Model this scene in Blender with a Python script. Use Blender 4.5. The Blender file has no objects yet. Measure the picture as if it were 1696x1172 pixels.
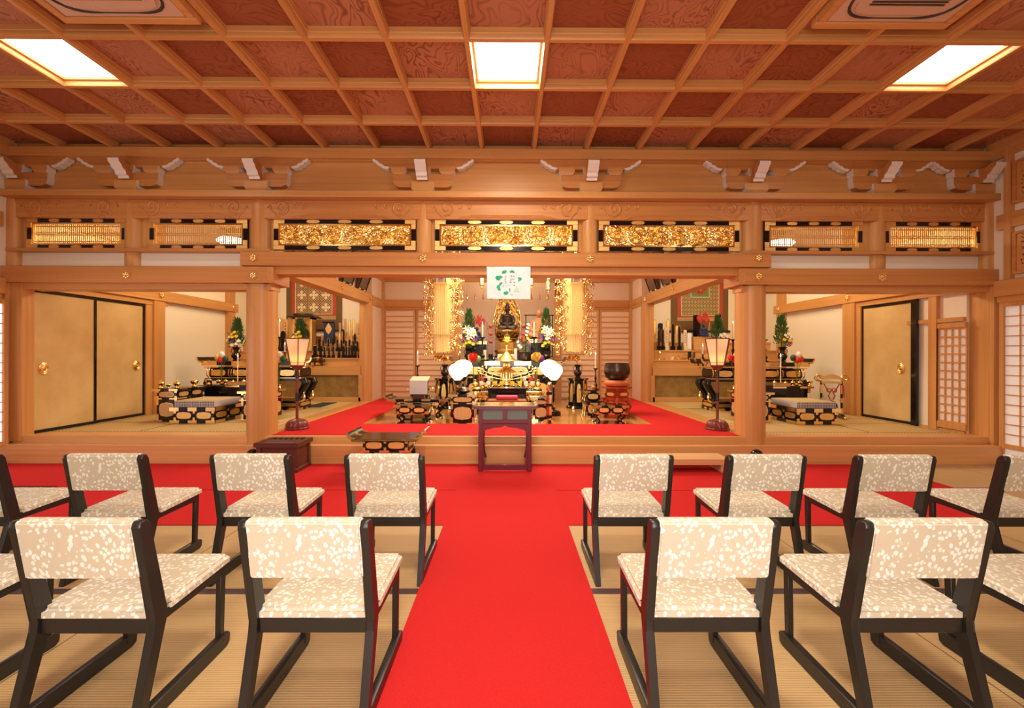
import bpy, bmesh, math, random
from math import sin, cos, pi, radians as R
from mathutils import Vector as V, Matrix as MX, Euler, noise as NZ

sc = bpy.context.scene
COL = sc.collection
random.seed(7)

# ---------------------------------------------------------------- camera
F, CX, CY, EYE = 720.0, 848.0, 586.0, 1.5
YAW, ROLL = 0.0056, 0.0026
cd = bpy.data.cameras.new('camera'); cam = bpy.data.objects.new('camera', cd); COL.objects.link(cam)
cd.sensor_width = 36.0; cd.lens = F / 1696 * 36.0; cd.clip_start = 0.05; cd.clip_end = 80
CAMROT = MX.Rotation(-YAW, 3, 'Z') @ MX.Rotation(R(90), 3, 'X') @ MX.Rotation(ROLL, 3, 'Z')
cam.matrix_world = MX.Translation((0, 0, EYE)) @ CAMROT.to_4x4()
sc.camera = cam

def P(px, py, Y):
    """World point seen at photograph pixel (px, py) and lying at depth Y."""
    d = CAMROT @ V(((px - CX) / F, -(py - CY) / F, -1.0))
    t = Y / d.y
    return V((d.x * t, Y, EYE + d.z * t))
def PZ(px, py, Z):
    """World point seen at (px, py) on the horizontal plane Z."""
    d = CAMROT @ V(((px - CX) / F, -(py - CY) / F, -1.0))
    t = (Z - EYE) / d.z
    return V((d.x * t, d.y * t, Z))
def PX(px, Y): return P(px, 586, Y).x
def PH(px, py, Y): return P(px, py, Y).z

# ---------------------------------------------------------------- view, world, lights
sc.view_settings.view_transform = 'Standard'; sc.view_settings.look = 'None'
sc.view_settings.exposure = 0.06; sc.view_settings.gamma = 1.0; sc.view_settings.use_curve_mapping = False
w = bpy.data.worlds.new('world'); sc.world = w; w.use_nodes = True
w.node_tree.nodes['Background'].inputs[0].default_value = (1.0, 0.9, 0.78, 1)
w.node_tree.nodes['Background'].inputs[1].default_value = 0.35
WARM = (1.0, 0.85, 0.62); WARMER = (1.0, 0.72, 0.40); DAY = (1.0, 0.97, 0.92)
def area(name, loc, rot, size, power, col, size_y=None, spread=None):
    l = bpy.data.lights.new(name, 'AREA'); l.energy = power; l.color = col
    l.shape = 'RECTANGLE' if size_y else 'SQUARE'; l.size = size
    if size_y: l.size_y = size_y
    if spread: l.spread = R(spread)
    o = bpy.data.objects.new(name, l); o.location = loc; o.rotation_euler = Euler([R(a) for a in rot]); COL.objects.link(o)
    return o
def spot(name, loc, target, power, col, angle=60, blend=0.6, rad=0.08):
    l = bpy.data.lights.new(name, 'SPOT'); l.energy = power; l.color = col; l.spot_size = R(angle); l.spot_blend = blend; l.shadow_soft_size = rad
    o = bpy.data.objects.new(name, l); o.location = loc
    o.rotation_euler = (V(target) - V(loc)).to_track_quat('-Z', 'Y').to_euler(); COL.objects.link(o)
    return o
S = 0.732                                        # ceiling coffer
ROW0 = 3.96                                      # depth of the first batten in view
LIGHT_Y = ROW0 + S / 2
# ceiling lamps of the hall: the row in view and the rows behind the camera
for k, q in ((-6, 12), (0, 92), (6, 12)):
    for r, p in ((0, .66), (-4, 1.0), (-7, .5)):
        area('ceiling_lamp_light', (-0.03 + k * S, LIGHT_Y + r * S, 4.40), (0, 0, 0), 0.60, p * q, WARM)
# daylight from the open doors behind the camera and the paper screens on the side
area('doorway_daylight', (0, -1.22, 1.65), (90, 0, 0), 2.2, 88, DAY, 2.2, spread=150)
area('screen_daylight', (-6.60, 2.0, 1.35), (0, -90, 0), 1.8, 30, (0.9, 0.95, 1.0), 6.0)
# lamps of the inner sanctuary and the two side rooms
area('sanctuary_lamp_light', (0, 8.3, 4.0), (0, 0, 0), 2.2, 185, WARM, 1.4)
area('sanctuary_rear_light', (0, 10.4, 3.9), (0, 0, 0), 2.6, 140, WARM, 0.8)
for s in (-1, 1):
    spot('banner_spot', (s * 1.44 - .03, 7.9, 3.95), (s * 1.44 - .03, 9.5, 1.75), 75, (1, 0.86, 0.6), 34)
    pl = bpy.data.lights.new('side_room_light', 'POINT'); pl.energy = 70; pl.color = (1.0, 0.84, 0.51); pl.shadow_soft_size = 0.16
    po = bpy.data.objects.new('side_room_light', pl); po.location = (s * 5.1 + .0, 8.0, 3.26); COL.objects.link(po)
    area('side_room_rear_light', (s * 5.0, 9.9, 3.9), (0, 0, 0), 1.2, 40, (1.0, 0.78, 0.42), 0.4)
area('recess_fill_light', (-.1, 11.95, 4.1), (0, 0, 0), 1.6, 24, WARM, 0.3)  # added fill to brighten the rear recess, not a lamp of the temple
spot('altar_spot', (0, 7.2, 4.0), (0, 10.0, 0.9), 40, (1, 0.86, 0.62), 40)

# ---------------------------------------------------------------- materials
def nodes(name):
    m = bpy.data.materials.new(name); m.use_nodes = True
    nt = m.node_tree
    return m, nt, nt.nodes['Principled BSDF']
def N(nt, t, **kw):
    n = nt.nodes.new(t)
    for k, v in kw.items():
        if k in n.inputs: n.inputs[k].default_value = v
        else: setattr(n, k, v)
    return n
def L(nt, a, b): nt.links.new(a, b)
def ramp(nt, stops, interp='LINEAR'):
    n = nt.nodes.new('ShaderNodeValToRGB'); cr = n.color_ramp; cr.interpolation = interp
    while len(cr.elements) < len(stops): cr.elements.new(0.5)
    for e, (p, c) in zip(cr.elements, stops): e.position = p; e.color = (*c, 1) if len(c) == 3 else c
    return n
def coords(nt, scale=(1, 1, 1), rot=(0, 0, 0), loc=(0, 0, 0)):
    tc = nt.nodes.new('ShaderNodeTexCoord'); mp = nt.nodes.new('ShaderNodeMapping')
    mp.inputs['Scale'].default_value = scale; mp.inputs['Rotation'].default_value = rot; mp.inputs['Location'].default_value = loc
    L(nt, tc.outputs['Object'], mp.inputs['Vector']); return mp
def bump(nt, bs, h, strength, dist=0.01):
    b = N(nt, 'ShaderNodeBump', Strength=strength, Distance=dist); L(nt, h, b.inputs['Height']); L(nt, b.outputs['Normal'], bs.inputs['Normal'])
def plain(name, c, rough=0.5, metal=0.0, coat=0.0, emit=None, es=0.0, bumpy=None, spec=None):
    m, nt, bs = nodes(name)
    bs.inputs['Base Color'].default_value = (*c, 1); bs.inputs['Roughness'].default_value = rough; bs.inputs['Metallic'].default_value = metal
    if coat: bs.inputs['Coat Weight'].default_value = coat; bs.inputs['Coat Roughness'].default_value = 0.08
    if spec is not None: bs.inputs['Specular IOR Level'].default_value = spec
    if emit: bs.inputs['Emission Color'].default_value = (*emit, 1); bs.inputs['Emission Strength'].default_value = es
    if bumpy:
        sc_, st = bumpy; mp = coords(nt); n = N(nt, 'ShaderNodeTexNoise', Scale=sc_, Detail=3.0); L(nt, mp.outputs[0], n.inputs['Vector']); bump(nt, bs, n.outputs[0], st, 0.01)
    return m
def wood(name, a, b, axis='x', rough=0.42, fine=26.0, coat=0.0, spec=0.5):
    m, nt, bs = nodes(name)
    lo = 0.5; s = {'x': (lo, fine, fine), 'y': (fine, lo, fine), 'z': (fine, fine, lo)}[axis]
    mp = coords(nt, s); n1 = N(nt, 'ShaderNodeTexNoise', Scale=1.0, Detail=4.0, Roughness=0.6); L(nt, mp.outputs[0], n1.inputs['Vector'])
    s2 = tuple(q * 0.12 if q > 1 else q * 0.35 for q in s)
    mp2 = coords(nt, s2); n2 = N(nt, 'ShaderNodeTexNoise', Scale=1.0, Detail=2.0); L(nt, mp2.outputs[0], n2.inputs['Vector'])
    mx = N(nt, 'ShaderNodeMath', operation='ADD'); ml = N(nt, 'ShaderNodeMath', operation='MULTIPLY'); ml.inputs[1].default_value = 0.55
    L(nt, n1.outputs[0], ml.inputs[0]); L(nt, ml.outputs[0], mx.inputs[0])
    ml2 = N(nt, 'ShaderNodeMath', operation='MULTIPLY'); ml2.inputs[1].default_value = 0.45; L(nt, n2.outputs[0], ml2.inputs[0]); L(nt, ml2.outputs[0], mx.inputs[1])
    cr = ramp(nt, [(0.34, a), (0.64, b)]); L(nt, mx.outputs[0], cr.inputs[0]); L(nt, cr.outputs[0], bs.inputs['Base Color'])
    bs.inputs['Roughness'].default_value = rough; bs.inputs['Specular IOR Level'].default_value = spec
    if coat: bs.inputs['Coat Weight'].default_value = coat; bs.inputs['Coat Roughness'].default_value = 0.12
    return m
def burl(name, base, dark, seed):
    """Flat ceiling board with flowing burl figure."""
    m, nt, bs = nodes(name)
    mp = coords(nt, (1.0, 0.55, 1.0) if seed % 2 == 0 else (0.55, 1.0, 1.0), loc=(seed * 3.1, seed * 1.7, 0))
    n1 = N(nt, 'ShaderNodeTexNoise', Scale=3.6, Detail=2.0, Roughness=0.45, Distortion=0.55); L(nt, mp.outputs[0], n1.inputs['Vector'])
    k = N(nt, 'ShaderNodeMath', operation='MULTIPLY'); k.inputs[1].default_value = 95.0; L(nt, n1.outputs[0], k.inputs[0])
    sn = N(nt, 'ShaderNodeMath', operation='SINE'); L(nt, k.outputs[0], sn.inputs[0])
    n2 = N(nt, 'ShaderNodeTexNoise', Scale=2.2, Detail=2.0); L(nt, mp.outputs[0], n2.inputs['Vector'])
    cr = ramp(nt, [(0.35, (0, 0, 0)), (0.62, (1, 1, 1))]); L(nt, n2.outputs[0], cr.inputs[0])
    c1 = ramp(nt, [(0.0, dark), (0.34, base), (1.0, tuple(min(1, q * 1.08) for q in base))])
    rm = N(nt, 'ShaderNodeMapRange'); rm.inputs[1].default_value = -1; rm.inputs[2].default_value = 1; L(nt, sn.outputs[0], rm.inputs[0]); L(nt, rm.outputs[0], c1.inputs[0])
    mixn = nt.nodes.new('ShaderNodeMix'); mixn.data_type = 'RGBA'; mixn.inputs[6].default_value = (*base, 1)
    fm = N(nt, 'ShaderNodeMapRange'); fm.inputs[3].default_value = 0.25; fm.inputs[4].default_value = 0.95; L(nt, cr.outputs[0], fm.inputs[0])
    L(nt, fm.outputs[0], mixn.inputs[0]); L(nt, c1.outputs[0], mixn.inputs[7]); L(nt, mixn.outputs[2], bs.inputs['Base Color'])
    bs.inputs['Roughness'].default_value = 0.5
    return m
def tatami(name, c, heri_y=(), seams=(), rib=70.0):
    """Rush mat: fine ribs across, seams along Y, cloth-bound edges across at the given depths."""
    m, nt, bs = nodes(name)
    mp = coords(nt); sep = nt.nodes.new('ShaderNodeSeparateXYZ'); L(nt, mp.outputs[0], sep.inputs[0])
    k = N(nt, 'ShaderNodeMath', operation='MULTIPLY'); k.inputs[1].default_value = rib * 2 * pi; L(nt, sep.outputs[1], k.inputs[0])
    sn = N(nt, 'ShaderNodeMath', operation='SINE'); L(nt, k.outputs[0], sn.inputs[0])
    mr = N(nt, 'ShaderNodeMapRange'); mr.inputs[1].default_value = -1; mr.inputs[2].default_value = 1; L(nt, sn.outputs[0], mr.inputs[0])
    n = N(nt, 'ShaderNodeTexNoise', Scale=1.0, Detail=3.0); mp3 = coords(nt, (3, 60, 1)); L(nt, mp3.outputs[0], n.inputs['Vector'])
    ad = N(nt, 'ShaderNodeMath', operation='ADD'); m1 = N(nt, 'ShaderNodeMath', operation='MULTIPLY'); m1.inputs[1].default_value = 0.55
    L(nt, mr.outputs[0], m1.inputs[0]); L(nt, m1.outputs[0], ad.inputs[0]); m2 = N(nt, 'ShaderNodeMath', operation='MULTIPLY'); m2.inputs[1].default_value = 0.5; L(nt, n.outputs[0], m2.inputs[0]); L(nt, m2.outputs[0], ad.inputs[1])
    cr = ramp(nt, [(0.05, tuple(q * 0.72 for q in c)), (0.5, c), (0.95, tuple(min(1, q * 1.12) for q in c))]); L(nt, ad.outputs[0], cr.inputs[0])
    col = cr.outputs[0]
    def band(col, out, centre, half, rgb):
        d = N(nt, 'ShaderNodeMath', operation='SUBTRACT'); d.inputs[1].default_value = centre; L(nt, out, d.inputs[0])
        a = N(nt, 'ShaderNodeMath', operation='ABSOLUTE'); L(nt, d.outputs[0], a.inputs[0])
        lt = N(nt, 'ShaderNodeMath', operation='LESS_THAN'); lt.inputs[1].default_value = half; L(nt, a.outputs[0], lt.inputs[0])
        mx = nt.nodes.new('ShaderNodeMix'); mx.data_type = 'RGBA'; mx.inputs[7].default_value = (*rgb, 1)
        L(nt, lt.outputs[0], mx.inputs[0]); L(nt, col, mx.inputs[6]); return mx.outputs[2]
    for q in seams: col = band(col, sep.outputs[0], q, 0.004, (0.16, 0.09, 0.045))
    for q in heri_y: col = band(col, sep.outputs[1], q, 0.033, (0.075, 0.038, 0.05))
    L(nt, col, bs.inputs['Base Color']); bs.inputs['Roughness'].default_value = 0.62
    bump(nt, bs, mr.outputs[0], 0.25, 0.004)
    return m
def brocade(name, a, b):
    """Chair cloth: beige ground with scattered pale satin leaf flecks."""
    m, nt, bs = nodes(name)
    tc = nt.nodes.new('ShaderNodeTexCoord'); n0 = N(nt, 'ShaderNodeTexNoise', Scale=9.0, Detail=1.0); L(nt, tc.outputs['Object'], n0.inputs['Vector'])
    va = N(nt, 'ShaderNodeVectorMath', operation='SCALE'); va.inputs[3].default_value = 0.045; L(nt, n0.outputs[1], va.inputs[0])
    vb = N(nt, 'ShaderNodeVectorMath', operation='ADD'); L(nt, tc.outputs['Object'], vb.inputs[0]); L(nt, va.outputs[0], vb.inputs[1])
    mp = nt.nodes.new('ShaderNodeMapping'); mp.inputs['Scale'].default_value = (56, 56, 46); mp.inputs['Rotation'].default_value = (0.2, 0.5, 0.5); L(nt, vb.outputs[0], mp.inputs['Vector'])
    vo = N(nt, 'ShaderNodeTexVoronoi', Scale=1.0); L(nt, mp.outputs[0], vo.inputs['Vector'])
    cr = ramp(nt, [(0.42, (1, 1, 1)), (0.50, (0, 0, 0))]); L(nt, vo.outputs['Distance'], cr.inputs[0])
    sp = nt.nodes.new('ShaderNodeSeparateColor'); L(nt, vo.outputs['Color'], sp.inputs[0])
    gt = ramp(nt, [(0.30, (0.0, 0.0, 0.0)), (0.36, (1, 1, 1))]); L(nt, sp.outputs[0], gt.inputs[0])
    mu = N(nt, 'ShaderNodeMath', operation='MULTIPLY'); L(nt, cr.outputs[0], mu.inputs[0]); L(nt, gt.outputs[0], mu.inputs[1])
    mx = nt.nodes.new('ShaderNodeMix'); mx.data_type = 'RGBA'; mx.inputs[6].default_value = (*a, 1); mx.inputs[7].default_value = (*b, 1)
    L(nt, mu.outputs[0], mx.inputs[0]); L(nt, mx.outputs[2], bs.inputs['Base Color'])
    rr = N(nt, 'ShaderNodeMapRange'); rr.inputs[3].default_value = 0.55; rr.inputs[4].default_value = 0.30; L(nt, mu.outputs[0], rr.inputs[0]); L(nt, rr.outputs[0], bs.inputs['Roughness'])
    bs.inputs['Sheen Weight'].default_value = 0.15
    return m
def weave(name, a, b, scale, rough=0.7, spec=0.5):
    m, nt, bs = nodes(name); mp = coords(nt); n = N(nt, 'ShaderNodeTexNoise', Scale=scale, Detail=4.0); L(nt, mp.outputs[0], n.inputs['Vector'])
    cr = ramp(nt, [(0.35, a), (0.65, b)]); L(nt, n.outputs[0], cr.inputs[0]); L(nt, cr.outputs[0], bs.inputs['Base Color']); bs.inputs['Roughness'].default_value = rough; bs.inputs['Specular IOR Level'].default_value = spec
    bump(nt, bs, n.outputs[0], 0.08, 0.004); return m
def checkmat(name, a, b, scale, rough=0.6, metal=0.0, rot=0.0):
    m, nt, bs = nodes(name); mp = coords(nt, rot=(0, 0, rot)); n = N(nt, 'ShaderNodeTexChecker', Scale=scale); n.inputs[1].default_value = (*a, 1); n.inputs[2].default_value = (*b, 1)
    L(nt, mp.outputs[0], n.inputs['Vector']); L(nt, n.outputs[0], bs.inputs['Base Color']); bs.inputs['Roughness'].default_value = rough; bs.inputs['Metallic'].default_value = metal; return m
def paper(name, c, rough=0.8, emit=None, es=0.0, trans=0.0):
    m, nt, bs = nodes(name); bs.inputs['Base Color'].default_value = (*c, 1); bs.inputs['Roughness'].default_value = rough
    if emit: bs.inputs['Emission Color'].default_value = (*emit, 1); bs.inputs['Emission Strength'].default_value = es
    return m

def dots(name, a, b):
    m, nt, bs = nodes(name); mp = coords(nt, (1, 1, 1)); vo = N(nt, 'ShaderNodeTexVoronoi', Scale=38.0, Randomness=0.0); L(nt, mp.outputs[0], vo.inputs['Vector'])
    cr = ramp(nt, [(0.36, b), (0.42, a)]); L(nt, vo.outputs['Distance'], cr.inputs[0]); L(nt, cr.outputs[0], bs.inputs['Base Color']); bs.inputs['Roughness'].default_value = .6; return m
WA, WB = (0.51, 0.225, 0.068), (0.67, 0.335, 0.112)
M = dict(
    wx=wood('hinoki_along_x', WA, WB, 'x'), wy=wood('hinoki_along_y', WA, WB, 'y'), wz=wood('hinoki_along_z', WA, WB, 'z', rough=0.36),
    cedar=wood('cedar_beam', (0.47, 0.185, 0.052), (0.63, 0.280, 0.086), 'x'), cedary=wood('cedar_beam_depth', (0.47, 0.185, 0.052), (0.63, 0.280, 0.086), 'y'),
    burl1=burl('ceiling_board_pale', (0.46, 0.19, 0.10), (0.24, 0.08, 0.035), 2), burl2=burl('ceiling_board_red', (0.30, 0.085, 0.035), (0.19, 0.045, 0.018), 5),
    wfloor=wood('polished_floor_wood', (0.46, 0.20, 0.06), (0.58, 0.28, 0.09), 'x', rough=0.16, fine=12, coat=0.4),
    riserwood=wood('fill_lit_riser_wood', (0.60, 0.285, 0.10), (0.76, 0.41, 0.165), 'x'), goldwood=wood('honey_shelf_wood', (0.58, 0.30, 0.10), (0.70, 0.38, 0.14), 'x'),  # riser wood: hinoki lightened, low fill light put into the colour
    plaster=plain('cream_plaster', (0.86, 0.78, 0.67), 0.85, bumpy=(60, 0.05)), pinkwall=plain('pale_rose_plaster', (0.76, 0.55, 0.40), 0.85),
    white=plain('white_pigment', (0.80, 0.74, 0.70), 0.7), black=plain('black_lacquer', (0.010, 0.008, 0.008), 0.12, coat=0.15, spec=.35), tabblack=plain('tablet_black', (0.010, 0.008, 0.007), 0.35, spec=.2), blackm=plain('black_satin_wood', (0.016, 0.014, 0.014), 0.34, bumpy=(80, 0.03)),
    gold=plain('gold_leaf', (0.98, 0.68, 0.27), 0.26, 1.0, bumpy=(55, 0.25)), golds=plain('polished_gold', (1.0, 0.74, 0.34), 0.16, 1.0), goldm=plain('matt_gold', (0.92, 0.62, 0.24), 0.42, 1.0, bumpy=(120, 0.35)), goldcarve=plain('carved_gold_leaf', (1.0, 0.79, 0.36), 0.22, 1.0), halogold=plain('aged_halo_gold', (0.55, 0.34, 0.11), 0.36, 1.0, bumpy=(30, 0.5)),
    bangold=plain('banner_gilt', (1.0, 0.78, 0.36), 0.40, 0.82), goldp=plain('gold_panel_foil', (0.92, 0.62, 0.22), 0.38, 0.75, bumpy=(14, 0.2)), goldfoil=weave('dull_gold_foil', (0.24, 0.145, 0.04), (0.36, 0.225, 0.07), 7, 0.45),
    red=weave('red_felt', (0.53, 0.018, 0.020), (0.61, 0.026, 0.028), 220, 0.95, 0.12), fusuma=weave('gold_flecked_paper', (0.60, 0.395, 0.16), (0.69, 0.475, 0.215), 2.6, 0.7),
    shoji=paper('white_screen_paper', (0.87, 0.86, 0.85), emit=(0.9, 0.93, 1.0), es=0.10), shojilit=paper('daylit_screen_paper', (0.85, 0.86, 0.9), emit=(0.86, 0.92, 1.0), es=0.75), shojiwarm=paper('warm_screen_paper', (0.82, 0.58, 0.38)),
    shojilil=paper('lilac_screen_paper', (0.80, 0.72, 0.72)),
    lacqred=plain('dark_red_lacquer', (0.135, 0.022, 0.036), 0.24, coat=0.5), vermil=plain('vermilion_lacquer', (0.42, 0.045, 0.012), 0.14, coat=0.6), boxwood=wood('dark_box_wood', (0.075, 0.016, 0.010), (0.125, 0.030, 0.018), 'x', rough=0.45),
    deskred=plain('lamp_red_lacquer', (0.185, 0.035, 0.032), 0.35), bronze=plain('dark_bronze', (0.085, 0.062, 0.048), 0.30, 0.85), bronzed=plain('vase_bronze', (0.045, 0.032, 0.026), 0.28, 0.7),
    brocade=brocade('leaf_fleck_brocade', (0.61, 0.55, 0.43), (0.90, 0.90, 0.87)), deskplate=plain('polished_desk_plate', (0.34, 0.20, 0.09), 0.16, 0.8), green_cloth=plain('grey_green_gauze', (0.16, 0.22, 0.20), 0.6),
    candle=plain('candle_wax', (0.90, 0.83, 0.72), 0.5), flame=plain('candle_flame', (1, 0.7, 0.3), 0.5, emit=(1.0, 0.62, 0.24), es=14), lampglass=plain('lit_round_shade', (1, 0.95, 0.85), 0.4, emit=(1.0, 0.88, 0.68), es=1.9),
    lampbulb=plain('lit_lamp_core', (1, 0.8, 0.5), 0.5, emit=(1.0, 0.60, 0.22), es=6.0), diffuser=plain('lit_ceiling_diffuser', (1, 1, 1), 0.5, emit=(1.0, 0.95, 0.86), es=6.0),
    acwhite=plain('beige_plastic', (0.62, 0.42, 0.30), 0.55), acdark=plain('dark_vent_gap', (0.04, 0.03, 0.025), 0.6), paperw=plain('white_paper', (0.84, 0.83, 0.85), 0.75), cream=plain('cream_book_paper', (0.78, 0.62, 0.42), 0.7),
    leaf=plain('cypress_green', (0.030, 0.10, 0.018), 0.6), leafl=plain('leaf_green', (0.10, 0.22, 0.05), 0.55), stem=plain('stem_green', (0.08, 0.18, 0.04), 0.6),
    fw=plain('white_petal', (0.85, 0.80, 0.70), 0.6), fy=plain('yellow_petal', (0.80, 0.52, 0.03), 0.6), fp=plain('purple_petal', (0.20, 0.03, 0.28), 0.6), fpk=plain('magenta_petal', (0.50, 0.07, 0.24), 0.6), fr=plain('red_petal', (0.62, 0.02, 0.02), 0.5), fb=plain('dark_green_bud', (0.03, 0.07, 0.05), 0.5),
    scarlet=plain('scarlet_lotus', (0.75, 0.03, 0.015), 0.5), lotusy=plain('yellow_lotus', (0.78, 0.48, 0.07), 0.5), lotusg=plain('green_lotus', (0.16, 0.30, 0.07), 0.5),
    cubew=plain('white_rice_cake', (0.84, 0.76, 0.68), 0.6), cuber=plain('red_rice_cake', (0.52, 0.03, 0.03), 0.55), cubey=plain('yellow_rice_cake', (0.82, 0.56, 0.04), 0.55), cubeg=plain('green_rice_cake', (0.01, 0.13, 0.05), 0.55),
    statue=plain('dark_statue_wood', (0.028, 0.013, 0.008), 0.32), robe=plain('ochre_robe', (0.42, 0.17, 0.05), 0.6), skin=plain('painted_skin', (0.52, 0.22, 0.12), 0.55), flamered=plain('red_flame_carving', (0.45, 0.03, 0.02), 0.5), navy=plain('navy_paint', (0.02, 0.025, 0.10), 0.5),
    cushion=plain('rose_cushion', (0.55, 0.06, 0.10), 0.7), orangecl=plain('orange_marble_silk', (0.62, 0.16, 0.04), 0.4), fruit=plain('orange_fruit', (0.70, 0.20, 0.03), 0.5), redcord=plain('red_cord', (0.45, 0.03, 0.015), 0.7),
    brown=plain('brown_scroll_cloth', (0.16, 0.085, 0.03), 0.8), scrollred=plain('red_scroll_border', (0.42, 0.055, 0.03), 0.7), scrolltan=weave('tan_painted_silk', (0.36, 0.22, 0.09), (0.50, 0.33, 0.15), 60, 0.7), scrollpat=checkmat('small_figure_pattern', (0.13, 0.065, 0.03), (0.50, 0.33, 0.17), 30.0), scrollpat2=checkmat('fine_figure_pattern', (0.17, 0.125, 0.05), (0.34, 0.24, 0.10), 26.0),
    palec=plain('pale_figure_paint', (0.72, 0.60, 0.42), 0.6), heri=dots('black_and_white_figured_binding', (0.66, 0.60, 0.62), (0.05, 0.04, 0.05)), matstraw=plain('straw_mat_top', (0.56, 0.43, 0.20), 0.7), bluemark=plain('blue_ink', (0.05, 0.05, 0.25), 0.5), greenink=plain('green_print', (0.0, 0.42, 0.24), 0.6), greenpale=plain('pale_green_print', (0.50, 0.80, 0.68), 0.6), greyink=plain('grey_print', (0.17, 0.23, 0.36), 0.6),
    sheet=plain('white_plastic_sheet', (0.84, 0.82, 0.88), 0.35, bumpy=(6, 0.25)), picdark=plain('dark_portrait_print', (0.13, 0.075, 0.05), 0.22), ink=plain('black_ink', (0.012, 0.010, 0.010), 0.6), floorcloth=plain('dark_navy_cloth', (0.02, 0.025, 0.035), 0.8), woodpanel=wood('reed_panel_wood', (0.62, 0.35, 0.14), (0.74, 0.45, 0.20), 'z', fine=90), balus=wood('plain_step_wood', (0.60, 0.34, 0.16), (0.72, 0.43, 0.21), 'x'),
)
M['glass_soft'] = plain('translucent_shade_paper', (0.86, 0.66, 0.48), 0.6, emit=(1.0, 0.60, 0.30), es=0.55)
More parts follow.
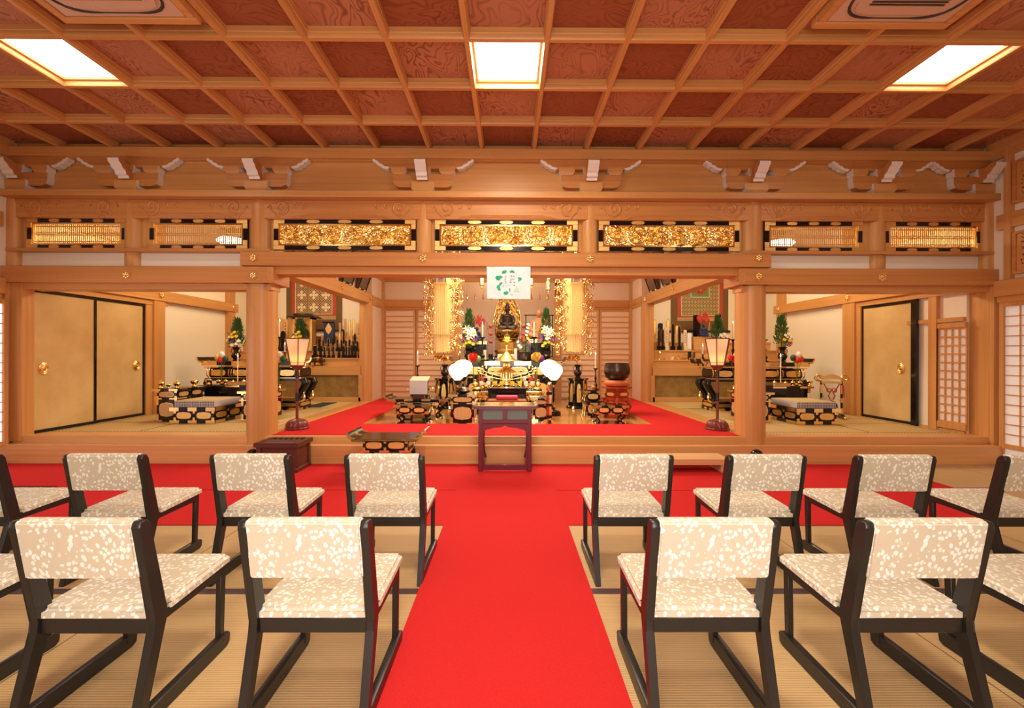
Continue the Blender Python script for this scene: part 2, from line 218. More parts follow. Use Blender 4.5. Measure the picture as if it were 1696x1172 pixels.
# ---------------------------------------------------------------- mesh builder
class B:
    def __init__(s): s.bm = bmesh.new(); s.mi = 0; s.T = MX.Identity(4)
    def _done(s, faces):
        for f in faces: f.material_index = s.mi
    def v(s, co): return s.bm.verts.new(s.T @ V(co))
    def box(s, x0, x1, y0, y1, z0, z1, bev=0.0, seg=1):
        vs = [s.v((x, y, z)) for z in (z0, z1) for y in (y0, y1) for x in (x0, x1)]
        fs = [s.bm.faces.new([vs[i] for i in q]) for q in ((0, 2, 3, 1), (4, 5, 7, 6), (0, 1, 5, 4), (2, 6, 7, 3), (0, 4, 6, 2), (1, 3, 7, 5))]
        s._done(fs)
        if bev:
            es = list({e for f in fs for e in f.edges}); r = bmesh.ops.bevel(s.bm, geom=es, offset=bev, segments=seg, affect='EDGES', profile=0.5); s._done(r['faces'])
        return s
    def hexa(s, bottom, top):
        n = len(bottom); a = [s.v(p) for p in bottom]; b = [s.v(p) for p in top]
        fs = [s.bm.faces.new(a[::-1]), s.bm.faces.new(b)] + [s.bm.faces.new((a[i], a[(i + 1) % n], b[(i + 1) % n], b[i])) for i in range(n)]
        s._done(fs); return s
    def prism(s, pts, axis, lo, hi):
        """2-D outline extruded along an axis: x -> (y,z), y -> (x,z), z -> (x,y)."""
        f = {'x': lambda p, t: (t, p[0], p[1]), 'y': lambda p, t: (p[0], t, p[1]), 'z': lambda p, t: (p[0], p[1], t)}[axis]
        return s.hexa([f(p, lo) for p in pts], [f(p, hi) for p in pts])
    def lathe(s, prof, n=20, at=(0, 0, 0), sx=1.0, sy=1.0, flute=0, fl=0.0):
        rings = []; at = V(at)
        for (r, z) in prof:
            if r < 1e-5: rings.append([s.v(at + V((0, 0, z)))])
            else:
                rg = []
                for i in range(n):
                    a = 2 * pi * i / n; q = r * (1 + fl * abs(cos(flute * a / 2))) if flute else r
                    rg.append(s.v(at + V((cos(a) * q * sx, sin(a) * q * sy, z))))
                rings.append(rg)
        fs = []
        for a, b in zip(rings, rings[1:]):
            if len(a) == 1 and len(b) == 1: continue
            for i in range(n):
                j = (i + 1) % n
                if len(a) == 1: fs.append(s.bm.faces.new((a[0], b[j], b[i])))
                elif len(b) == 1: fs.append(s.bm.faces.new((a[i], a[j], b[0])))
                else: fs.append(s.bm.faces.new((a[i], a[j], b[j], b[i])))
        if len(rings[0]) > 1: fs.append(s.bm.faces.new(rings[0][::-1]))
        if len(rings[-1]) > 1: fs.append(s.bm.faces.new(rings[-1]))
        s._done(fs); return s
    def cyl(s, p0, p1, r0, r1=None, n=12): return s.tube([p0, p1], [r0, r0 if r1 is None else r1], n)
    def tube(s, pts, r, n=8, closed=False, flat=1.0):
        pts = [V(p) for p in pts]; k = len(pts); rs = r if isinstance(r, (list, tuple)) else [r] * k
        up = None; rings = []
        for i in range(k):
            a = pts[(i - 1) % k] if (i or closed) else pts[0]; b = pts[(i + 1) % k] if (i < k - 1 or closed) else pts[-1]
            t = (b - a).normalized()
            if up is None:
                up = V((0, 0, 1)) if abs(t.z) < 0.9 else V((0, 1, 0))
            sd = t.cross(up)
            if sd.length < 1e-4: sd = t.cross(V((1, 0, 0)))
            sd.normalize(); up = sd.cross(t).normalized()
            rings.append([s.v(pts[i] + (sd * cos(2 * pi * j / n) * flat + up * sin(2 * pi * j / n)) * rs[i]) for j in range(n)])
        fs = []
        for i in range(k if closed else k - 1):
            a, b = rings[i], rings[(i + 1) % k]
            for j in range(n): fs.append(s.bm.faces.new((a[j], a[(j + 1) % n], b[(j + 1) % n], b[j])))
        if not closed: fs += [s.bm.faces.new(rings[0][::-1]), s.bm.faces.new(rings[-1])]
        s._done(fs); return s
    def sph(s, c, r, seg=12, sx=1, sy=1, sz=1, rings=None):
        rg = rings or max(5, seg // 2)
        prof = [(sin(pi * i / rg) * r, -cos(pi * i / rg) * r * sz) for i in range(rg + 1)]; prof[0] = (0, prof[0][1]); prof[-1] = (0, prof[-1][1])
        return s.lathe(prof, seg, c, sx, sy)
    def quad(s, a, b, c, d): s._done([s.bm.faces.new([s.v(p) for p in (a, b, c, d)])]); return s
    def poly(s, pts): s._done([s.bm.faces.new([s.v(p) for p in pts])]); return s
    def surf(s, fn, nu, nv, closed_u=False):
        g = [[s.v(fn(i / nu, j / nv)) for i in range(nu if closed_u else nu + 1)] for j in range(nv + 1)]; w_ = len(g[0]); fs = []
        for j in range(nv):
            for i in range(nu): fs.append(s.bm.faces.new((g[j][i], g[j][(i + 1) % w_], g[j + 1][(i + 1) % w_], g[j + 1][i])))
        s._done(fs); return s
    def build(s, name, mats, parent=None, loc=None, fix=True, ang=38):
        if fix: bmesh.ops.recalc_face_normals(s.bm, faces=s.bm.faces[:])
        me = bpy.data.meshes.new(name); s.bm.to_mesh(me); s.bm.free()
        for m in (mats if isinstance(mats, (list, tuple)) else [mats]): me.materials.append(M[m] if isinstance(m, str) else m)
        for p in me.polygons: p.use_smooth = True
        try: me.set_sharp_from_angle(angle=R(ang))
        except Exception: pass
        o = bpy.data.objects.new(name, me); COL.objects.link(o)
        if parent is not None: o.parent = parent
        if loc is not None: o.location = loc
        return o

def tag(o, label=None, cat=None, group=None, kind=None):
    if label: o['label'] = label
    if cat: o['category'] = cat
    if group: o['group'] = group
    if kind: o['kind'] = kind
    return o
def thing(name, label, cat, loc=(0, 0, 0), rz=0.0, group=None, sx=1.0):
    o = bpy.data.objects.new(name, None); o.empty_display_size = 0.1; COL.objects.link(o); o.location = loc; o.rotation_euler = (0, 0, rz); o.scale = (sx, 1, 1)
    return tag(o, label, cat, group)
def struct(o, label=None): return tag(o, label, None, None, 'structure')
def dup(root, loc=None, label=None, rz=None, scale=None, group=None):
    def rec(o, par):
        c = o.copy(); COL.objects.link(c)
        if par is not None: c.parent = par
        for ch in list(KIDS.get(o.name) or o.children): rec(ch, c)
        return c
    r = rec(root, None)
    if loc is not None: r.location = loc
    if rz is not None: r.rotation_euler = (0, 0, rz)
    if scale is not None: r.scale = scale if isinstance(scale, (tuple, list)) else (scale,) * 3
    if label: r['label'] = label
    if group: r['group'] = group
    return r
KIDS = {}
def inst(o, parent, loc, rot=(0, 0, 0), scale=1.0, mat=None):
    """A copy of one part, sharing its mesh."""
    c = o.copy(); COL.objects.link(c); c.parent = parent; c.location = loc; c.rotation_euler = rot; c.scale = scale if isinstance(scale, (tuple, list)) else (scale,) * 3
    return c
def relabel(o, name): o.name = name; return o
SL, SR = 'slatted offering box', 'wooden step'
def cusp(w, h, n=36, lobes=0.06):
    """Cusped cartouche outline, centred, in (x, z)."""
    pts = []
    for i in range(n):
        a = 2 * pi * i / n; c, s_ = cos(a), sin(a)
        k = (abs(c) ** 3.2 + abs(s_) ** 3.2) ** (-1 / 3.2); k *= 1 - lobes * abs(sin(a * 4)) ** 0.7
        pts.append((c * k * w / 2, s_ * k * h / 2))
    return pts
# ---------------------------------------------------------------- hall shell
XC = -0.04                                       # centre line of the building
XL, XR = -6.96, 6.77; XLI, XRI = -6.80, 6.66                             # side walls
ZB = 4.347                                       # underside of the ceiling battens
ZS = 0.352                                       # floor level of the raised sanctuary
b = B(); b.box(XL - .1, XR + .1, -3.1, 5.98, -0.12, 0.0)
M['tatami'] = tatami('rush_mat_hall', (0.55, 0.37, 0.18), (0.62, 2.75, 4.86), (-6.1, -4.2, -2.31, 2.20, 4.11, 6.0))
M['tatamis'] = tatami('rush_mat_side_room', (0.56, 0.39, 0.165), (), (), rib=60)
struct(b.build('floor', 'tatami'))
for nm, x0, x1 in (('wall_left', XL - .15, XL), ('wall_right', XR, XR + .15)):
    struct(B().box(x0, x1, -3.1, 12.6, -.1, 4.6).build(nm, 'plaster'))
struct(B().box(XL - .05, XLI, 6.3, 12.6, .1, 4.5).build('wall_side_room_left', 'plaster')); struct(B().box(XRI, XR + .05, 6.3, 12.6, .1, 4.5).build('wall_side_room_right', 'plaster'))
struct(B().box(XL - .15, XR + .15, -1.45, -1.30, -.1, 4.6).build('wall_back', 'plaster'))
# coffered ceiling: boards, then battens
XCOL = [-0.03 + (k + .5) * S for k in range(-10, 10)]
YROW = [ROW0 + k * S for k in range(-10, 4)]
b = B(); xs = [XL] + [x for x in XCOL if XL < x < XR] + [XR]; ys = [-3.1] + [y for y in YROW if -3.1 < y < 6.1] + [6.25]
for i in range(len(xs) - 1):
    for j in range(len(ys) - 1):
        b.mi = (i + j) % 2
        z = 4.45 - 0.002 * ((i * 7 + j * 3) % 2)
        b.quad((xs[i], ys[j], z), (xs[i + 1], ys[j], z), (xs[i + 1], ys[j + 1], z), (xs[i], ys[j + 1], z))
struct(b.build('ceiling', ['burl1', 'burl2'], fix=False))
struct(B().box(XL - .15, XR + .15, -3.2, 12.7, 4.60, 4.72).build('roof_slab', 'plaster'))
def batten_profile(c):                           # narrow moulded foot under a wider head
    return [(c - .021, ZB), (c + .021, ZB), (c + .030, ZB + .012), (c + .030, ZB + .045), (c + .036, ZB + .052), (c + .036, 4.46), (c - .036, 4.46), (c - .036, ZB + .052), (c - .030, ZB + .045), (c - .030, ZB + .012)]
b = B()
for y in YROW:
    if -3.0 < y < 6.0: b.prism([(q[0], q[1] + (.003 if q[1] < ZB + .06 else 0)) for q in batten_profile(y)], 'x', XL, XR)
struct(b.build('trim_1', 'wx'), 'cross battens of the coffered wooden ceiling')
b = B()
for x in XCOL:
    if XL < x < XR: b.prism(batten_profile(x), 'y', -3.1, 6.13)
struct(b.build('trim_2', 'wy'), 'depth battens of the coffered wooden ceiling')
# ceiling lamps in view
for k, lab in ((-6, 'square lit ceiling lamp beyond the daylit paper screen side'), (0, 'square lit ceiling lamp over the middle red runner'), (6, 'square lit ceiling lamp on the wooden plaque side')):
    t = thing('ceiling_light', lab, 'ceiling light', (-0.03 + k * S, LIGHT_Y, 4.44), 0, 'lamps in the ceiling coffers')
    q = S / 2 - .037
    B().box(-q + .02, q - .02, -q + .02, q - .02, -.012, 0).build('diffuser', 'diffuser', t)
    f = B()
    for a in ((-q, q, -q, -q + .02), (-q, q, q - .02, q), (-q, -q + .02, -q + .02, q - .02), (q - .02, q, -q + .02, q - .02)): f.box(*a, -.04, .0)
    f.build('frame', 'wx', t)
# air conditioners
def air_conditioner(x, lab):
    t = thing('air_conditioner', lab, 'air conditioner', (x, 3.15, 4.33), 0, 'ceiling air conditioners')
    h = .575; f = B()
    for a in ((-h, h, -h, -h + .07), (-h, h, h - .07, h), (-h, -h + .07, -h + .07, h - .07), (h - .07, h, -h + .07, h - .07)): f.box(*a, -.03, .12, .004)
    f.build('casing_frame', 'wx', t)
    q = h - .07; B().box(-q, q, -q, q, -.022, .06, .01).build('panel', 'acwhite', t)
    g = B()
    sq = lambda i, r, e: (cos(2 * pi * i / 64) * (abs(cos(2 * pi * i / 64)) ** e + abs(sin(2 * pi * i / 64)) ** e) ** (-1 / e) * r, sin(2 * pi * i / 64) * (abs(cos(2 * pi * i / 64)) ** e + abs(sin(2 * pi * i / 64)) ** e) ** (-1 / e) * r)
    g.tube([(*sq(i, .455, 4.5), -.024) for i in range(64)], [.005 + .007 * max(0, abs(sin(4 * pi * i / 64)) - .55) / .45 for i in range(64)], 6, True)
    g.build('air_outlet_slot', 'acdark', t)
    B().prism([sq(i, .40, 7) for i in range(64)], 'z', -.040, -.02).build('intake_cover', 'acwhite', t)
    g = B()
    for i in range(22): g.box(-.30, .30, -.30 + i * .028, -.288 + i * .028, -.046, -.039)
    g.build('intake_grille', 'acdark', t)
    return t
air_conditioner(-3.21, 'beige square ceiling air conditioner on the daylit paper screen side')
air_conditioner(3.16, 'beige square ceiling air conditioner on the wooden plaque side')

# ---------------------------------------------------------------- the carved gate wall between hall and sanctuary
struct(B().box(XL, XR, 6.02, 6.3, PH(842, 262, 6.02), ZB, .006).box(XL, XR, 6.10, 6.34, PH(842, 267, 6.1), PH(842, 262, 6.02)).build('trim_3', 'wx'), 'plain wooden moulding where gate wall meets ceiling')
zd0, zd1 = PH(842, 327, 5.95), PH(842, 316, 5.95)
struct(B().box(XL, XR, 6.17, 6.3, PH(842, 290, 6.17), 4.45).box(XL, XR, 6.155, 6.3, zd1 - .03, PH(842, 290, 6.17)).build('wall_front', 'wx'))
struct(B().box(XL, XR, 5.95, 6.45, zd0, zd1, .006).build('beam', 'wx'), 'flat wall plate beam under the white-tipped brackets')
ZR0, ZR1 = PH(842, 416, 6.12), PH(842, 365.5, 6.12)   # transom opening
ZF0, ZF1 = ZR1 + .004, zd0
PIL = [PX(q, 6.2) for q in (434.5, 1242)]              # big round pillars
HANG = [PX(q, 6.2) for q in (225, 703, 975, 1447.5)]   # short posts above the beam
ends = [XL + .02, HANG[0], PIL[0], HANG[1], HANG[2], PIL[1], HANG[3], XR - .02]
def spiral(cx, cz, r, turns, s, y, n=26):
    return [(cx + s * cos(a) * r * (1 - .82 * t), y, cz + sin(a) * r * (1 - .82 * t)) for t, a in ((i / n, -1.9 + turns * 2 * pi * i / n) for i in range(n + 1))]
for i in range(7):
    x0, x1 = ends[i], ends[i + 1]
    bb = B().box(x0, x1, 6.08, 6.32, ZF0, ZF1, .008)
    h = ZF1 - ZF0; y = 6.079
    for s, xe in ((1, x0 + .17), (-1, x1 - .17)):
        bb.tube(spiral(xe + s * .16, ZF0 + h * .60, .105, 1.35, s, y), [.017] * 20 + [.011] * 7, 6)
        bb.tube([(xe - s * .03 + s * k * .03, y, ZF0 + h * .22 + .05 * sin(k * .8) - k * .004 + (.10 if k < 2 else 0)) for k in range(6)], .013, 6)
        for k in (0, 1): bb.tube(spiral(xe + s * (.34 + .13 * k), ZF0 + h * .74, .045, 1.0, s, y, 14), .011, 6)
    w_ = x1 - x0
    for k, (a, zz) in enumerate(((.25, .20), (.20, .12))):
        bb.tube([(x0 + w_ * a, y, ZF0 + .006), (x0 + w_ * (a + .035), y, ZF0 + h * zz), (x1 - w_ * (a + .035), y, ZF0 + h * zz), (x1 - w_ * a, y, ZF0 + .006)], .013, 6)
    struct(bb.build('beam.%03d' % (i + 1), 'cedar'), 'cloud-carved head beam between two round posts')
# posts
def post(nm, x, y, r, z0, z1, mat='wz', neck=0.05, lab=None):
    b = B().lathe([(r, z0), (r, z1 - neck * 1.6), (r * .97, z1 - neck * .7), (r * .88, z1)], 32, (x, y, 0))
    return struct(b.build(nm, mat), lab)
for x in HANG: post('column', x, 6.2, .125, 2.5 if abs(x) > 3 else 2.75, zd0)
for x in PIL:
    post('pillar', x, 6.2, .150, 2.6, zd0)
    struct(B().lathe([(.197, PH(434, 737, 6.0)), (.197, 2.62)], 40, (x, 6.2, 0)).build('pillar', 'wz'), 'big round wooden pillar at the front of the stage')
for x, s in ((XL, 1), (XR, -1)):
    post('column', x + s * .01, 6.14, .10, 2.4, zd0)
    struct(B().box(min(x, x + s * (.23 if s > 0 else .07)), max(x, x + s * (.23 if s > 0 else .07)), 6.036, 6.20 if s > 0 else 6.31, .275, 2.475, .006).box(min(x, x + s * .07), max(x, x + s * .07), 5.975, 6.032, .0, 2.475).build('column', 'wz'))
# nageshi rails
zn0, zn1 = PH(842, 441, 5.97), PH(842, 418, 5.97)
xa, xb = PX(397, 5.97), PX(1277.5, 5.97)
struct(B().box(xa, xb, 5.97, 6.2, zn0, zn1, .006).build('beam.010', 'cedar'), 'long plain beam across the middle of the gate with gold nail covers')
zl = PH(842, 455.5, 6.05)
struct(B().box(PIL[0], PIL[1], 6.04, 6.30, zl, zn0 + .01, .004).build('beam.011', 'wx'), 'lintel over the middle opening')
zs0, zs1, zsl = 2.463, 2.69, 2.382
xr0, xr1 = PX(443, 5.97), PX(1233, 5.97)
for s, x0, x1 in ((1, XL, xr0), (-1, xr1, XR)):
    struct(B().box(x0, x1, 5.97, 6.44, zs0, zs1, .006).build('beam.012', 'cedar'), 'lower plain beam over a side room opening')
    struct(B().box(min(x0, x1), max(x0, x1), 6.062, 6.30, zsl, zs0 + .01).build('beam.013', 'wx'), 'lintel over a side room opening')
    struct(B().box(x0, x1, 6.03, 6.2, PH(842, 419, 6.05), ZR0 + .004, .004).build('trim_4', 'cedar'), 'thin rail under the lattice transoms')
    struct(B().box(x0, x1, 6.15, 6.25, zs1 - .01, ZR0 - .02).build('wall_front', 'plaster'), 'narrow plaster band above a side opening')
# stub beams that carry the pillar tops towards the sanctuary
for x, s in ((PIL[0], 1), (PIL[1], -1)):
    struct(B().box(min(x - s * .16, x + s * .275), max(x - s * .16, x + s * .275), 5.972, 6.42, zs0, zs1 - .002, .006).build('beam.014', 'cedary'), 'short beam end wrapped round a pillar head')
# nail covers
def nail_cover(p, lab, rz=0.0, r=.052):
    t = thing('nail_cover', lab, 'nail cover', p, rz, 'gold hexagon nail covers')
    pts = []
    for i in range(36):
        a = 2 * pi * i / 36; k = 1 + .16 * cos(6 * a); pts.append((sin(a) * r * k, cos(a) * r * k))
    B().prism([(q[0], q[1]) for q in pts], 'y', -.014, .0).build('plate', 'gold', t)
    g = B()
    for i in range(6):
        a = 2 * pi * i / 6; g.sph((sin(a) * r * .58, -.014, cos(a) * r * .58), r * .30, 8, sy=.7)
    g.sph((0, -.020, 0), r * .30, 10); g.build('flower_boss', 'golds', t)
    return t
for q, y, pl, lab in ((420, 427.5, 5.968, 'gold nail cover on the upper beam above the tall lamp by the slatted box'), (700, 428, 5.968, 'gold nail cover on the upper beam above the low black altar tables'), (977.5, 429, 5.968, 'gold nail cover on the upper beam above the black bronze bowl'), (1256, 428.5, 5.968, 'gold nail cover on the upper beam above the tall lamp by the wooden step'),
                  (210, 456, 5.968, 'gold nail cover on the lower beam above the two gold sliding doors'), (420, 456.5, 5.968, 'gold nail cover on the lower beam at the pillar by the slatted box'), (1256, 459, 5.968, 'gold nail cover on the lower beam at the pillar by the wooden step'), (1460, 460, 5.968, 'gold nail cover on the lower beam above the single gold sliding door')):
    nail_cover(P(q, y, pl), lab)
# transom panels
def rect_ring(b, x0, x1, z0, z1, t, y0, y1):
    b.box(x0, x1, y0, y1, z0, z0 + t).box(x0, x1, y0, y1, z1 - t, z1).box(x0, x0 + t, y0, y1, z0 + t, z1 - t).box(x1 - t, x1, y0, y1, z0 + t, z1 - t); return b
def peony_height(u, v, fl, ar):
    h = .012 * NZ.noise(V((u * 9 * ar, v * 9, 3.3))) + .02 * abs(NZ.noise(V((u * 5 * ar + 3 * NZ.noise(V((u * 3 * ar, v * 3, 1))), v * 6, 8.1))))
    for (fu, fv, fr, k, ph) in fl:
        dx, dy = (u - fu) * ar, v - fv; d = math.hypot(dx, dy) / fr
        if d < 1.15:
            a = math.atan2(dy, dx); pet = abs(cos(a * k / 2 + ph + d * 2.2))
            h = max(h, .018 + (.050 * max(0, 1 - d * d) ** .5 if d < 1 else 0) * (.45 + .55 * pet) - .022 * max(0, cos(d * 9)) * (d > .25))
    return h
def transom(px0, px1, kind, lab, seed):
    y = 6.12; x0, x1 = PX(px0, y), PX(px1, y)
    cx = (x0 + x1) / 2; w_ = x1 - x0; hh = ZR1 - ZR0
    t = thing('transom_panel', lab, 'transom panel', (cx, y, ZR0), 0, 'transom panels along the gate wall')
    h2 = w_ / 2; ft = .062
    rect_ring(B(), -h2, h2, 0, hh, ft, 0, .06).build('frame', 'black', t)
    for sx in (-1, 1):
        for z0, z1, zz in ((0, ft, 1), (hh - ft, hh, -1)):
            c = B(); xe = sx * h2; c.box(min(xe, xe - sx * .15), max(xe, xe - sx * .15), -.008, .0, z0 + .003, z1 - .003)
            za = z1 if zz == 1 else z0; c.box(min(xe, xe - sx * ft), max(xe, xe - sx * ft), -.008, 0, min(za, za + zz * .07), max(za, za + zz * .07)); c.build('corner_fitting', 'goldm', t)
    for z in (ft / 2, hh - ft / 2):
        for k in (-1, 0, 1):
            mw = .20 if kind == 'carved' else .155
            B().prism([(k * w_ * .222 + q[0], z + q[1]) for q in cusp(mw, ft * .84, 28, .14)], 'y', -.009, 0).build('medallion', 'goldm', t)
    i0 = h2 - ft
    rect_ring(B(), -i0, i0, ft, hh - ft, .022, .0, .05).build('inner_frame', 'golds', t)
    i1 = i0 - .020; z0, z1 = ft + .02, hh - ft - .02
    if kind == 'carved':
        rnd = random.Random(seed); fl = []
        n = 6
        for k in range(n):
            fl.append(((k + .5) / n + rnd.uniform(-.02, .02), .52 + rnd.choice((-.22, .1, .26, 0)), rnd.uniform(.34, .50), rnd.choice((5, 6, 7)), rnd.uniform(0, 3)))
        for k in range(12): fl.append((rnd.random(), rnd.random(), rnd.uniform(.10, .18), rnd.choice((3, 4, 5)), rnd.uniform(0, 3)))
        ar = (2 * i1) / (z1 - z0)
        B().surf(lambda u, v: (-i1 + u * 2 * i1, .035 - 1.7 * peony_height(u, v, fl, ar), z0 + v * (z1 - z0)), 230, 40).build('peony_carving', 'goldcarve', t, ang=75)
    else:
        g = B(); n = 43
        for k in range(n):
            xx = -i1 + (k + .5) * 2 * i1 / n; g.box(xx - .0055, xx + .0055, .016, .026, z0, z1)
        for f in (.10, .45, .55, .90): g.box(-i1, i1, .012, .022, z0 + f * (z1 - z0) - .006, z0 + f * (z1 - z0) + .006)
        g.build('lattice', 'goldm', t)
    return t
transom(44, 208, 'lattice', 'gold lattice transom in the corner by the daylit screen', 1); transom(247, 409.5, 'lattice', 'gold lattice transom over the white plaster beside the pillar near the slatted box', 2)
transom(453, 688, 'carved', 'gilded peony carving transom above the tall lamp near the slatted box', 3); transom(720, 956, 'carved', 'gilded peony carving transom in the middle above the white sheet', 4); transom(991, 1224, 'carved', 'gilded peony carving transom above the black bronze bowl', 5)
transom(1266, 1428, 'lattice', 'gold lattice transom over the white plaster beside the pillar near the wooden step', 6); transom(1465, 1625, 'lattice', 'gold lattice transom in the corner by the hanging wooden plaques', 7)

# bracket complexes with white-painted ends
def white_ends(b, axis='x', lim=.75):
    b.bm.normal_update()
    for f in b.bm.faces:
        n = f.normal
        f.material_index = 1 if (abs(n.x) > lim if axis == 'x' else (n.y < -.30 or (n.z < -.6 and f.calc_center_median().y < -.16))) else 0
def cloud_tip(s):
    """Outline (x, z) of one cloud-shaped arm end, growing outwards from x = 0."""
    pts = [(0, .16), (.30, .16), (.335, .135), (.325, .10), (.285, .085), (.265, .055), (.225, .045), (.20, .018), (.12, .0), (0, .0)]
    return [(s * a, c) for a, c in pts]
def bracket(x, lab, half=0):
    z0 = zd1; t = thing('roof_bracket', lab, 'bracket', (x, 6.155, z0), 0, 'white tipped brackets above the gate')
    b = B(); b.hexa([(-.11, -.11, 0), (.11, -.11, 0), (.11, 0, 0), (-.11, 0, 0)], [(-.155, -.135, .06), (.155, -.135, .06), (.155, 0, .06), (-.155, 0, .06)]); b.box(-.155, .155, -.135, 0, .06, .155)
    bmesh.ops.recalc_face_normals(b.bm, faces=b.bm.faces[:]); white_ends(b); b.build('bearing_block', ['wx', 'white'], t)
    prof = []
    for i in range(7):
        a = pi / 2 * i / 6; prof.append((-.42 + .10 * (1 - sin(a)) if 0 else -.42 + .10 - .10 * sin(a + 0) , .085 + .10 - .10 * cos(a)))
    low = prof + [(-.42, .27), (.42, .27)] + [(-q[0], q[1]) for q in reversed(prof)]
    lo = [(a, c) for a, c in low]
    b = B(); b.prism(lo, 'y', -.095, 0); bmesh.ops.recalc_face_normals(b.bm, faces=b.bm.faces[:]); white_ends(b); b.build('bracket_arm', ['cedar', 'white'], t)
    for k in (-1, 0, 1):
        xx = k * .335; b = B(); b.hexa([(xx - .075, -.105, .262), (xx + .075, -.105, .262), (xx + .075, 0, .262), (xx - .075, 0, .262)], [(xx - .105, -.125, .305), (xx + .105, -.125, .305), (xx + .105, 0, .305), (xx - .105, 0, .305)]); b.box(xx - .105, xx + .105, -.125, 0, .305, .365)
        bmesh.ops.recalc_face_normals(b.bm, faces=b.bm.faces[:]); white_ends(b, lim=.6); b.build('small_block', ['wx', 'white'], t)
    B().box(-.40, .40, -.095, 0, .345, .50).build('cap_beam', 'cedar', t)
    for s in (-1, 1):
        B().prism([(s * .36 + a, .345 + c) for a, c in cloud_tip(s)], 'y', -.09, 0).build('cloud_tip', 'cedar', t)
        e = B(); pr = cloud_tip(s)[1:-1]; off = [(s * .36 + a + s * .010, .345 + c - .008) for a, c in pr]; inn = [(s * .36 + a - s * .016, .345 + c + .020) for a, c in pr]
        for i in range(len(pr) - 1):
            q = [off[i], off[i + 1], inn[i + 1], inn[i]]
            e.prism(q if s > 0 else q[::-1], 'y', -.093, .0)
        e.build('painted_edge', 'white', t)
    # carved nose reaching out into the hall
    ns = [(-.09, .36), (-.09, .165), (-.155, .165), (-.165, .195), (-.20, .205), (-.215, .25), (-.255, .27), (-.28, .31), (-.315, .335), (-.325, .375), (-.29, .40), (-.24, .385), (-.20, .36)]
    b = B(); b.prism(ns, 'x', -.075, .075); bmesh.ops.recalc_face_normals(b.bm, faces=b.bm.faces[:]); white_ends(b, 'y')
    b.build('carved_nose', ['cedar', 'white'], t)
    return t
BR = [XL + .13] + [HANG[0], PIL[0], HANG[1], HANG[2], PIL[1], HANG[3]] + [XR - .13]
for x, lab in zip(BR, ('white tipped bracket cut off by the corner near the daylit screen', 'white tipped bracket above the post between the two corner lattice transoms', 'white tipped bracket above the round pillar near the slatted box', 'white tipped bracket above the post beside the middle carving, low black tables side', 'white tipped bracket above the post beside the middle carving, bronze bowl side', 'white tipped bracket above the round pillar near the wooden step', 'white tipped bracket above the post between the lattice transoms by the plaques', 'white tipped bracket cut off by the corner near the wooden plaques')):
    bracket(x, lab)

# ---------------------------------------------------------------- raised stage
zl_ = PH(842, 738, 5.9)
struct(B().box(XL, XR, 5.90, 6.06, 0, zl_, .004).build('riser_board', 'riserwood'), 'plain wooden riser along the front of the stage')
struct(B().box(XL + .1, XR - .05, 6.05, 6.32, zl_ - .03, ZS, .004).build('stage_sill', 'riserwood'), 'wooden sill along the front edge of the stage')
struct(B().box(XL, XR, 6.0, 12.7, -.1, .20).build('stage_base', 'plaster'))
xs0, xs1 = PIL[0] + .13, PIL[1] - .13            # inner edge of the side-room sills
for nm, x0, x1 in (('floor_side_room', XLI, PIL[0] - .17), ('floor_side_room', PIL[1] + .17, XRI)):
    struct(B().box(x0, x1, 6.31, 11.8, .2, ZS - .002).build(nm, 'tatamis'))
for x0, x1 in ((PIL[0] - .17, xs0), (xs1, PIL[1] + .17)):
    struct(B().box(x0, x1, 6.31, 11.8, .2, ZS).build('floor_sill', M['wy']))
x2, x3, yf = PX(599.4, 7.1), PX(1082, 7.1), 7.10
struct(B().box(xs0, xs1, 6.31, yf, .2, ZS).box(xs0, x2, yf, 11.8, .2, ZS).box(x3, xs1, yf, 11.8, .2, ZS).build('floor_border', 'wy'))
struct(B().box(x2, x3, yf, 12.6, .2, .30).build('floor_sanctuary', 'wfloor'))
# dashed mat seams in the side rooms
g = B()
for s, x0, x1 in ((-1, XLI + .1, PIL[0] - .2), (1, PIL[1] + .2, XRI - .1)):
    for y in (6.40, 7.25, 9.2):
        n = int((x1 - x0) / .05)
        for k in range(n): g.box(x0 + k * .05, x0 + k * .05 + .026, y - .007, y + .007, ZS - .0015, ZS + .0008)
for x in (-5.45, 5.36):
    for k in range(60): g.box(x - .008, x + .008, 6.45 + k * .05, 6.45 + k * .05 + .026, ZS - .0015, ZS + .0008)
for x in (XLI + .14, XRI - .14):
    for k in range(74): g.box(x - .006, x + .006, 6.45 + k * .05, 6.45 + k * .05 + .026, ZS - .0015, ZS + .0008)
struct(g.build('floor_seam', 'ink'))

# ---------------------------------------------------------------- sanctuary walls
YBK = 11.6
zb0, zb1, zb2, zb3 = (PH(842, q, YBK) for q in (509, 497, 467, 457))
xw0, xw1 = PX(635, YBK), PX(1045.5, YBK)
xk0, xk1 = PX(757, YBK), PX(922, YBK)            # central recess
struct(B().box(xw0 - .3, xk0, YBK + .02, YBK + .15, .2, 4.5).box(xk1, xw1 + .3, YBK + .02, YBK + .15, .2, 4.5).box(xk0 - .2, xk1 + .2, 12.45, 12.6, .2, 4.5).box(xk0 - .1, xk0, YBK + .1, 12.5, .2, 4.5).box(xk1, xk1 + .1, YBK + .1, 12.5, .2, 4.5).build('wall_sanctuary', 'pinkwall'))
for x0, x1 in ((xw0, xk0), (xk1, xw1)):
    struct(B().box(x0, x1, YBK - .05, YBK + .06, zb0, zb1, .004).box(x0, x1, YBK - .02, YBK + .06, zb2, zb3).box(x0, x1, YBK - .03, YBK + .06, zb0 - .05, zb0 - .004).build('trim_5', 'cedar'))
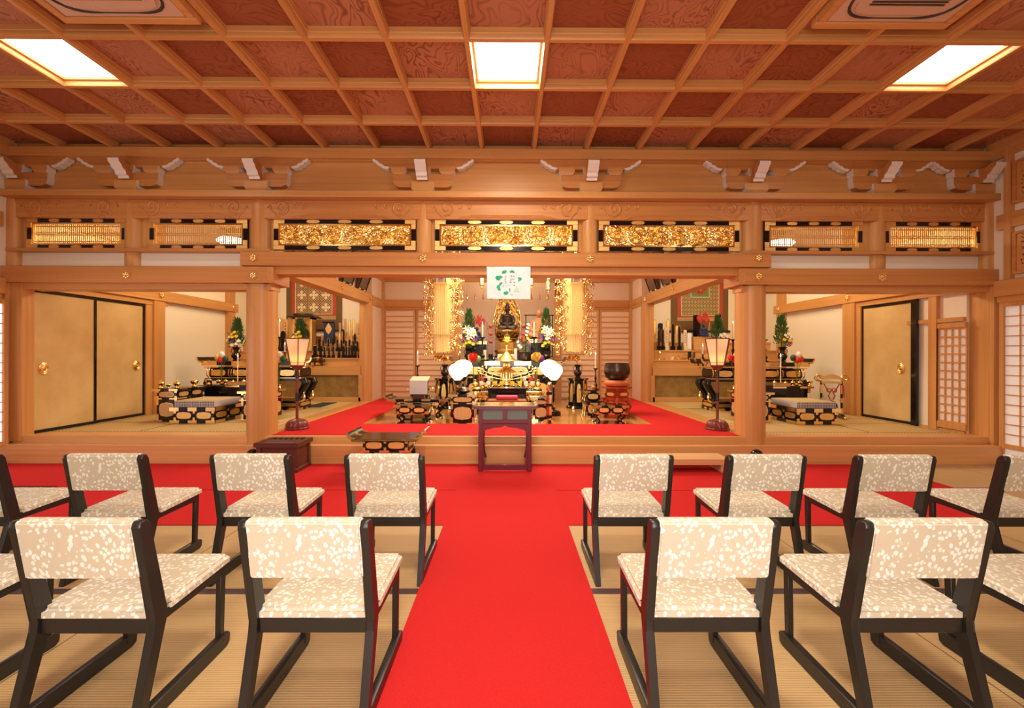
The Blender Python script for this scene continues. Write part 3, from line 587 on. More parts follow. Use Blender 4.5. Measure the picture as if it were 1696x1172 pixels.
struct(B().box(xk0 - .12, xk0 + .06, YBK - .06, YBK + .12, .3, 4.4).build('column', 'wz')); struct(B().box(xk1 - .06, xk1 + .12, YBK - .06, YBK + .12, .3, 4.4).build('column', 'wz'))
struct(B().box(XL - .1, XR + .1, 6.3, 12.7, 4.42, 4.56).build('ceiling_sanctuary', 'wx'))
def slat_door(i, x0, x1, z0, z1, y, rows, mat, lab, vert=(), slat=.012):
    t = struct(bpy.data.objects.new('door_%d' % i, None), lab); COL.objects.link(t); t.location = ((x0 + x1) / 2, y, z0); w_ = (x1 - x0) / 2; h = z1 - z0
    rect_ring(B(), -w_, w_, 0, h, .045, 0, .04).build('door_frame', 'wz', t)
    B().box(-w_ + .04, w_ - .04, .018, .026, .04, h - .04).build('screen_paper', mat, t)
    g = B()
    for k in range(1, rows): z = .045 + (h - .09) * k / rows; g.box(-w_ + .04, w_ - .04, .002, .02, z - slat, z + slat)
    for q in vert: g.box(q - .02, q + .02, .0, .02, .04, h - .04)
    g.build('slat', 'wx', t); return t
ztop = zb0 - .055
for i, (a, c) in enumerate(((635.5, 689), (689, 757), (917, 992), (992, 1045))):
    slat_door(10 + i, PX(a, YBK) + .015, PX(c, YBK) - .015, .31, ztop, YBK - .03 + .012 * (i in (0, 3)), 16, 'shojiwarm', 'slatted wooden sliding screen on the sanctuary rear wall')
for s, xp in ((1, PX(606, 10.6)), (-1, PX(1072, 10.6))):
    struct(B().lathe([(.152, .30), (.152, 2.74)], 28, (xp, 10.6, 0)).build('pillar', 'wz'), 'slim round pillar at the rear corner of the sanctuary')
    xi = xp + s * .11
    struct(B().box(min(xp - .06, xi), max(xp + .06, xi), 10.7, YBK + .1, .3, 4.45).build('wall_sanctuary_side', 'pinkwall'))
    struct(B().box(min(xi, xi + s * .02), max(xi, xi + s * .02), 10.7, YBK, 2.70, 2.93).box(min(xi, xi + s * .02), max(xi, xi + s * .02), 10.7, YBK, 3.42, 3.6).box(min(xi - s * .02, xi + s * .06), max(xi - s * .02, xi + s * .06), YBK - .1, YBK, .3, 4.4).build('trim_6', 'wy'))
    xo = PIL[0] if s > 0 else PIL[1]
    x0, x1 = sorted((xo - s * .12, xo + s * .135))
    struct(B().hexa([(x0, 6.25, 2.67), (x1, 6.25, 2.67), (max(xi, xi - .26) if s > 0 else xi + .26, 10.9, 2.74), (xi - .26 if s > 0 else xi, 10.9, 2.74)] if 0 else [(x0, 6.25, 2.69), (x1, 6.25, 2.69), (x1, 10.75, 2.72), (x0, 10.75, 2.72)], [(x0, 6.25, 2.93), (x1, 6.25, 2.93), (x1, 10.75, 2.95), (x0, 10.75, 2.95)]).build('beam.015', 'wy'), 'depth beam between front pillar and rear pillar')
    struct(B().box(xo - .05, xo + .05, 6.35, 10.75, 2.92, 4.45).build('wall_above_beam', 'pinkwall'))
    for yy in (7.35, 8.55, 10.55): struct(B().box(xo - .08, xo + .08, yy - .09, yy + .09, 2.94, 4.4).build('column', 'wz'))
    for yy, nm in ((9.72 - .95, 'second'), (10.55, 'third')):
        nail_cover((xo + s * .137, yy, 2.83), 'small gold nail cover on the %s depth beam, %s' % (('slatted box side', 'under the portraits') if yy < 10 and s > 0 else ('slatted box side', 'at the rear pillar') if s > 0 else ('bronze bowl side', 'under the portraits') if yy < 10 else ('bronze bowl side', 'at the rear pillar')), R(90) * s, .055)

# ---------------------------------------------------------------- side-room walls
struct(B().box(XLI, PIL[0], 11.62, 11.75, .2, 4.5).build('wall_side_room_back', 'plaster')); struct(B().box(PIL[1], XRI, 11.62, 11.75, .2, 4.5).build('wall_side_room_back', 'plaster'))
def yat(px, X): return X / ((px - 844) / F)      # depth at which the side wall X shows at px
for s, X in ((1, XLI), (-1, XRI)):
    a = lambda d0, d1: (min(X + s * d0, X + s * d1), max(X + s * d0, X + s * d1))
    struct(B().box(*a(0, .12), 6.3, 10.75, 2.50, 2.70, .004).box(*a(0, .07), 6.3, 8.6, 2.41, 2.50).build('trim_7', 'wy'), 'long rail above the sliding doors')
    struct(B().box(*a(0, .10), 6.3, 11.6, 3.40, 3.58).build('trim_8', 'wy'))
    p = B().box(*a(0, .10), 8.24, 8.50, .35, 4.4, .005).box(*a(0, .06), 8.10, 8.26, .35, 2.5)
    if s < 0: p = B().box(*a(0, .10), 8.24, 8.54, .35, 4.4, .005).box(*a(0, .06), 8.14, 8.26, .35, 2.5)
    struct(p.build('column', 'wz')); struct(B().box(*a(0, .10), 10.42, 10.66, .35, 4.4, .005).build('column', 'wz'))
for s, X, side in ((1, XLI, 'over the two gold sliding doors'), (-1, XRI, 'over the single gold sliding door')):
    for yy, nm in ((8.37, 'at the post'), (10.54, 'at the rear end')): nail_cover((X + s * .122, yy, 2.60), 'gold nail cover on the rail %s, %s' % (side, nm), R(90) * s, .055)
def fusuma(i, X, s, y0, y1, hy, lab, proud=0.0):
    t = struct(bpy.data.objects.new('door_%d' % i, None), lab); COL.objects.link(t); t.location = (X + s * proud, y0, ZS); h = 2.055; w_ = y1 - y0
    a = lambda d0, d1: (min(s * d0, s * d1), max(s * d0, s * d1))
    f = B(); e = .035
    f.box(*a(0, .035), 0, w_, 0, .045).box(*a(0, .035), 0, w_, h - .045, h).box(*a(0, .035), 0, e, .045, h - .045).box(*a(0, .035), w_ - e, w_, .045, h - .045); f.build('door_frame', 'black', t)
    B().box(*a(.0, .022), e, w_ - e, .04, h - .04).build('door_paper', 'fusuma', t)
    hp = B()
    for r, d in ((.075, .026), (.05, .032)): hp.tube([(s * d, hy - y0 + cos(k * pi / 12) * r * .82, .92 + sin(k * pi / 12) * r) for k in range(24)], .014, 6, True)
    hp.sph((s * .026, hy - y0, .92), .045, 12, sx=.35); hp.build('door_pull', 'gold', t); return t
fusuma(1, XLI, 1, 6.16, 7.13, 6.33, 'gold papered sliding door next to the daylit screen', .03); fusuma(2, XLI, 1, 7.11, 8.10, 7.93, 'gold papered sliding door beside the black side desk', .0)
fusuma(3, XRI, -1, 7.08, 8.15, 7.33, 'single gold papered sliding door beside the grid window', .0)
struct(B().box(XRI - .075, XRI - .036, 7.0, 7.10, ZS, ZS + 2.055).build('door_4', 'black'), 'edge of a second black framed door slid behind')
t = struct(bpy.data.objects.new('window_1', None), 'grid paper window of the room beyond'); COL.objects.link(t); t.location = (XRI, 6.27, 0.50)
B().box(-.02, -.008, 0, .42, 0, 1.40).build('window_paper', 'shojilil', t)
g = B()
for k in range(12): g.box(-.035, -.012, 0, .42, k * 1.40 / 11 - .010, k * 1.40 / 11 + .010)
for k in range(5): g.box(-.036, -.011, k * .103 - .009, k * .103 + .009, 0, 1.40)
g.build('window_lattice', 'wy', t); rect_ring2 = B().box(-.05, 0, .0, .42, -.10, -.01).box(-.05, 0, .0, .42, 1.41, 1.48).box(-.052, 0, .42, .47, -.1, 1.48); rect_ring2.build('window_frame', 'wz', t)
struct(B().box(XRI - .06, XRI, 6.69, 6.82, ZS, 2.45).box(XRI - .05, XRI, 6.3, 7.2, 2.0, 2.06).box(XRI - .03, XRI, 6.3, 7.2, ZS, ZS + .03).build('trim_9', 'wz'))
# shelf altars along the rear of the side rooms
def rear_shelf(s):
    x0, x1 = (XLI, PX(598, 10.5)) if s < 0 else (PX(1080.5, 10.5), XRI)
    t = thing('rear_shelf', 'honey wood tiered altar shelf crowded with memorial tablets' if s < 0 else 'honey wood tiered altar shelf below the round centred painting', 'altar shelf', ((x0 + x1) / 2, 10.45, ZS)); h = (x1 - x0) / 2
    f = B(); z = lambda py, Y: PH(560 if s < 0 else 1120, py, Y) - ZS
    za, zb_ = z(621 if s < 0 else 622, 10.45), z(606 if s < 0 else 608, 10.45)
    f.box(-h, h, 0, 1.15, 0, z(658, 10.45)).box(-h, h, 0, .05, za, zb_).box(-h, h, .05, 1.15, za + .02, zb_ - .002)
    e = h if s < 0 else -h
    for xx in (e, e - .55 * (1 if s < 0 else -1) * 0 - (1.3 if s < 0 else -1.3)): f.box(min(xx, xx + s * .07 * 1), max(xx, xx + s * .07), .0, .05, .0, za) if 0 else f.box(xx - .045, xx + .045, 0, .05, 0, za)
    f.build('front_frame', 'goldwood', t)
    B().box(-h, h, .055, .07, .08, za + .01).build('foil_panel', 'goldfoil', t)
    levels = [(.18, z(593, 10.63)), (.45, z(593, 10.63) + .16), (.68, z(593, 10.63) + .36), (.90, z(593, 10.63) + .56)] if s < 0 else [(.12, z(596, 10.57)), (.36, z(580, 10.81)), (.62, z(567, 11.07))]
    for k, (y, zz) in enumerate(levels): B().box(-h, h, y, 1.16, zb_ - .01 if k == 0 else levels[k - 1][1], zz).box(-h, h, y - .02, y + .02, zz - .03, zz + .004, .003).build('step', 'goldwood', t)
    return [(10.45 + y, zz + ZS) for y, zz in levels]
LEVL, LEVR = rear_shelf(-1), rear_shelf(1)

# ---------------------------------------------------------------- hall side walls
def screen(i, X, s, y0, y1, lit, lab):
    t = struct(bpy.data.objects.new('window_%d' % i, None), lab); COL.objects.link(t); t.location = (X, y0, 0.02); w_ = y1 - y0; h = 2.20
    a = lambda d0, d1: (min(s * d0, s * d1), max(s * d0, s * d1))
    f = B().box(*a(.0, .05), 0, .05, 0, h).box(*a(0, .05), w_ - .05, w_, 0, h).box(*a(0, .05), .05, w_ - .05, h - .06, h).box(*a(0, .05), .05, w_ - .05, 0, .06).box(*a(0, .05), .05, w_ - .05, .22, .28); f.build('window_frame', 'wz', t)
    B().box(*a(.012, .02), .05, w_ - .05, .28, h - .06).build('window_paper', 'shojilit' if lit else 'shoji', t); B().box(*a(.006, .02), .05, w_ - .05, .06, .22).build('kick_panel', 'shoji', t)
    g = B()
    for k in range(1, 14): z = .28 + (h - .34) * k / 14; g.box(*a(.02, .034), .05, w_ - .05, z - .006, z + .006)
    for k in range(1, 4): g.box(*a(.02, .034), w_ * k / 4 - .006, w_ * k / 4 + .006, .28, h - .06)
    g.build('window_lattice', 'wy', t)
for k in range(5):
    screen(20 + k, XL + .07, 1, 5.972 - .92 * (k + 1), 5.972 - .92 * k, True, 'paper screen glowing with daylight'); screen(30 + k, XR, -1, 5.93 - .92 * (k + 1), 5.93 - .92 * k, False, 'paper screen on the plaque side wall')
for s, X in ((1, XL), (-1, XR)):
    a = lambda d0, d1: (min(X + s * d0, X + s * d1), max(X + s * d0, X + s * d1))
    struct(B().box(*a(0, .09), -3, 5.97, 2.30, 2.52, .005).box(*a(0, .06), -3, 5.95, 2.22, 2.30).box(*a(0, .05), -3, 5.97, 3.22, 3.42).box(*a(0, .05), -3, 6.1, 4.20, 4.46).build('trim_10', 'wy'))
def plaque(z0, z1, lab):
    t = thing('wooden_plaque', lab, 'plaque', (XR - .03, 5.36, z0), 0, 'calligraphy plaques on the side wall'); h = z1 - z0
    B().box(-.03, .0, 0, .36, 0, h, .004).build('board', 'wz', t)
    f = B().box(-.045, .02, -.04, 0, -.03, h + .03).box(-.045, .02, .36, .40, -.03, h + .03).box(-.045, .02, 0, .36, -.03, 0).box(-.045, .02, 0, .36, h, h + .03); f.build('frame', 'cedary', t)
    g = B(); rnd = random.Random(int(z0 * 10))
    for col in (.06, .17, .28):
        for k in range(int(h / .075)):
            zc = h - .05 - k * .075
            for q in range(5):
                u, v, du, dv = rnd.uniform(-.025, .025), rnd.uniform(-.025, .025), rnd.uniform(-.02, .02), rnd.uniform(-.02, .02); g.tube([(-.031, col + u, zc + v), (-.031, col + u + du, zc + v + dv)], .004, 4)
    g.build('brush_lettering', 'ink', t)
plaque(2.60, 3.10, 'lower wooden plaque with black brush writing on the side wall'); plaque(3.55, 4.05, 'upper wooden plaque with black brush writing under the ceiling')
struct(B().box(XR - .06, XR, 5.79, 5.87, 2.5, 4.3).build('trim_11', 'wz'))
for i, (a, c) in enumerate(((44, 208), (247, 409.5), (453, 688), (720, 956), (991, 1224), (1266, 1428), (1465, 1625))):
    struct(B().box(ends[i], PX(a, 6.12) + .004, 6.16, 6.24, ZR0, ZR1 + .01).box(PX(c, 6.12) - .004, ends[i + 1], 6.16, 6.24, ZR0, ZR1 + .01).build('trim_12', 'wz'))
# ---------------------------------------------------------------- carpets
def slab(pts, z0, z1): return B().prism(pts, 'z', z0, z1)
tag(slab([(-.560, -1.0), (.535, -1.0), (.505, 5.86), (-.575, 5.86)], .012, .017).build('carpet_runner', 'red'), 'long red felt runner down the middle aisle between the chairs', 'carpet')
tag(slab([(XL + .16, 4.90), (XL + .16, 5.885), (5.0, 5.885), (5.0, 4.765), (-4.95, 4.765), (-5.05, 4.89)], .0065, .0112).build('carpet_strip', 'red'), 'red felt strip lying along the foot of the stage riser', 'carpet')
tag(slab([(-5.3, 3.80), (-5.3, 4.79), (5.3, 4.79), (5.3, 3.80)], .002, .006).build('carpet_strip', 'red'), 'red felt strip under the front row of chairs', 'carpet')
b = B(); xa_, xb_ = PX(457, 6.2) - .0, PX(1219, 6.2)
pts = [(xa_ - .03, 6.12), (xb_ + .03, 6.12), (xb_ + .02, 6.5), (xb_ - .06, 11.45), (x3, 11.45), (x3, yf), (x2, yf), (x2, 11.45), (xa_ + .06, 11.45), (xa_ - .02, 6.5)]
tag(slab(pts, ZS + .001, ZS + .007).build('carpet', 'red'), 'red felt carpet framing the sunken altar floor on three sides', 'carpet')

# ---------------------------------------------------------------- chairs
def make_chair():
    t = thing('hall_chair', '', 'chair', (0, 0, 0), 0, 'low black hall chairs with flecked brocade'); w_ = .257; pt = .036
    for s in (-1, 1):
        prof = [(-.108, .0), (-.060, .0), (.052, .385), (.058, .43), (-.028, .815), (-.046, .838), (-.078, .838), (-.086, .815), (-.002, .40), (-.006, .36)]
        b = B(); b.prism(prof, 'x', s * w_ - (pt if s > 0 else 0), s * w_ + (0 if s > 0 else pt)); bmesh.ops.bevel(b.bm, geom=b.bm.edges[:], offset=.004, segments=1, affect='EDGES'); b.build('rear_post', 'blackm', t)
        b = B(); x0 = s * (w_ - .012); b.prism([(.408, .03), (.440, .03), (.456, .42), (.418, .42)], 'x', min(x0, x0 - s * .028), max(x0, x0 - s * .028)); bmesh.ops.bevel(b.bm, geom=b.bm.edges[:], offset=.003, segments=1, affect='EDGES'); b.build('front_leg', 'blackm', t)
        b = B(); b.prism([(-.095, .0), (.445, .0), (.468, .012), (.474, .055), (.462, .068), (.40, .068), (-.07, .068)], 'x', min(s * w_, s * (w_ - pt)), max(s * w_, s * (w_ - pt))); bmesh.ops.bevel(b.bm, geom=b.bm.edges[:], offset=.004, segments=1, affect='EDGES'); sk = b.build('floor_runner', 'blackm', t)
        B().cyl((s * w_, .425, .045), (s * (w_ + .0015), .425, .045), .006, n=10).build('bolt', 'bronze', sk)
        x0 = s * (w_ - .008); B().box(min(x0, x0 - s * .026), max(x0, x0 - s * .026), .04, .43, .375, .418, .003).build('side_rail', 'blackm', t)
    B().box(-w_ + pt, w_ - pt, .004, .034, .345, .410, .004).build('rear_rail', 'blackm', t); B().box(-w_ + .03, w_ - .03, .415, .44, .37, .42, .003).build('front_rail', 'blackm', t)
    iw = w_ - pt + .004; ow = w_ - .002; lo, hi = .408, .447
    b = B(); pts = [(-iw, .006), (iw, .006), (iw, .050), (ow, .085), (ow, .468), (ow - .02, .482), (-ow + .02, .482), (-ow, .468), (-ow, .085), (-iw, .050)]
    b.hexa([(x, y, lo + y * .035) for x, y in pts], [(x, y, hi + y * .035) for x, y in pts]); bmesh.ops.bevel(b.bm, geom=[e for e in b.bm.edges if all(len(f.verts) <= 10 for f in e.link_faces) and max(v.co.z - v.co.y * .035 for v in e.verts) > .44 and abs(e.verts[0].co.z - e.verts[1].co.z - (e.verts[0].co.y - e.verts[1].co.y) * .035) < 1e-4], offset=.016, segments=3, affect='EDGES'); b.build('seat', 'brocade', t)
    b = B(); b.prism([(-.053, .600), (-.020, .600), (-.046 + .018, .838), (-.050, .846), (-.078, .846), (-.092, .836)], 'x', -iw, iw); bmesh.ops.bevel(b.bm, geom=b.bm.edges[:], offset=.006, segments=2, affect='EDGES'); b.build('backrest', 'brocade', t)
    return t
chair0 = make_chair()
NEAR = [(-.81, 1.795, 0), (-1.70, 1.790, 0), (-2.575, 1.79, 0), (.82, 1.795, 0), (1.665, 1.790, 0), (2.50, 1.79, 0)]
FAR = [(-.815, 2.905, 0), (-1.685, 2.905, 0), (-2.63, 2.905, .0), (-3.56, 2.90, 0), (.815, 2.905, 0), (1.685, 2.905, 0), (2.53, 2.90, 0), (3.495, 2.90, 0)]
CL = ['rear row chair beside the runner, on the slatted offering box side', 'rear row chair second from the runner, on the slatted offering box side', 'rear row chair third from the runner, slatted box side, only its seat corner showing',
      'rear row chair beside the runner, on the wooden step side', 'rear row chair second from the runner, on the wooden step side', 'rear row chair third from the runner, wooden step side, cut off by the picture edge',
      'front row chair beside the runner, before the low black offering table', 'front row chair second from the runner, before the slatted offering box', 'front row chair third from the runner, on the slatted offering box side', 'front row chair fourth from the runner, slatted box side, cut off by the picture edge',
      'front row chair beside the runner, before the plain wooden step', 'front row chair second from the runner, before a small black ball stand', 'front row chair third from the runner, on the wooden step side', 'front row chair fourth from the runner, wooden step side, cut off by the picture edge']
for i, (x, y, r) in enumerate(NEAR + FAR):
    o = chair0 if i == 0 else dup(chair0)
    o.location = (x, y, .0); o['label'] = CL[i]

# ---------------------------------------------------------------- red lacquer incense desk on the aisle
t = thing('incense_desk', 'dark red lacquered desk with bronze top standing at the end of the aisle', 'desk', (PX(837, 5.65), 5.47, .0185)); hw = .335
b = B(); prof = [(-.418, .825), (-.412, .800), (-.36, .788), (.36, .788), (.412, .800), (.418, .825), (.408, .848), (.375, .829), (-.375, .829), (-.408, .848)]
b.prism(prof, 'y', -.03, .41); b.build('desk_top', 'lacqred', t)
B().box(-.372, .372, -.018, .40, .822, .8315).build('top_plate', 'deskplate', t)
for sx in (-1, 1):
    for y0 in (0, .34):
        x0 = sx * hw; B().box(min(x0, x0 - sx * .052), max(x0, x0 - sx * .052), y0, y0 + .05, 0, .795, .004).build('leg', 'lacqred', t)
    x0 = sx * (hw - .015); B().box(min(x0, x0 - sx * .02), max(x0, x0 - sx * .02), .05, .34, .60, .795).build('side_panel', 'lacqred', t)
    x0 = sx * (hw - .01); B().box(min(x0, x0 - sx * .03), max(x0, x0 - sx * .03), .05, .34, .035, .085).build('side_stretcher', 'lacqred', t)
for y0 in (.006, .35):
    iw = hw - .052; b = B(); op = [(-iw, .09), (-iw, .60)] + [(iw, .60), (iw, .09), (iw - .035, .10)]
    arc = [(iw - .035, .10), (iw - .012, .20), (iw - .005, .34), (iw - .010, .46), (iw - .025, .51), (iw - .06, .53), (iw - .10, .535), (iw - .125, .545), (iw - .17, .552), (.05, .556), (.025, .568), (0, .578)]
    pts = arc + [(-a, c) for a, c in arc[-2::-1]] + [(-iw, .09), (-iw, .605), (iw, .605), (iw, .09)]
    b.prism(pts, 'y', y0, y0 + .025); b.build('arched_apron', 'lacqred', t)
    if y0 < .1: B().box(-iw, iw, y0, y0 + .03, .02, .085, .003).build('lower_stretcher', 'lacqred', t)
    B().box(-iw, iw, y0, y0 + .03, .772, .795).box(-iw, iw, y0, y0 + .03, .60, .655).box(-.028, .028, y0 - .004, y0 + .03, .655, .775, .003).build('upper_frame', 'lacqred', t)
    for sx in (-1, 1): B().box(min(sx * .028, sx * iw), max(sx * .028, sx * iw), y0 + .012, y0 + .02, .655, .775).build('gauze_panel', 'green_cloth', t)

# ---------------------------------------------------------------- offering box
t = thing('offering_box', 'dark brown slatted wooden offering box at the foot of the stage', 'offering box', (PX(459, 5.45), 5.44, .0128)); hw, d, h = .262, .37, .37
B().box(-hw + .02, hw - .02, .015, d - .015, .03, h - .05).build('body', 'boxwood', t)
for sx in (-1, 1):
    for y0 in (0, d - .05):
        x0 = sx * (hw - .005); B().box(min(x0, x0 - sx * .06), max(x0, x0 - sx * .06), y0 + .002, y0 + .048, 0, h - .05, .003).build('corner_post', 'boxwood', t)
B().box(-hw, hw, -.004, d + .004, 0, .05, .004).build('plinth', 'boxwood', t)
b = rect_ring(B(), -hw - .015, hw + .015, -.02, d + .02, .055, 0, .055); bm2 = b.bm
for v in bm2.verts: v.co = V((v.co.x, v.co.z, h - .055 + v.co.y))
b.build('rim', 'boxwood', t)
for k in range(7):
    x0 = -hw + .045 + k * (2 * hw - .09) / 6; B().prism([(x0 - .018, h - .035), (x0 + .018, h - .035), (x0 + .004, h - .006), (x0 - .004, h - .006)], 'y', .02, d - .02).build('slat', 'boxwood', t)

# ---------------------------------------------------------------- plain step and ball stands
t = thing('wooden_step', 'low plain wooden step bench at the foot of the stage', 'step', (PX(1140, 5.6), 5.46, .0128)); hw = .475
B().box(-hw, hw, -.01, .33, .095, .170, .004).build('tread', 'balus', t)
for sx in (-1, 1): x0 = sx * (hw - .03); B().box(min(x0, x0 - sx * .085), max(x0, x0 - sx * .085), 0, .32, 0, .095, .003).build('leg', 'balus', t)
for px_, lab in ((419.5, 'small glossy black ball stand beside the slatted offering box'), (1254, 'small glossy black ball stand beyond the wooden step')):
    t = thing('ball_stand', lab, 'stand', (PX(px_, 5.62), 5.62, .0128), 0, 'black ball stands at the pillar feet')
    B().lathe([(.085, 0), (.085, .015), (.05, .03), (.035, .06), (.04, .12)], 20).build('base', 'black', t); B().sph((0, 0, .183), .077, 20).build('ball', 'black', t)

# ---------------------------------------------------------------- black and gold lacquer furniture kit
def frieze(t, w, d, z0, z1, nf, ns, pmat='goldp', post=.03, back=False):
    """A black lacquered carcass with gold-mounted posts and cartouche panels."""
    g = B().box(-w, w, 0, d, z0, z1); g.mi = 1
    h = z1 - z0; p = post; o = .006
    for k in range(nf + 1):
        x = -w + k * (2 * w) / nf; x0, x1 = max(-w - o, x - p / 2 - (p / 2 if k == nf else 0)), min(w + o, x + p / 2 + (p / 2 if k == 0 else 0))
        for a, c in ((0, .28), (.72, 1)): g.box(x0, x1, -o, .012, z0 + h * a, z0 + h * c)
    for sx in (-1, 1):
        for k in range(ns + 1):
            y = k * d / ns; y0, y1 = max(0, y - p / 2), min(d, y + p / 2)
            for a, c in ((0, .28), (.72, 1)): g.box(min(sx * (w - .01), sx * (w + o)), max(sx * (w - .01), sx * (w + o)), y0, y1, z0 + h * a, z0 + h * c)
    g.build('body', ['black', 'golds'], t)
    pw, ph = 2 * w / nf - p * 2.7, h * .66
    for k in range(nf):
        cx = -w + (k + .5) * 2 * w / nf
        B().prism([(cx + q[0], (z0 + z1) / 2 + q[1]) for q in cusp(pw + .014, ph + .014)], 'y', -.006, 0).build('panel_rim', 'golds', t)
        B().prism([(cx + q[0], (z0 + z1) / 2 + q[1]) for q in cusp(pw, ph)], 'y', -.009, 0).build('panel', pmat, t)
    pw = d / ns - p * 2.7
    for sx in (-1, 1):
        for k in range(ns):
            cy = (k + .5) * d / ns; q0, q1 = sorted((sx * w, sx * (w + .008)))
            B().prism([(cy + q[0], (z0 + z1) / 2 + q[1]) for q in cusp(pw, ph)], 'x', q0, q1).build('side_panel', pmat, t)
def board(t, w, d, z0, z1, over=.03, n=2, nm='board', y0=0.0):
    """A black board whose edge carries gold fittings."""
    g = B().box(-w - over, w + over, y0 - over, d + over, z0, z1, .003); g.mi = 1; W = w + over; o = .004; L_ = 2 * W; seg = L_ / (2 * n + 1)
    for k in range(0, 2 * n + 1, 2): g.box(-W + k * seg + (.0 if k else -o), -W + (k + 1) * seg + (o if k == 2 * n else 0), y0 - over - o, y0 - over + .015, z0 - .001, z1 + .001)
    D = d + 2 * over - y0; m = max(1, n - 1); sg = D / (2 * m + 1)
    for sx in (-1, 1):
        for k in range(0, 2 * m + 1, 2): g.box(min(sx * (W - .012), sx * (W + o)), max(sx * (W - .012), sx * (W + o)), y0 - over + k * sg, y0 - over + (k + 1) * sg, z0 - .001, z1 + .001)
    g.build(nm, ['black', 'golds'], t)
def upturned(t, w, d, z, size=.06, over=.03):
    for sx in (-1, 1):
        W = w + over; pr = [(0, 0), (.9, .0), (1.25, .35), (1.45, 1.0), (1.2, 1.1), (1.0, .55), (.7, .25), (0, .16)]
        pts = [(sx * (W - size * .6 + a * size), z + c * size) for a, c in pr]
        g = B().prism(pts, 'y', -over, d + over); g.mi = 1
        for y0, y1 in ((-over - .004, -over + .03), (d / 2 - .05, d / 2 + .05), (d + over - .03, d + over + .004)): g.prism([(a + sx * .003, c + .003) for a, c in pts], 'y', y0, y1)
        g.build('upturned_end', ['black', 'golds'], t)
def scroll_legs(t, w, d, h, gold=True):
    for sx in (-1, 1):
        for y in (.05, d - .05):
            B().tube([(sx * (w - .04), y, h), (sx * (w + .005), y, h * .86), (sx * (w + .01), y, h * .68), (sx * (w - .045), y, h * .42), (sx * (w - .05), y, h * .26), (sx * (w - .005), y, h * .10), (sx * (w + .02), y, h * .16)], [h * .13, h * .12, h * .10, h * .075, h * .07, h * .07, h * .04], 10).build('leg', 'black', t)
            B().sph((sx * (w + .02), y - .01, h * .14), h * .085, 10).build('leg_tip', 'golds', t)

# low black table at the foot of the stage
t = thing('offering_table', 'low black and gold table with upturned ends before the stage riser', 'table', (PX(642, 5.4), 5.30, .0128))
w_, d = .27, .40
board(t, w_, d, 0, .03, .02); scroll_legs(t, w_ - .01, d, .28); frieze(t, w_, d, .315, .425, 2, 1, 'goldp'); board(t, w_, d, .29, .315, .03)
B().box(-w_ - .125, w_ + .125, -.05, d + .05, .425, .45, .004).build('table_top', 'black', t); g = rect_ring(B(), -w_ - .127, w_ + .127, .434, .446, .004, -.053, -.048); g.build('edge_line', 'golds', t)
upturned(t, w_ + .085, d, .448, .075, .04)
# ---------------------------------------------------------------- central sanctuary
ZC = .30
def candle(p, h=.16, r=.011, lab='', flame=1.0):
    t = thing('candle', lab, 'candle', p, 0, 'burning white candles')
    B().lathe([(r * .85, 0), (r, h), (r * .4, h + .003)], 12).build('wax', 'candle', t); B().lathe([(0, h), (.009 * flame, h + .014), (.007 * flame, h + .026), (0, h + .05 * flame + .01)], 10).build('flame', 'flame', t); return t
def candlestick(p, h, lab, r=.06, group='dark turned candlesticks'):
    t = thing('candlestick', lab, 'candlestick', p, 0, group)
    B().lathe([(r * 1.15, 0), (r * 1.2, h * .03), (r * .7, h * .07), (r * .5, h * .12), (r * .75, h * .18), (r * .8, h * .22), (r * .35, h * .30)], 20).build('base', 'bronzed', t)
    B().lathe([(r * .35, h * .28), (r * .28, h * .45), (r * .5, h * .52), (r * .5, h * .55), (r * .26, h * .60), (r * .24, h * .88), (r * .4, h * .93)], 16).build('stem', 'bronzed', t)
    B().lathe([(r * .3, h * .93), (r * .85, h * .96), (r * .9, h), (r * .6, h), (r * .1, h * .985)], 20).build('drip_pan', 'bronzed', t); return t
def lit_stick(p, h, ch, lab, lab2, r=.06, cr=.011):
    candlestick(p, h, lab, r); candle((p[0], p[1], p[2] + h), ch, cr, lab2)
def petal(l, w_, curl=.3, n=5):
    b = B(); b.surf(lambda u, v: ((u - .5) * w_ * sin(pi * min(1, v * .85 + .12)) , v * l * cos(curl * v * 1.4), v * l * sin(curl * v * 1.4) + .12 * w_ * (abs(u - .5) * 2) ** 2), 2, n); return b
def flower_mesh(nm, mat, r, npet, lift=.5, layers=1, core=None, wide=.7):
    b = B(); T0 = b.T
    for ly in range(layers):
        k = 1 - ly * .25
        for i in range(npet):
            b.T = MX.Rotation(2 * pi * (i + .5 * ly) / npet, 4, 'Z') @ MX.Rotation(lift * (.5 + .7 * ly), 4, 'X'); b.mi = 0
            b.surf(lambda u, v: ((u - .5) * wide * r * k * sin(pi * min(1, v * .8 + .15)), v * r * k, .10 * r * sin(v * 2.5)), 2, 4)
    b.T = T0
    if core: b.mi = 1; b.sph((0, 0, r * .1), r * .22, 8, sz=.6)
    o = b.build(nm, [mat, core] if core else [mat], None, fix=False); return o
PROTO = []
def protos():
    for key, nm, a in (('lily', 'lily_bloom', ('fw', .085, 6, .35, 1, 'fy', .42)), ('mumy', 'yellow_bloom', ('fy', .040, 10, .4, 2, None, .5)), ('mump', 'purple_bloom', ('fp', .042, 9, .5, 2, None, .5)), ('mumk', 'magenta_bloom', ('fpk', .042, 9, .5, 2, None, .5)), ('mumw', 'white_bloom', ('fw', .042, 9, .5, 2, None, .5)), ('redb', 'red_bloom', ('fr', .045, 8, .5, 2, None, .5)), ('navyb', 'violet_bloom', ('fp', .04, 8, .6, 2, None, .5))):
        o = flower_mesh(nm, *a); BLOOM[key] = o; PROTO.append(o)
BLOOM = {}
protos()
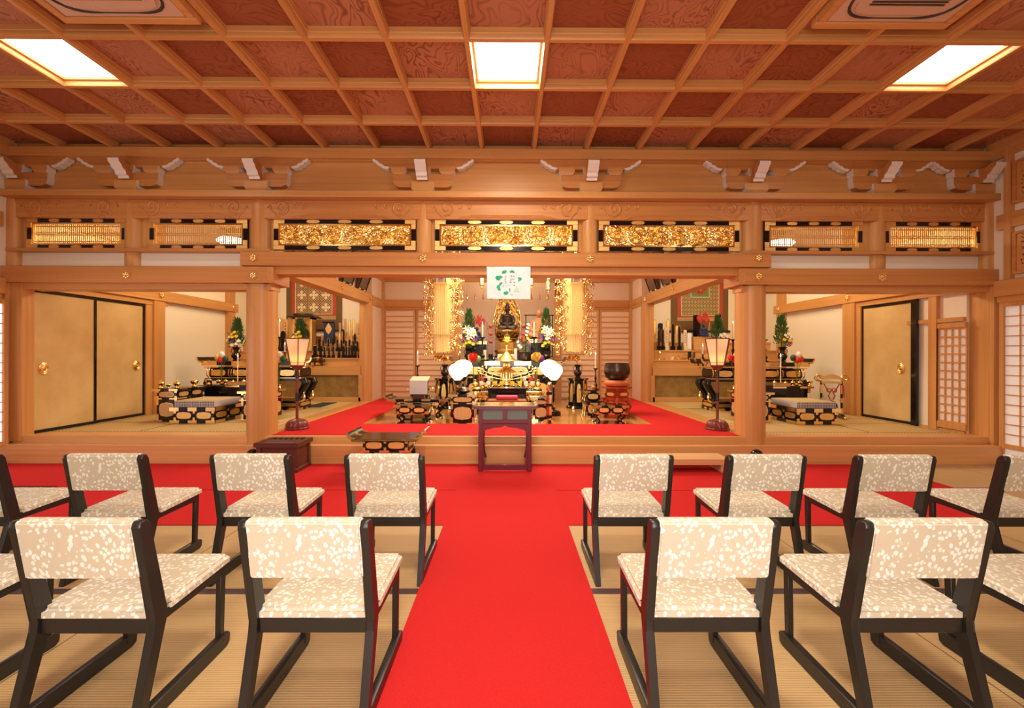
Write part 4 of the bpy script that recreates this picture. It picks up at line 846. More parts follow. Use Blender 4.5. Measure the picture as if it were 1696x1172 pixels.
def cypress(t, h, r, z0, seed, nm='cypress_foliage', y=0.03, n=520):
    rnd = random.Random(seed); b = B()
    b.tube([(0, y, z0 - .05), (0, y, z0 + h * .9)], [.012, .004], 5)
    for i in range(n):
        f = rnd.random() ** .8; a = rnd.uniform(0, 2 * pi); rr = r * (1 - f) ** .75 * rnd.uniform(.25, 1) + .01; zz = z0 + f * h
        p = V((cos(a) * rr, y + sin(a) * rr, zz)); q = p + V((cos(a) * .045, sin(a) * .045, rnd.uniform(.04, .11)))
        b.tube([p, (p + q) / 2 + V((rnd.uniform(-.01, .01), rnd.uniform(-.01, .01), .005)), q], [.004, .007, .001], 4)
    return b.build(nm, 'leaf', t)
def bunch(t, spec, seed, scale=1.0):
    """spec: (kind, x, y, z, tilt) relative to the vase mouth."""
    rnd = random.Random(seed)
    st = B()
    for kind, x, y, z in spec:
        st.tube([(x * .15, .0, -.02), (x * .5, y * .5, z * .55), (x, y, z - .01)], .004, 4)
    st.build('stems', 'stem', t)
    lf = B()
    for k in range(26):
        a = rnd.uniform(0, 2 * pi); r = rnd.uniform(.03, .13) * scale; z = rnd.uniform(.0, .26) * scale; p = V((cos(a) * r, sin(a) * r * .6 - .02, z)); q = p + V((cos(a) * .06, sin(a) * .05 - .02, rnd.uniform(-.01, .06)))
        lf.tube([p, (p + q) / 2, q], [.002, .016 * scale, .001], 4)
    lf.build('leaves', 'leafl', t)
    for kind, x, y, z in spec:
        d = V((x * 1.1, y - .16, .10 + z * .12)).normalized(); e = d.to_track_quat('Z', 'Y').to_euler(); e.rotate_axis('Z', rnd.uniform(0, 3)); inst(BLOOM[kind], t, (x, y, z), e, scale * rnd.uniform(.85, 1.15))
def vase(p, h, r, lab, mat='bronzed', handles=True, group='bronze flower vases'):
    t = thing('flower_vase', lab, 'vase', p, 0, group)
    B().lathe([(r * .75, 0), (r * .8, h * .04), (r * .5, h * .12), (r * .95, h * .30), (r * 1.05, h * .40), (r * .9, h * .52), (r * .55, h * .62), (r * .5, h * .80), (r * .75, h * .92), (r * 1.1, h), (r * .95, h * .995), (r * .4, h * .85)], 24).build('body', mat, t)
    if handles:
        for sx in (-1, 1): B().tube([(sx * r * .55, 0, h * .86), (sx * r * 1.05, 0, h * .84), (sx * r * 1.15, 0, h * .68), (sx * r * .85, 0, h * .56)], h * .022, 8).build('handle', mat, t)
    return t
SMALL = 'black bronze bowl side'; LOWT = 'low black tables side'

# low black scripture tables
p = PZ(682, 703.5, ZC); t = thing('scripture_table', 'small black and gold table standing in front of the table with white papers', 'table', (p.x, p.y, ZC)); w_, d = .245, .34
board(t, w_, d, 0, .02, .03); scroll_legs(t, w_, d, .19); frieze(t, w_, d, .20, .30, 2, 1); board(t, w_, d, .30, .33, .05); board(t, w_, d, .185, .20, .035)
p = PZ(690, 696, ZC); tb = p; t = thing('scripture_table', 'long black and gold table with upturned ends carrying white papers', 'table', (p.x, p.y + .10, ZC)); w_, d = .50, .42
board(t, w_ - .1, d, 0, .025, .03); scroll_legs(t, w_ - .12, d, .22); frieze(t, w_ - .08, d, .24, .33, 3, 1); board(t, w_, d, .335, .375, .05, 3); upturned(t, w_, d, .372, .06, .05)
zt = ZC + .377
t = thing('book_stand', 'small red stand holding an open white paper', 'book stand', (PX(693, 8.05), tb.y + .25, zt)); B().box(-.10, .10, 0, .12, 0, .06).build('base', 'lacqred', t); B().prism([(0, .05), (.02, .05), (.14, .30), (.11, .30)], 'x', -.16, .16).build('slope', 'lacqred', t)
t = thing('folded_paper', 'white sheet hanging over the front of the small red stand', 'paper', (PX(693, 8.05), tb.y + .235, zt + .07)); B().box(-.165, .165, -.006, .0, 0, .25, .002).build('front_sheet', 'paperw', t); B().hexa([(-.165, -.006, .25), (.165, -.006, .25), (.19, .13, .31), (-.14, .13, .31)], [(-.165, -.006, .254), (.165, -.006, .254), (.19, .13, .325), (-.14, .13, .325)]).build('open_page', 'cream', t)
# tiered cabinets of the other side
p = PZ(1012, 703.5, ZC); t = thing('scripture_table', 'small black and gold table standing before the red gong stand', 'table', (p.x, p.y, ZC)); w_, d = .235, .34
board(t, w_, d, 0, .02, .03); scroll_legs(t, w_, d, .19); frieze(t, w_, d, .20, .30, 2, 1); board(t, w_, d, .30, .33, .05); board(t, w_, d, .185, .20, .035)
p = PZ(989, 692, ZC); t = thing('side_cabinet', 'two tier black and gold cabinet with an orange fruit on top', 'cabinet', (p.x - .065, p.y + .07, ZC)); w_, d = .135, .40; cabR = (p.x - .065, p.y + .07)
board(t, w_, d, 0, .03, .03, 1); frieze(t, w_, d, .03, .29, 1, 2); board(t, w_, d, .29, .32, .03, 1); frieze(t, w_, d, .32, .47, 1, 2); board(t, w_, d, .47, .50, .05, 1)
B().box(-.10, .10, .05, .25, .50, .515).build('tray', 'black', t)
t = thing('orange_fruit', 'single orange on a black tray on the two tier cabinet', 'fruit', (cabR[0] + .035, cabR[1] + .12, ZC + .515)); B().sph((0, 0, .042), .046, 16, sz=.9).build('peel', 'fruit', t); B().sph((0, 0, .083), .007, 6).build('stalk', 'stem', t)
lit_stick((PX(984, 8.75), cabR[1] + .36, ZC + .5), .42, .26, 'tall black candlestick behind the cabinet with the orange', 'burning candle on the tall stick behind the orange', .05, .013)
p = PZ(690, 684, ZC); t = thing('side_cabinet', 'black and gold cabinet half hidden behind the white papers', 'cabinet', (PX(694, p.y), p.y, ZC)); w_, d = .17, .34
board(t, w_, d, 0, .03, .03, 1); frieze(t, w_, d, .03, .29, 1, 1); board(t, w_, d, .29, .32, .03, 1); frieze(t, w_, d, .32, .47, 1, 1); board(t, w_, d, .47, .50, .05, 1)
lit_stick((PX(692, p.y + .2), p.y + .18, ZC + .5), .46, .24, 'tall black candlestick behind the white papers', 'burning candle on the tall stick above the white papers', .05, .013)
# hexagonal pedestals, vases and gilt lotus
for px_, lx, s, side in ((737, 733, 1, LOWT), (957, 953, -1, SMALL)):
    p = PZ(px_, 677, ZC); y = p.y + .20; x = PX(px_ - 2 * s * 0, y); t = thing('pedestal', 'tall hexagonal black and gold pedestal on the ' + side, 'pedestal', (x, y, ZC), 0, 'hexagonal pedestals'); h = PH(px_, 626, y) - ZC
    B().lathe([(.27, 0), (.27, .03), (.24, .045), (.225, .06)], 6).build('base', 'black', t); B().lathe([(.20, h - .05), (.225, h - .03), (.225, h)], 6).build('top', 'black', t)
    g = B().lathe([(.215, .05), (.185, h - .05)], 6); g.mi = 1
    for i in range(6):
        a = 2 * pi * i / 6; c, s_ = cos(a), sin(a)
        for z0, z1 in ((.06, .19), (.33, .46), (h - .20, h - .05)):
            r0 = .217 - (z0 - .05) / (h - .1) * .03 + .006; r1 = .217 - (z1 - .05) / (h - .1) * .03 + .006; g.cyl((c * r0, s_ * r0, z0), (c * r1, s_ * r1, z1), .016, .016, 6)
        g.cyl((c * .265, s_ * .265, .0), (c * .24, s_ * .24, .05), .03, .02, 6); g.cyl((c * .222, s_ * .222, h - .04), (c * .222, s_ * .222, h + .002), .022, .022, 6)
    g.build('body', ['black', 'golds'], t)
    for i in range(6):
        a = 2 * pi * (i + .5) / 6; b = B(); b.T = MX.Rotation(a + pi / 2, 4, 'Z'); r0, r1 = .189, .165
        pts = [(-.045, .14), (.045, .14), (.05, h * .55), (.03, h - .14), (0, h - .11), (-.03, h - .14), (-.05, h * .55)]
        b.hexa([(q[0], -(r0 - (q[1] - .05) / (h - .1) * .026) * 1.0 + .0, q[1]) for q in pts], [(q[0], -(r0 - (q[1] - .05) / (h - .1) * .026) - .008, q[1]) for q in pts]); b.build('panel', 'goldp', t)
    vase((x, y, ZC + h), .30, .088, 'dark bronze vase holding gilt lotus leaves on the ' + side)
    t = thing('gilt_lotus', 'gilded lotus leaf spray leaning out of the bronze vase, ' + side, 'ornament', (x, y, ZC + h + .30), 0, 'gilt lotus sprays'); rnd = random.Random(3)
    B().tube([(0, 0, -.035), (-.02, -.01, .05), (-.07, -.02, .11)], .010, 6).build('stalk', 'gold', t)
    for k in range(9):
        b = B(); a = rnd.uniform(-1.2, 1.2); b.T = MX.Translation((-.10 + .11 * sin(a), rnd.uniform(-.06, .06), .045 + .05 * cos(a) + rnd.uniform(-.0, .03))) @ MX.Rotation(a * .45, 4, 'Y') @ MX.Rotation(rnd.uniform(.3, 1.0), 4, 'X')
        b.surf(lambda u, v: ((u - .5) * .17 * sin(pi * min(1, .2 + v * .75)), v * .03 - .02 * cos(6 * u), v * .10 + .01 * cos(9 * u)), 8, 4); b.build('leaf', 'gold', t, fix=False)
# bronze bowl gong
p = PZ(1024, 694, ZC); gx, gy = p.x + .05, p.y + .31; t = thing('gong_stand', 'round red lacquered stand with curled legs under the bronze bowl', 'stand', (gx, gy, ZC))
B().lathe([(.0, 0), (.24, 0), (.25, .03), (.22, .05), (.0, .05)], 28).build('base_ring', 'vermil', t)
B().lathe([(.20, .30), (.255, .33), (.255, .37), (.21, .39), (.23, .42), (.235, .47), (.20, .50), (.22, .53), (.285, .56), (.285, .585), (.0, .585)], 32).build('drum', 'vermil', t)
for i in range(6):
    a = 2 * pi * i / 6 + .3; B().tube([(cos(a) * r, sin(a) * r, z) for r, z in ((.20, .33), (.25, .31), (.27, .25), (.25, .17), (.20, .11), (.21, .06), (.26, .05))], [.045, .05, .045, .034, .03, .03, .026], 8).build('leg', 'vermil', t)
    a += .52; b = B(); b.T = MX.Rotation(a + pi / 2, 4, 'Z'); b.prism([(q[0], .45 + q[1]) for q in cusp(.15, .06)], 'y', -.245, -.225); b.build('panel', 'goldp', t)
t = thing('gong_cushion', 'orange marbled silk cushion ring under the bronze bowl', 'cushion', (gx, gy, ZC + .598)); B().tube([(cos(a) * .185, sin(a) * .185, .05) for a in [2 * pi * i / 28 for i in range(28)]], .06, 10, True).build('silk_ring', 'orangecl', t); B().lathe([(0, .03), (.18, .03), (.18, .07), (0, .07)], 20).build('pad', 'orangecl', t)
t = thing('bowl_gong', 'large dark bronze bowl gong resting on an orange cushion', 'gong', (gx, gy, ZC + .712)); B().lathe([(0, 0), (.15, .0), (.21, .04), (.245, .13), (.245, .22), (.225, .30), (.222, .315), (.208, .315), (.212, .29), (.228, .22), (.228, .13), (.19, .05), (0, .02)], 40).build('bowl', 'bronze', t)
# side desks before the altar
def side_desk(p, w_, d, h, lab, flip=1, grp='black and gold side desks'):
    t = thing('side_desk', lab, 'desk', p, 0, grp)
    board(t, w_, d, 0, .025, .02, 1); frieze(t, w_, d, .025, h * .68, 1, 2, 'woodpanel', .032); board(t, w_, d, h * .68, h * .72, .022, 1); frieze(t, w_, d, h * .72, h - .035, 1, 2, 'woodpanel', .032); board(t, w_, d, h - .035, h, .045, 1); return t
p = PZ(766, 702.5, ZC); hsd = PH(766, 653, p.y) - ZC; side_desk((p.x, p.y, ZC), .195, .62, hsd, 'black desk with reed panels standing beside the red lacquered desk')
sdl = (p.x, p.y)
t = thing('incense_burner', 'small dark bronze incense pot on the black reed panel desk', 'incense burner', (p.x - .01, p.y + .16, ZC + hsd)); B().lathe([(.05, 0), (.11, .02), (.125, .05), (.10, .075)], 20).build('pot', 'bronze', t); B().lathe([(.10, .072), (.08, .10), (.03, .115), (.0, .12)], 20).build('lid', 'bronze', t)
p = PZ(896, 697, ZC); side_desk((p.x, p.y + .02, ZC), .14, .40, hsd * .80, 'black desk mostly hidden behind the red lacquered desk')
# narrow gong stand in front of the lamp
p = PZ(910, 703, ZC); t = thing('chime_stand', 'narrow red black and gold chime stand beside the red lacquered desk', 'stand', (p.x, p.y + .08, ZC))
B().prism([(-.20, .0), (-.12, .055), (0, .075), (.12, .055), (.20, 0), (.14, 0), (.06, .02), (-.06, .02), (-.14, .0)], 'x', -.03, .03).build('foot', 'black', t)
B().prism([(-.16, .0), (-.08, .06), (0, .08), (.08, .06), (.16, 0), (.10, 0), (0, .02), (-.10, .0)], 'y', -.03, .03).build('cross_foot', 'golds', t)
for x_, m_ in ((-.022, 'vermil'), (.022, 'golds')): B().box(x_ - .02, x_ + .02, -.02, .02, .05, .56, .004).build('post', m_, t)
for z_ in (.10, .30, .50): B().box(-.05, .05, -.03, .03, z_, z_ + .05, .004).build('collar', 'black', t)
B().tube([(0, .0, .56), (-.03, 0, .62), (.0, 0, .68), (.04, 0, .70)], [.03, .035, .03, .012], 8).build('finial', 'golds', t)
# round lamps on black poles
for px_, py_, base, Y, h_, lab in ((758, 615, None, 8.52, 1, 'round glowing lamp on a black pole behind the reed panel desk'), (917, 615, None, 8.52, 1, 'round glowing lamp on a black pole beside the chime stand'), (767, 609, None, 9.45, .86, 'second round glowing lamp, behind the one by the reed panel desk'), (909, 609, None, 9.45, .86, 'second round glowing lamp, behind the one by the chime stand')):
    c = P(px_, py_, Y); t = thing('pole_lamp', lab, 'lamp', (c.x, Y, ZC), 0, 'round pole lamps'); r = 15.5 * Y / 720; z = c.z - ZC
    B().lathe([(.0, z - r * .98), (r * .30, z - r * .95), (r * .62, z - r * .62), (r * .95, z - r * .12), (r, z + r * .15), (r * .92, z + r * .48), (r * .66, z + r * .72), (r * .4, z + r * .80), (0, z + r * .82)], 24).build('shade', 'lampglass', t)
    g = B()
    for i in range(8):
        a = 2 * pi * (i + .5) / 8; g.tube([(cos(a) * q * r, sin(a) * q * r, z + k * r) for q, k in ((.31, -.95), (.63, -.62), (.96, -.12), (1.01, .15), (.93, .48), (.67, .72))], .003, 4)
    g.build('shade_rib', 'goldm', t)
    B().lathe([(r * .18, z - r * 1.42), (r * .42, z - r * 1.1), (r * .36, z - r * .93), (0, z - r * .93)], 12).build('lamp_cup', 'bronzed', t); B().lathe([(.018, .1), (.018, z - r * 1.4)], 10).build('pole', 'black', t); B().lathe([(.0195, .16), (.0195, .26)], 10).build('pole_sleeve', 'golds', t); B().lathe([(.0195, z - r * 1.7), (.0195, z - r * 1.45)], 10).build('pole_sleeve', 'golds', t)
    B().lathe([(.13, 0), (.14, .03), (.11, .085), (.05, .105), (.02, .12)], 32, flute=12, fl=.08).build('foot', 'black', t); B().lathe([(r * .3, z + r * .8), (r * .33, z + r * .86), (r * .1, z + r * .95), (0, z + r)], 12).build('cap', 'golds', t)

# great square altar
DY = 8.65; dz = PH(840, 643, DY); t = thing('great_altar', 'square gilded altar with lotus petal bands behind the red desk', 'altar', (PX(840, DY), DY, ZC)); w_, d = .69, 1.25; h = dz - ZC
B().box(-w_ - .01, w_ + .01, -.02, d + .02, 0, .10, .006).build('base', 'black', t); B().box(-w_ + .03, w_ - .03, .03, d - .03, .10, h - .17).build('core', 'black', t)
def petal_band(z0, z1, n, nm, flip=1, mat='gold'):
    b = B(); pw = 2 * w_ / n
    for k in range(n):
        for side in range(3):
            x = -w_ + (k + .5) * pw
            f = lambda u, v, x=x, side=side: ((x + (u - .5) * pw * .98 * (sin(pi * min(1, .32 + .6 * v)) if 1 else 1), -.01 - .05 * sin(v * 1.8) * sin(pi * u), (z0 + (z1 - z0) * v) if flip > 0 else (z1 - (z1 - z0) * v)) if side == 0 else ((-1 if side == 1 else 1) * (w_ + .01 + .05 * sin(v * 1.8) * sin(pi * u)), .0 + (k + .5) * d / n + (u - .5) * d / n * .98 * sin(pi * min(1, .32 + .6 * v)), (z0 + (z1 - z0) * v) if flip > 0 else (z1 - (z1 - z0) * v)))
            b.surf(f, 4, 4)
    return b.build(nm, mat, t, fix=False)
petal_band(h - .17, h - .075, 13, 'upper_petal_band'); petal_band(h - .26, h - .175, 13, 'lower_petal_band', -1)
B().box(-w_ - .03, w_ + .03, -.03, d + .03, h - .178, h - .165).box(-w_ - .02, w_ + .02, -.02, d + .02, h - .075, h - .05).build('gold_moulding', 'golds', t); B().box(-w_ + .0, w_ + .0, .0, d, h - .05, h - .03).build('table_top', 'black', t)
for k, x in enumerate((-.60, -.36, .36, .60)):
    B().lathe([(.055, h - .03), (.07, h - .01), (.055, h + .012), (.02, h + .02), (0, h + .02)], 14, (x, .06, 0)).build('lotus_boss', 'goldm', t)
for sx in (-1, 1):
    for y in (.07, d - .07):
        B().lathe([(.05, h - .03), (.05, h - .01), (.022, h + .02), (.020, h + .32), (.034, h + .34), (.02, h + .36), (.03, h + .39), (0, h + .43)], 12, (sx * (w_ - .12), y, 0)).build('corner_post', 'golds', t)
    
g = B(); pz = h + .31
for a, c in (((-w_ + .12, .07), (w_ - .12, .07)), ((-w_ + .12, .07), (-w_ + .12, d - .07)), ((w_ - .12, .07), (w_ - .12, d - .07)), ((-w_ + .12, d - .07), (w_ - .12, d - .07))):
    g.tube([(a[0] + (c[0] - a[0]) * u, a[1] + (c[1] - a[1]) * u, pz - .14 * sin(pi * u)) for u in [i / 10 for i in range(11)]], .006, 5)
g.build('corner_cord', 'goldm', t)
ax, ay, az = PX(840, DY), DY, dz
# priest's low seat in front of it
t = thing('priest_seat', 'low black lacquered seat with a rose cushion before the gilded altar', 'seat', (PX(840, 8.05), 7.85, ZC)); h2 = PH(840, 663, 7.85) - ZC; h3 = PH(840, 649, 7.85) - ZC
B().box(-.37, .37, 0, .62, 0, h2 - .02, .006).build('platform', 'black', t); B().box(-.34, .34, .0, .6, h2 - .02, h2).build('straw_top', 'orangecl', t); B().box(-.375, .375, -.008, -.001, h2 - .10, h2 - .07).build('edge_plate', 'golds', t)
for sx in (-1, 1): B().prism([(sx * .355, h2), (sx * .36, h3 + .02), (sx * .40, h3 + .05), (sx * .375, h3 + .055), (sx * .33, h3 + .03), (sx * .335, h2)], 'y', .30, .60).build('arm_panel', 'black', t)
B().box(-.34, .34, .56, .595, h2, h3 + .05, .004).box(-.33, .33, .30, .56, h3 + .03, h3 + .045, .004).build('back_board', 'black', t)
tag(B().box(-.20, .20, .02, .27, 0, .075, .03, 3).build('cushion', 'cushion', None, (PX(840, 8.05), 7.86, ZC + h2)), 'rose red cushion on the low black seat before the altar', 'cushion')

# golden pagoda
t = thing('pagoda', 'small golden two roofed pagoda in the centre of the altar', 'pagoda', (PX(839, 9.2), 9.2, az - .03)); sc_ = 9.2 / 720; zz = lambda py: PH(839, py, 9.2) - (az - .03)
b0, b1 = .0, zz(634)
B().lathe([(.20, 0), (.20, .03), (.17, .05), (.17, .07), (.15, b1)], 24).build('base', 'gold', t)
B().lathe([(.10, b1), (.14, b1 + .02), (.135, zz(618)), (.12, zz(614))], 24).build('body', 'golds', t)
def roof(z0, z1, r, nm):
    b = B(); n = 24
    def fn(u, v):
        a = 2 * pi * u; k = (abs(cos(a)) ** 6 + abs(sin(a)) ** 6) ** (-1 / 6); rr = r * (1 - v) ** .8 * (k ** (1 - v)) + .03; return (cos(a + pi / 4) * rr, sin(a + pi / 4) * rr, z0 + (z1 - z0) * v ** 1.3 + .02 * (k - 1) * (1 - v))
    b.surf(fn, 32, 8, True); b.surf(lambda u, v: tuple(V(fn(u, 0)) * (1 - v) + V((cos(2 * pi * u + pi / 4) * .10, sin(2 * pi * u + pi / 4) * .10, z0 - .015)) * v), 32, 2, True)
    return b.build(nm, 'gold', t, fix=False)
roof(zz(616.5), zz(606.5), .165, 'lower_roof'); B().lathe([(.075, zz(609)), (.085, zz(606)), (.08, zz(602)), (.07, zz(600))], 20).build('upper_body', 'golds', t); roof(zz(598), zz(583), .17, 'upper_roof')
B().lathe([(.02, zz(589)), (.035, zz(588)), (.012, zz(582)), (.010, zz(573)), (0, zz(571))], 10).build('spire', 'golds', t); g = B()
for k in range(5): g.tube([(cos(a) * .022, sin(a) * .022, zz(582) + k * .03) for a in [2 * pi * i / 12 for i in range(12)]], .004, 5, True)
g.build('spire_ring', 'golds', t)
# offerings in rows, small brass bowls, thin candles
def cake(px_, py_, Y, col, lab, s=.085):
    c = P(px_, py_, Y); t = tag(B().box(-s / 2, s / 2, -s / 2, s / 2, 0, s, .010, 2).build('rice_cake', col, None, (c.x, Y, az - .03)), lab, 'offering', 'coloured rice cakes on the altar'); return t
def stand_dish(p, lab, h=.05, r=.045, grp='small brass bowls along the altar edge', mat='golds', nm='brass_bowl'):
    t = thing(nm, lab, 'bowl', p, 0, grp); B().lathe([(r * .65, 0), (r * .7, h * .12), (r * .3, h * .25), (r * .35, h * .4)], 16).build('foot', mat, t); B().lathe([(r * .3, h * .38), (r * .9, h * .6), (r, h), (r * .9, h * .98), (r * .5, h * .6), (0, h * .55)], 18).build('bowl', mat, t); return t
def pedestal_dish(px_, Y, h, lab):
    p = (PX(px_, Y), Y, az - .03); t = thing('offering_dish', lab, 'dish', p, 0, 'gold pedestal dishes under the rice cakes'); B().lathe([(.045, 0), (.045, .012), (.016, .03), (.014, h * .7), (.05, h * .92), (.055, h), (0, h * .97)], 16).build('stand', 'golds', t); return p, h
rows = [(796.5, 'cubew', 'white rice cake next to the red lotus'), (809, 'cubew', 'second white rice cake from the red lotus'), (820, 'cubey', 'yellow rice cake before the pagoda, low tables side'), (831, 'cubey', 'yellow rice cake at the pagoda foot, low tables side'),
        (848.5, 'cubey', 'yellow rice cake at the pagoda foot, bronze bowl side'), (861, 'cubey', 'yellow rice cake before the pagoda, bronze bowl side'), (871, 'cubew', 'white rice cake next to the yellow ones, bronze bowl side'), (882, 'cubew', 'white rice cake next to the yellow lotus')]
for px_, col, lab in rows:
    p, h_ = pedestal_dish(px_, 8.95, .06, 'gold dish under the ' + lab); o = cake(px_, 634, 8.95, col, lab); o.location.z += h_
rows2 = [(799, 'cuber', 'red rice cake behind the white one near the red lotus'), (810.5, 'cubew', 'white rice cake in the rear row, low tables side'), (820, 'cubeg', 'dark green rice cake in the rear row, low tables side'), (859, 'cubeg', 'dark green rice cake in the rear row, bronze bowl side'), (868.5, 'cubew', 'white rice cake in the rear row, bronze bowl side'), (878.5, 'cuber', 'red rice cake in the rear row near the yellow lotus')]
for px_, col, lab in rows2:
    p, h_ = pedestal_dish(px_, 9.12, .15, 'tall gold dish under the ' + lab); o = cake(px_, 628, 9.12, col, lab, .075); o.location.z += h_
for k, px_ in enumerate((806, 816.5, 827, 850.5, 861, 871.5)): stand_dish((PX(px_, 8.835), 8.835, az - .03), ('first', 'second', 'third', 'fourth', 'fifth', 'sixth')[k] + ' small brass bowl along the altar front edge, counted from the red lotus', .075, .05)
t = thing('incense_burner', 'golden incense burner in the middle of the altar front edge', 'incense burner', (PX(839, 8.78), 8.78, az - .03)); B().lathe([(.05, 0), (.05, .012), (.02, .03), (.06, .06), (.07, .09), (.055, .11)], 18).build('bowl', 'golds', t); B().lathe([(.055, .108), (.045, .135), (.015, .155), (.02, .17), (0, .185)], 18).build('lid', 'gold', t)
for px_, lab in ((787, 'gold water vessel at the altar corner, red lotus side'), (891.5, 'gold water vessel at the altar corner, yellow lotus side')):
    t = thing('water_vessel', lab, 'vessel', (PX(px_, 8.82), 8.82, az - .03), 0, 'gold water vessels'); B().lathe([(.04, 0), (.045, .01), (.02, .03), (.055, .07), (.06, .10), (.04, .13), (.02, .15), (.03, .19), (0, .21)], 16).build('body', 'gold', t)
for px_, lab in ((815.5, 'thin altar candle beside the pagoda, low tables side'), (863, 'thin altar candle beside the pagoda, bronze bowl side')):
    x = PX(px_, 9.03); z0 = az - .03; h_ = PH(px_, 614, 9.03) - z0; t = thing('candlestick', 'thin gold candlestick under the ' + lab, 'candlestick', (x, 9.03, z0), 0, 'thin gold candlesticks'); B().lathe([(.024, 0), (.024, .012), (.012, .03), (.009, h_ - .03), (.05, h_ - .015), (.055, h_), (0, h_ - .004)], 14).build('stem', 'golds', t)
    candle((x, 9.03, z0 + h_), .15, .010, lab)
# giant paper lotus flowers at the altar corners
def paper_lotus(px_, py_, Y, mats, lab):
    c = P(px_, py_, Y); z0 = az - .03; t = thing('paper_lotus', lab, 'flower', (c.x, Y, z0), 0, 'large paper lotus flowers'); h_ = c.z - z0
    B().tube([(0, 0, 0), (.01, 0, h_ * .5), (0, 0, h_)], .008, 6).build('stalk', 'stem', t); B().lathe([(.04, 0), (.05, .03), (.03, .08), (.035, .10)], 12).build('holder', 'golds', t)
    rnd = random.Random(5); n = 8
    for k in range(n):
        a = 2 * pi * k / n; b = B(); b.T = MX.Translation((0, 0, h_ - .02)) @ MX.Rotation(a, 4, 'Z') @ MX.Rotation(.30 + .25 * (k % 2), 4, 'X')
        b.surf(lambda u, v: ((u - .5) * .17 * sin(pi * min(1, .12 + .8 * v)) , .02 + .10 * sin(v * 2.2) - .04 * (1 - (2 * u - 1) ** 2), v * .17), 6, 6); b.build('petal', mats[0], t, fix=False)
    for k, (dx, dy_, dz_) in enumerate(((.10, .03, .02), (-.06, .05, .05))):
        b = B(); b.sph((dx, dy_, h_ + dz_ + .02), .062, 12, sz=1.25); b.build('bud', mats[1 + k], t)
paper_lotus(784, 598, 9.05, ('scarlet', 'lotusg', 'lotusy'), 'big scarlet paper lotus at the altar corner, low tables side'); paper_lotus(889, 597, 9.05, ('lotusy', 'fp', 'lotusy'), 'big yellow paper lotus at the altar corner, bronze bowl side')

# long altar table behind with lit gold panels
TY = 10.1; tz = PH(840, 598, TY); t = thing('altar_table', 'long black and gold altar table with upturned ends behind the pagoda', 'table', (PX(841, TY), TY, ZC)); w_, d, h = 1.22, .55, tz - ZC
board(t, w_ - .2, d, 0, .06, .03, 3); frieze(t, w_ - .25, d, .06, h * .62, 3, 1); board(t, w_ - .2, d, h * .62, h * .66, .03, 4); frieze(t, w_ - .22, d, h * .66, h - .10, 4, 1); board(t, w_, d, h - .10, h - .0, .04, 3, 'table_top'); upturned(t, w_ + .04, d, h - .04, .13, .04)
for px0, px1 in ((803, 828), (851, 878)):
    x0, x1 = PX(px0, TY) - PX(841, TY), PX(px1, TY) - PX(841, TY); B().box(x0, x1, -.065, -.04, h - .105, h + .005, .01).build('gold_edge_plate', 'golds', t)
tt = tz
def on_table(px_, dy=.25): return (PX(px_, TY + dy), TY + dy, tt)
for px_, lab, seed, s in ((776, 'tall bronze vase of lilies and chrysanthemums on the red figure side', 11, 1), (905, 'tall bronze vase of lilies and chrysanthemums on the shaven headed figure side', 12, -1)):
    p = on_table(px_, .16); hh_ = PH(px_, 577, p[1]) - tt; vase(p, hh_, .095, lab, 'bronzed', True)
    f = thing('flower_arrangement', 'lilies, yellow and purple chrysanthemums with cypress, ' + ('red figure side' if s > 0 else 'shaven headed figure side'), 'flowers', (p[0], p[1], tt + hh_), 0, 'altar flower arrangements')
    cypress(f, .78, .20, .12, seed, y=.10)
    bunch(f, [('lily', .03, -.10, .28), ('lily', .09, -.06, .42), ('lily', -.03, -.04, .46), ('lily', .02, -.14, .36), ('lily', .10, -.10, .33), ('mumy', -.09, -.10, .38), ('mumy', .15, -.08, .36), ('mumy', -.04, -.14, .12), ('mumy', .04, -.15, .14), ('mumy', .11, -.12, .10), ('mumy', -.09, -.12, .06), ('mump', -.12, -.07, .28), ('mump', .18, -.04, .28), ('mump', .16, -.06, .20), ('mumk', -.13, -.10, .20), ('mumk', .12, -.12, .20), ('mump', -.10, -.02, .36), ('mumw', .0, -.15, .22)], seed, 1.15)
for px_, lab in ((799, 'burning altar candle in front of the red figure'), (884.5, 'burning altar candle in front of the shaven headed figure')):
    p = on_table(px_, .10); h_ = PH(px_, 558, p[1]) - tt; lit_stick(p, h_, PH(px_, 537, p[1]) - PH(px_, 558, p[1]), 'tall turned black candlestick under the ' + lab, lab, .075, .018)
p = on_table(868, .05); t = thing('bronze_planter', 'dark patterned bronze planter beside the yellow lotus', 'planter', p); hp_ = PH(868, 583, p[1]) - tt; B().lathe([(.09, 0), (.13, .03), (.145, hp_ * .5), (.135, hp_ * .9), (.15, hp_), (.13, hp_), (.11, hp_ * .8), (0, hp_ * .8)], 24).build('pot', 'bronze', t)
f = thing('flower_arrangement', 'white orchid and red blooms over green leaves in the bronze planter', 'flowers', (p[0], p[1], tt + hp_ + .03)); bunch(f, [('mumw', -.12, -.08, .12), ('mumw', -.14, -.05, .20), ('mumw', -.08, -.10, .08), ('redb', -.04, -.06, .30), ('redb', -.06, -.02, .24), ('mumw', .06, -.02, .44), ('mumw', .08, -.02, .52), ('mumw', .05, -.02, .36), ('mumw', .09, -.02, .60), ('mumk', .10, -.08, .18), ('mumy', .08, -.08, .28)], 21, 1.1)
for px_, lab in ((854, 'white cylinder vase beside the bronze planter'),): tag(B().lathe([(.03, 0), (.035, .01), (.035, PH(px_, 577, TY) - tt), (.028, PH(px_, 577, TY) - tt), (.02, .1)], 14).build('white_vase', 'paperw', None, on_table(px_, .02)), lab, 'vase')
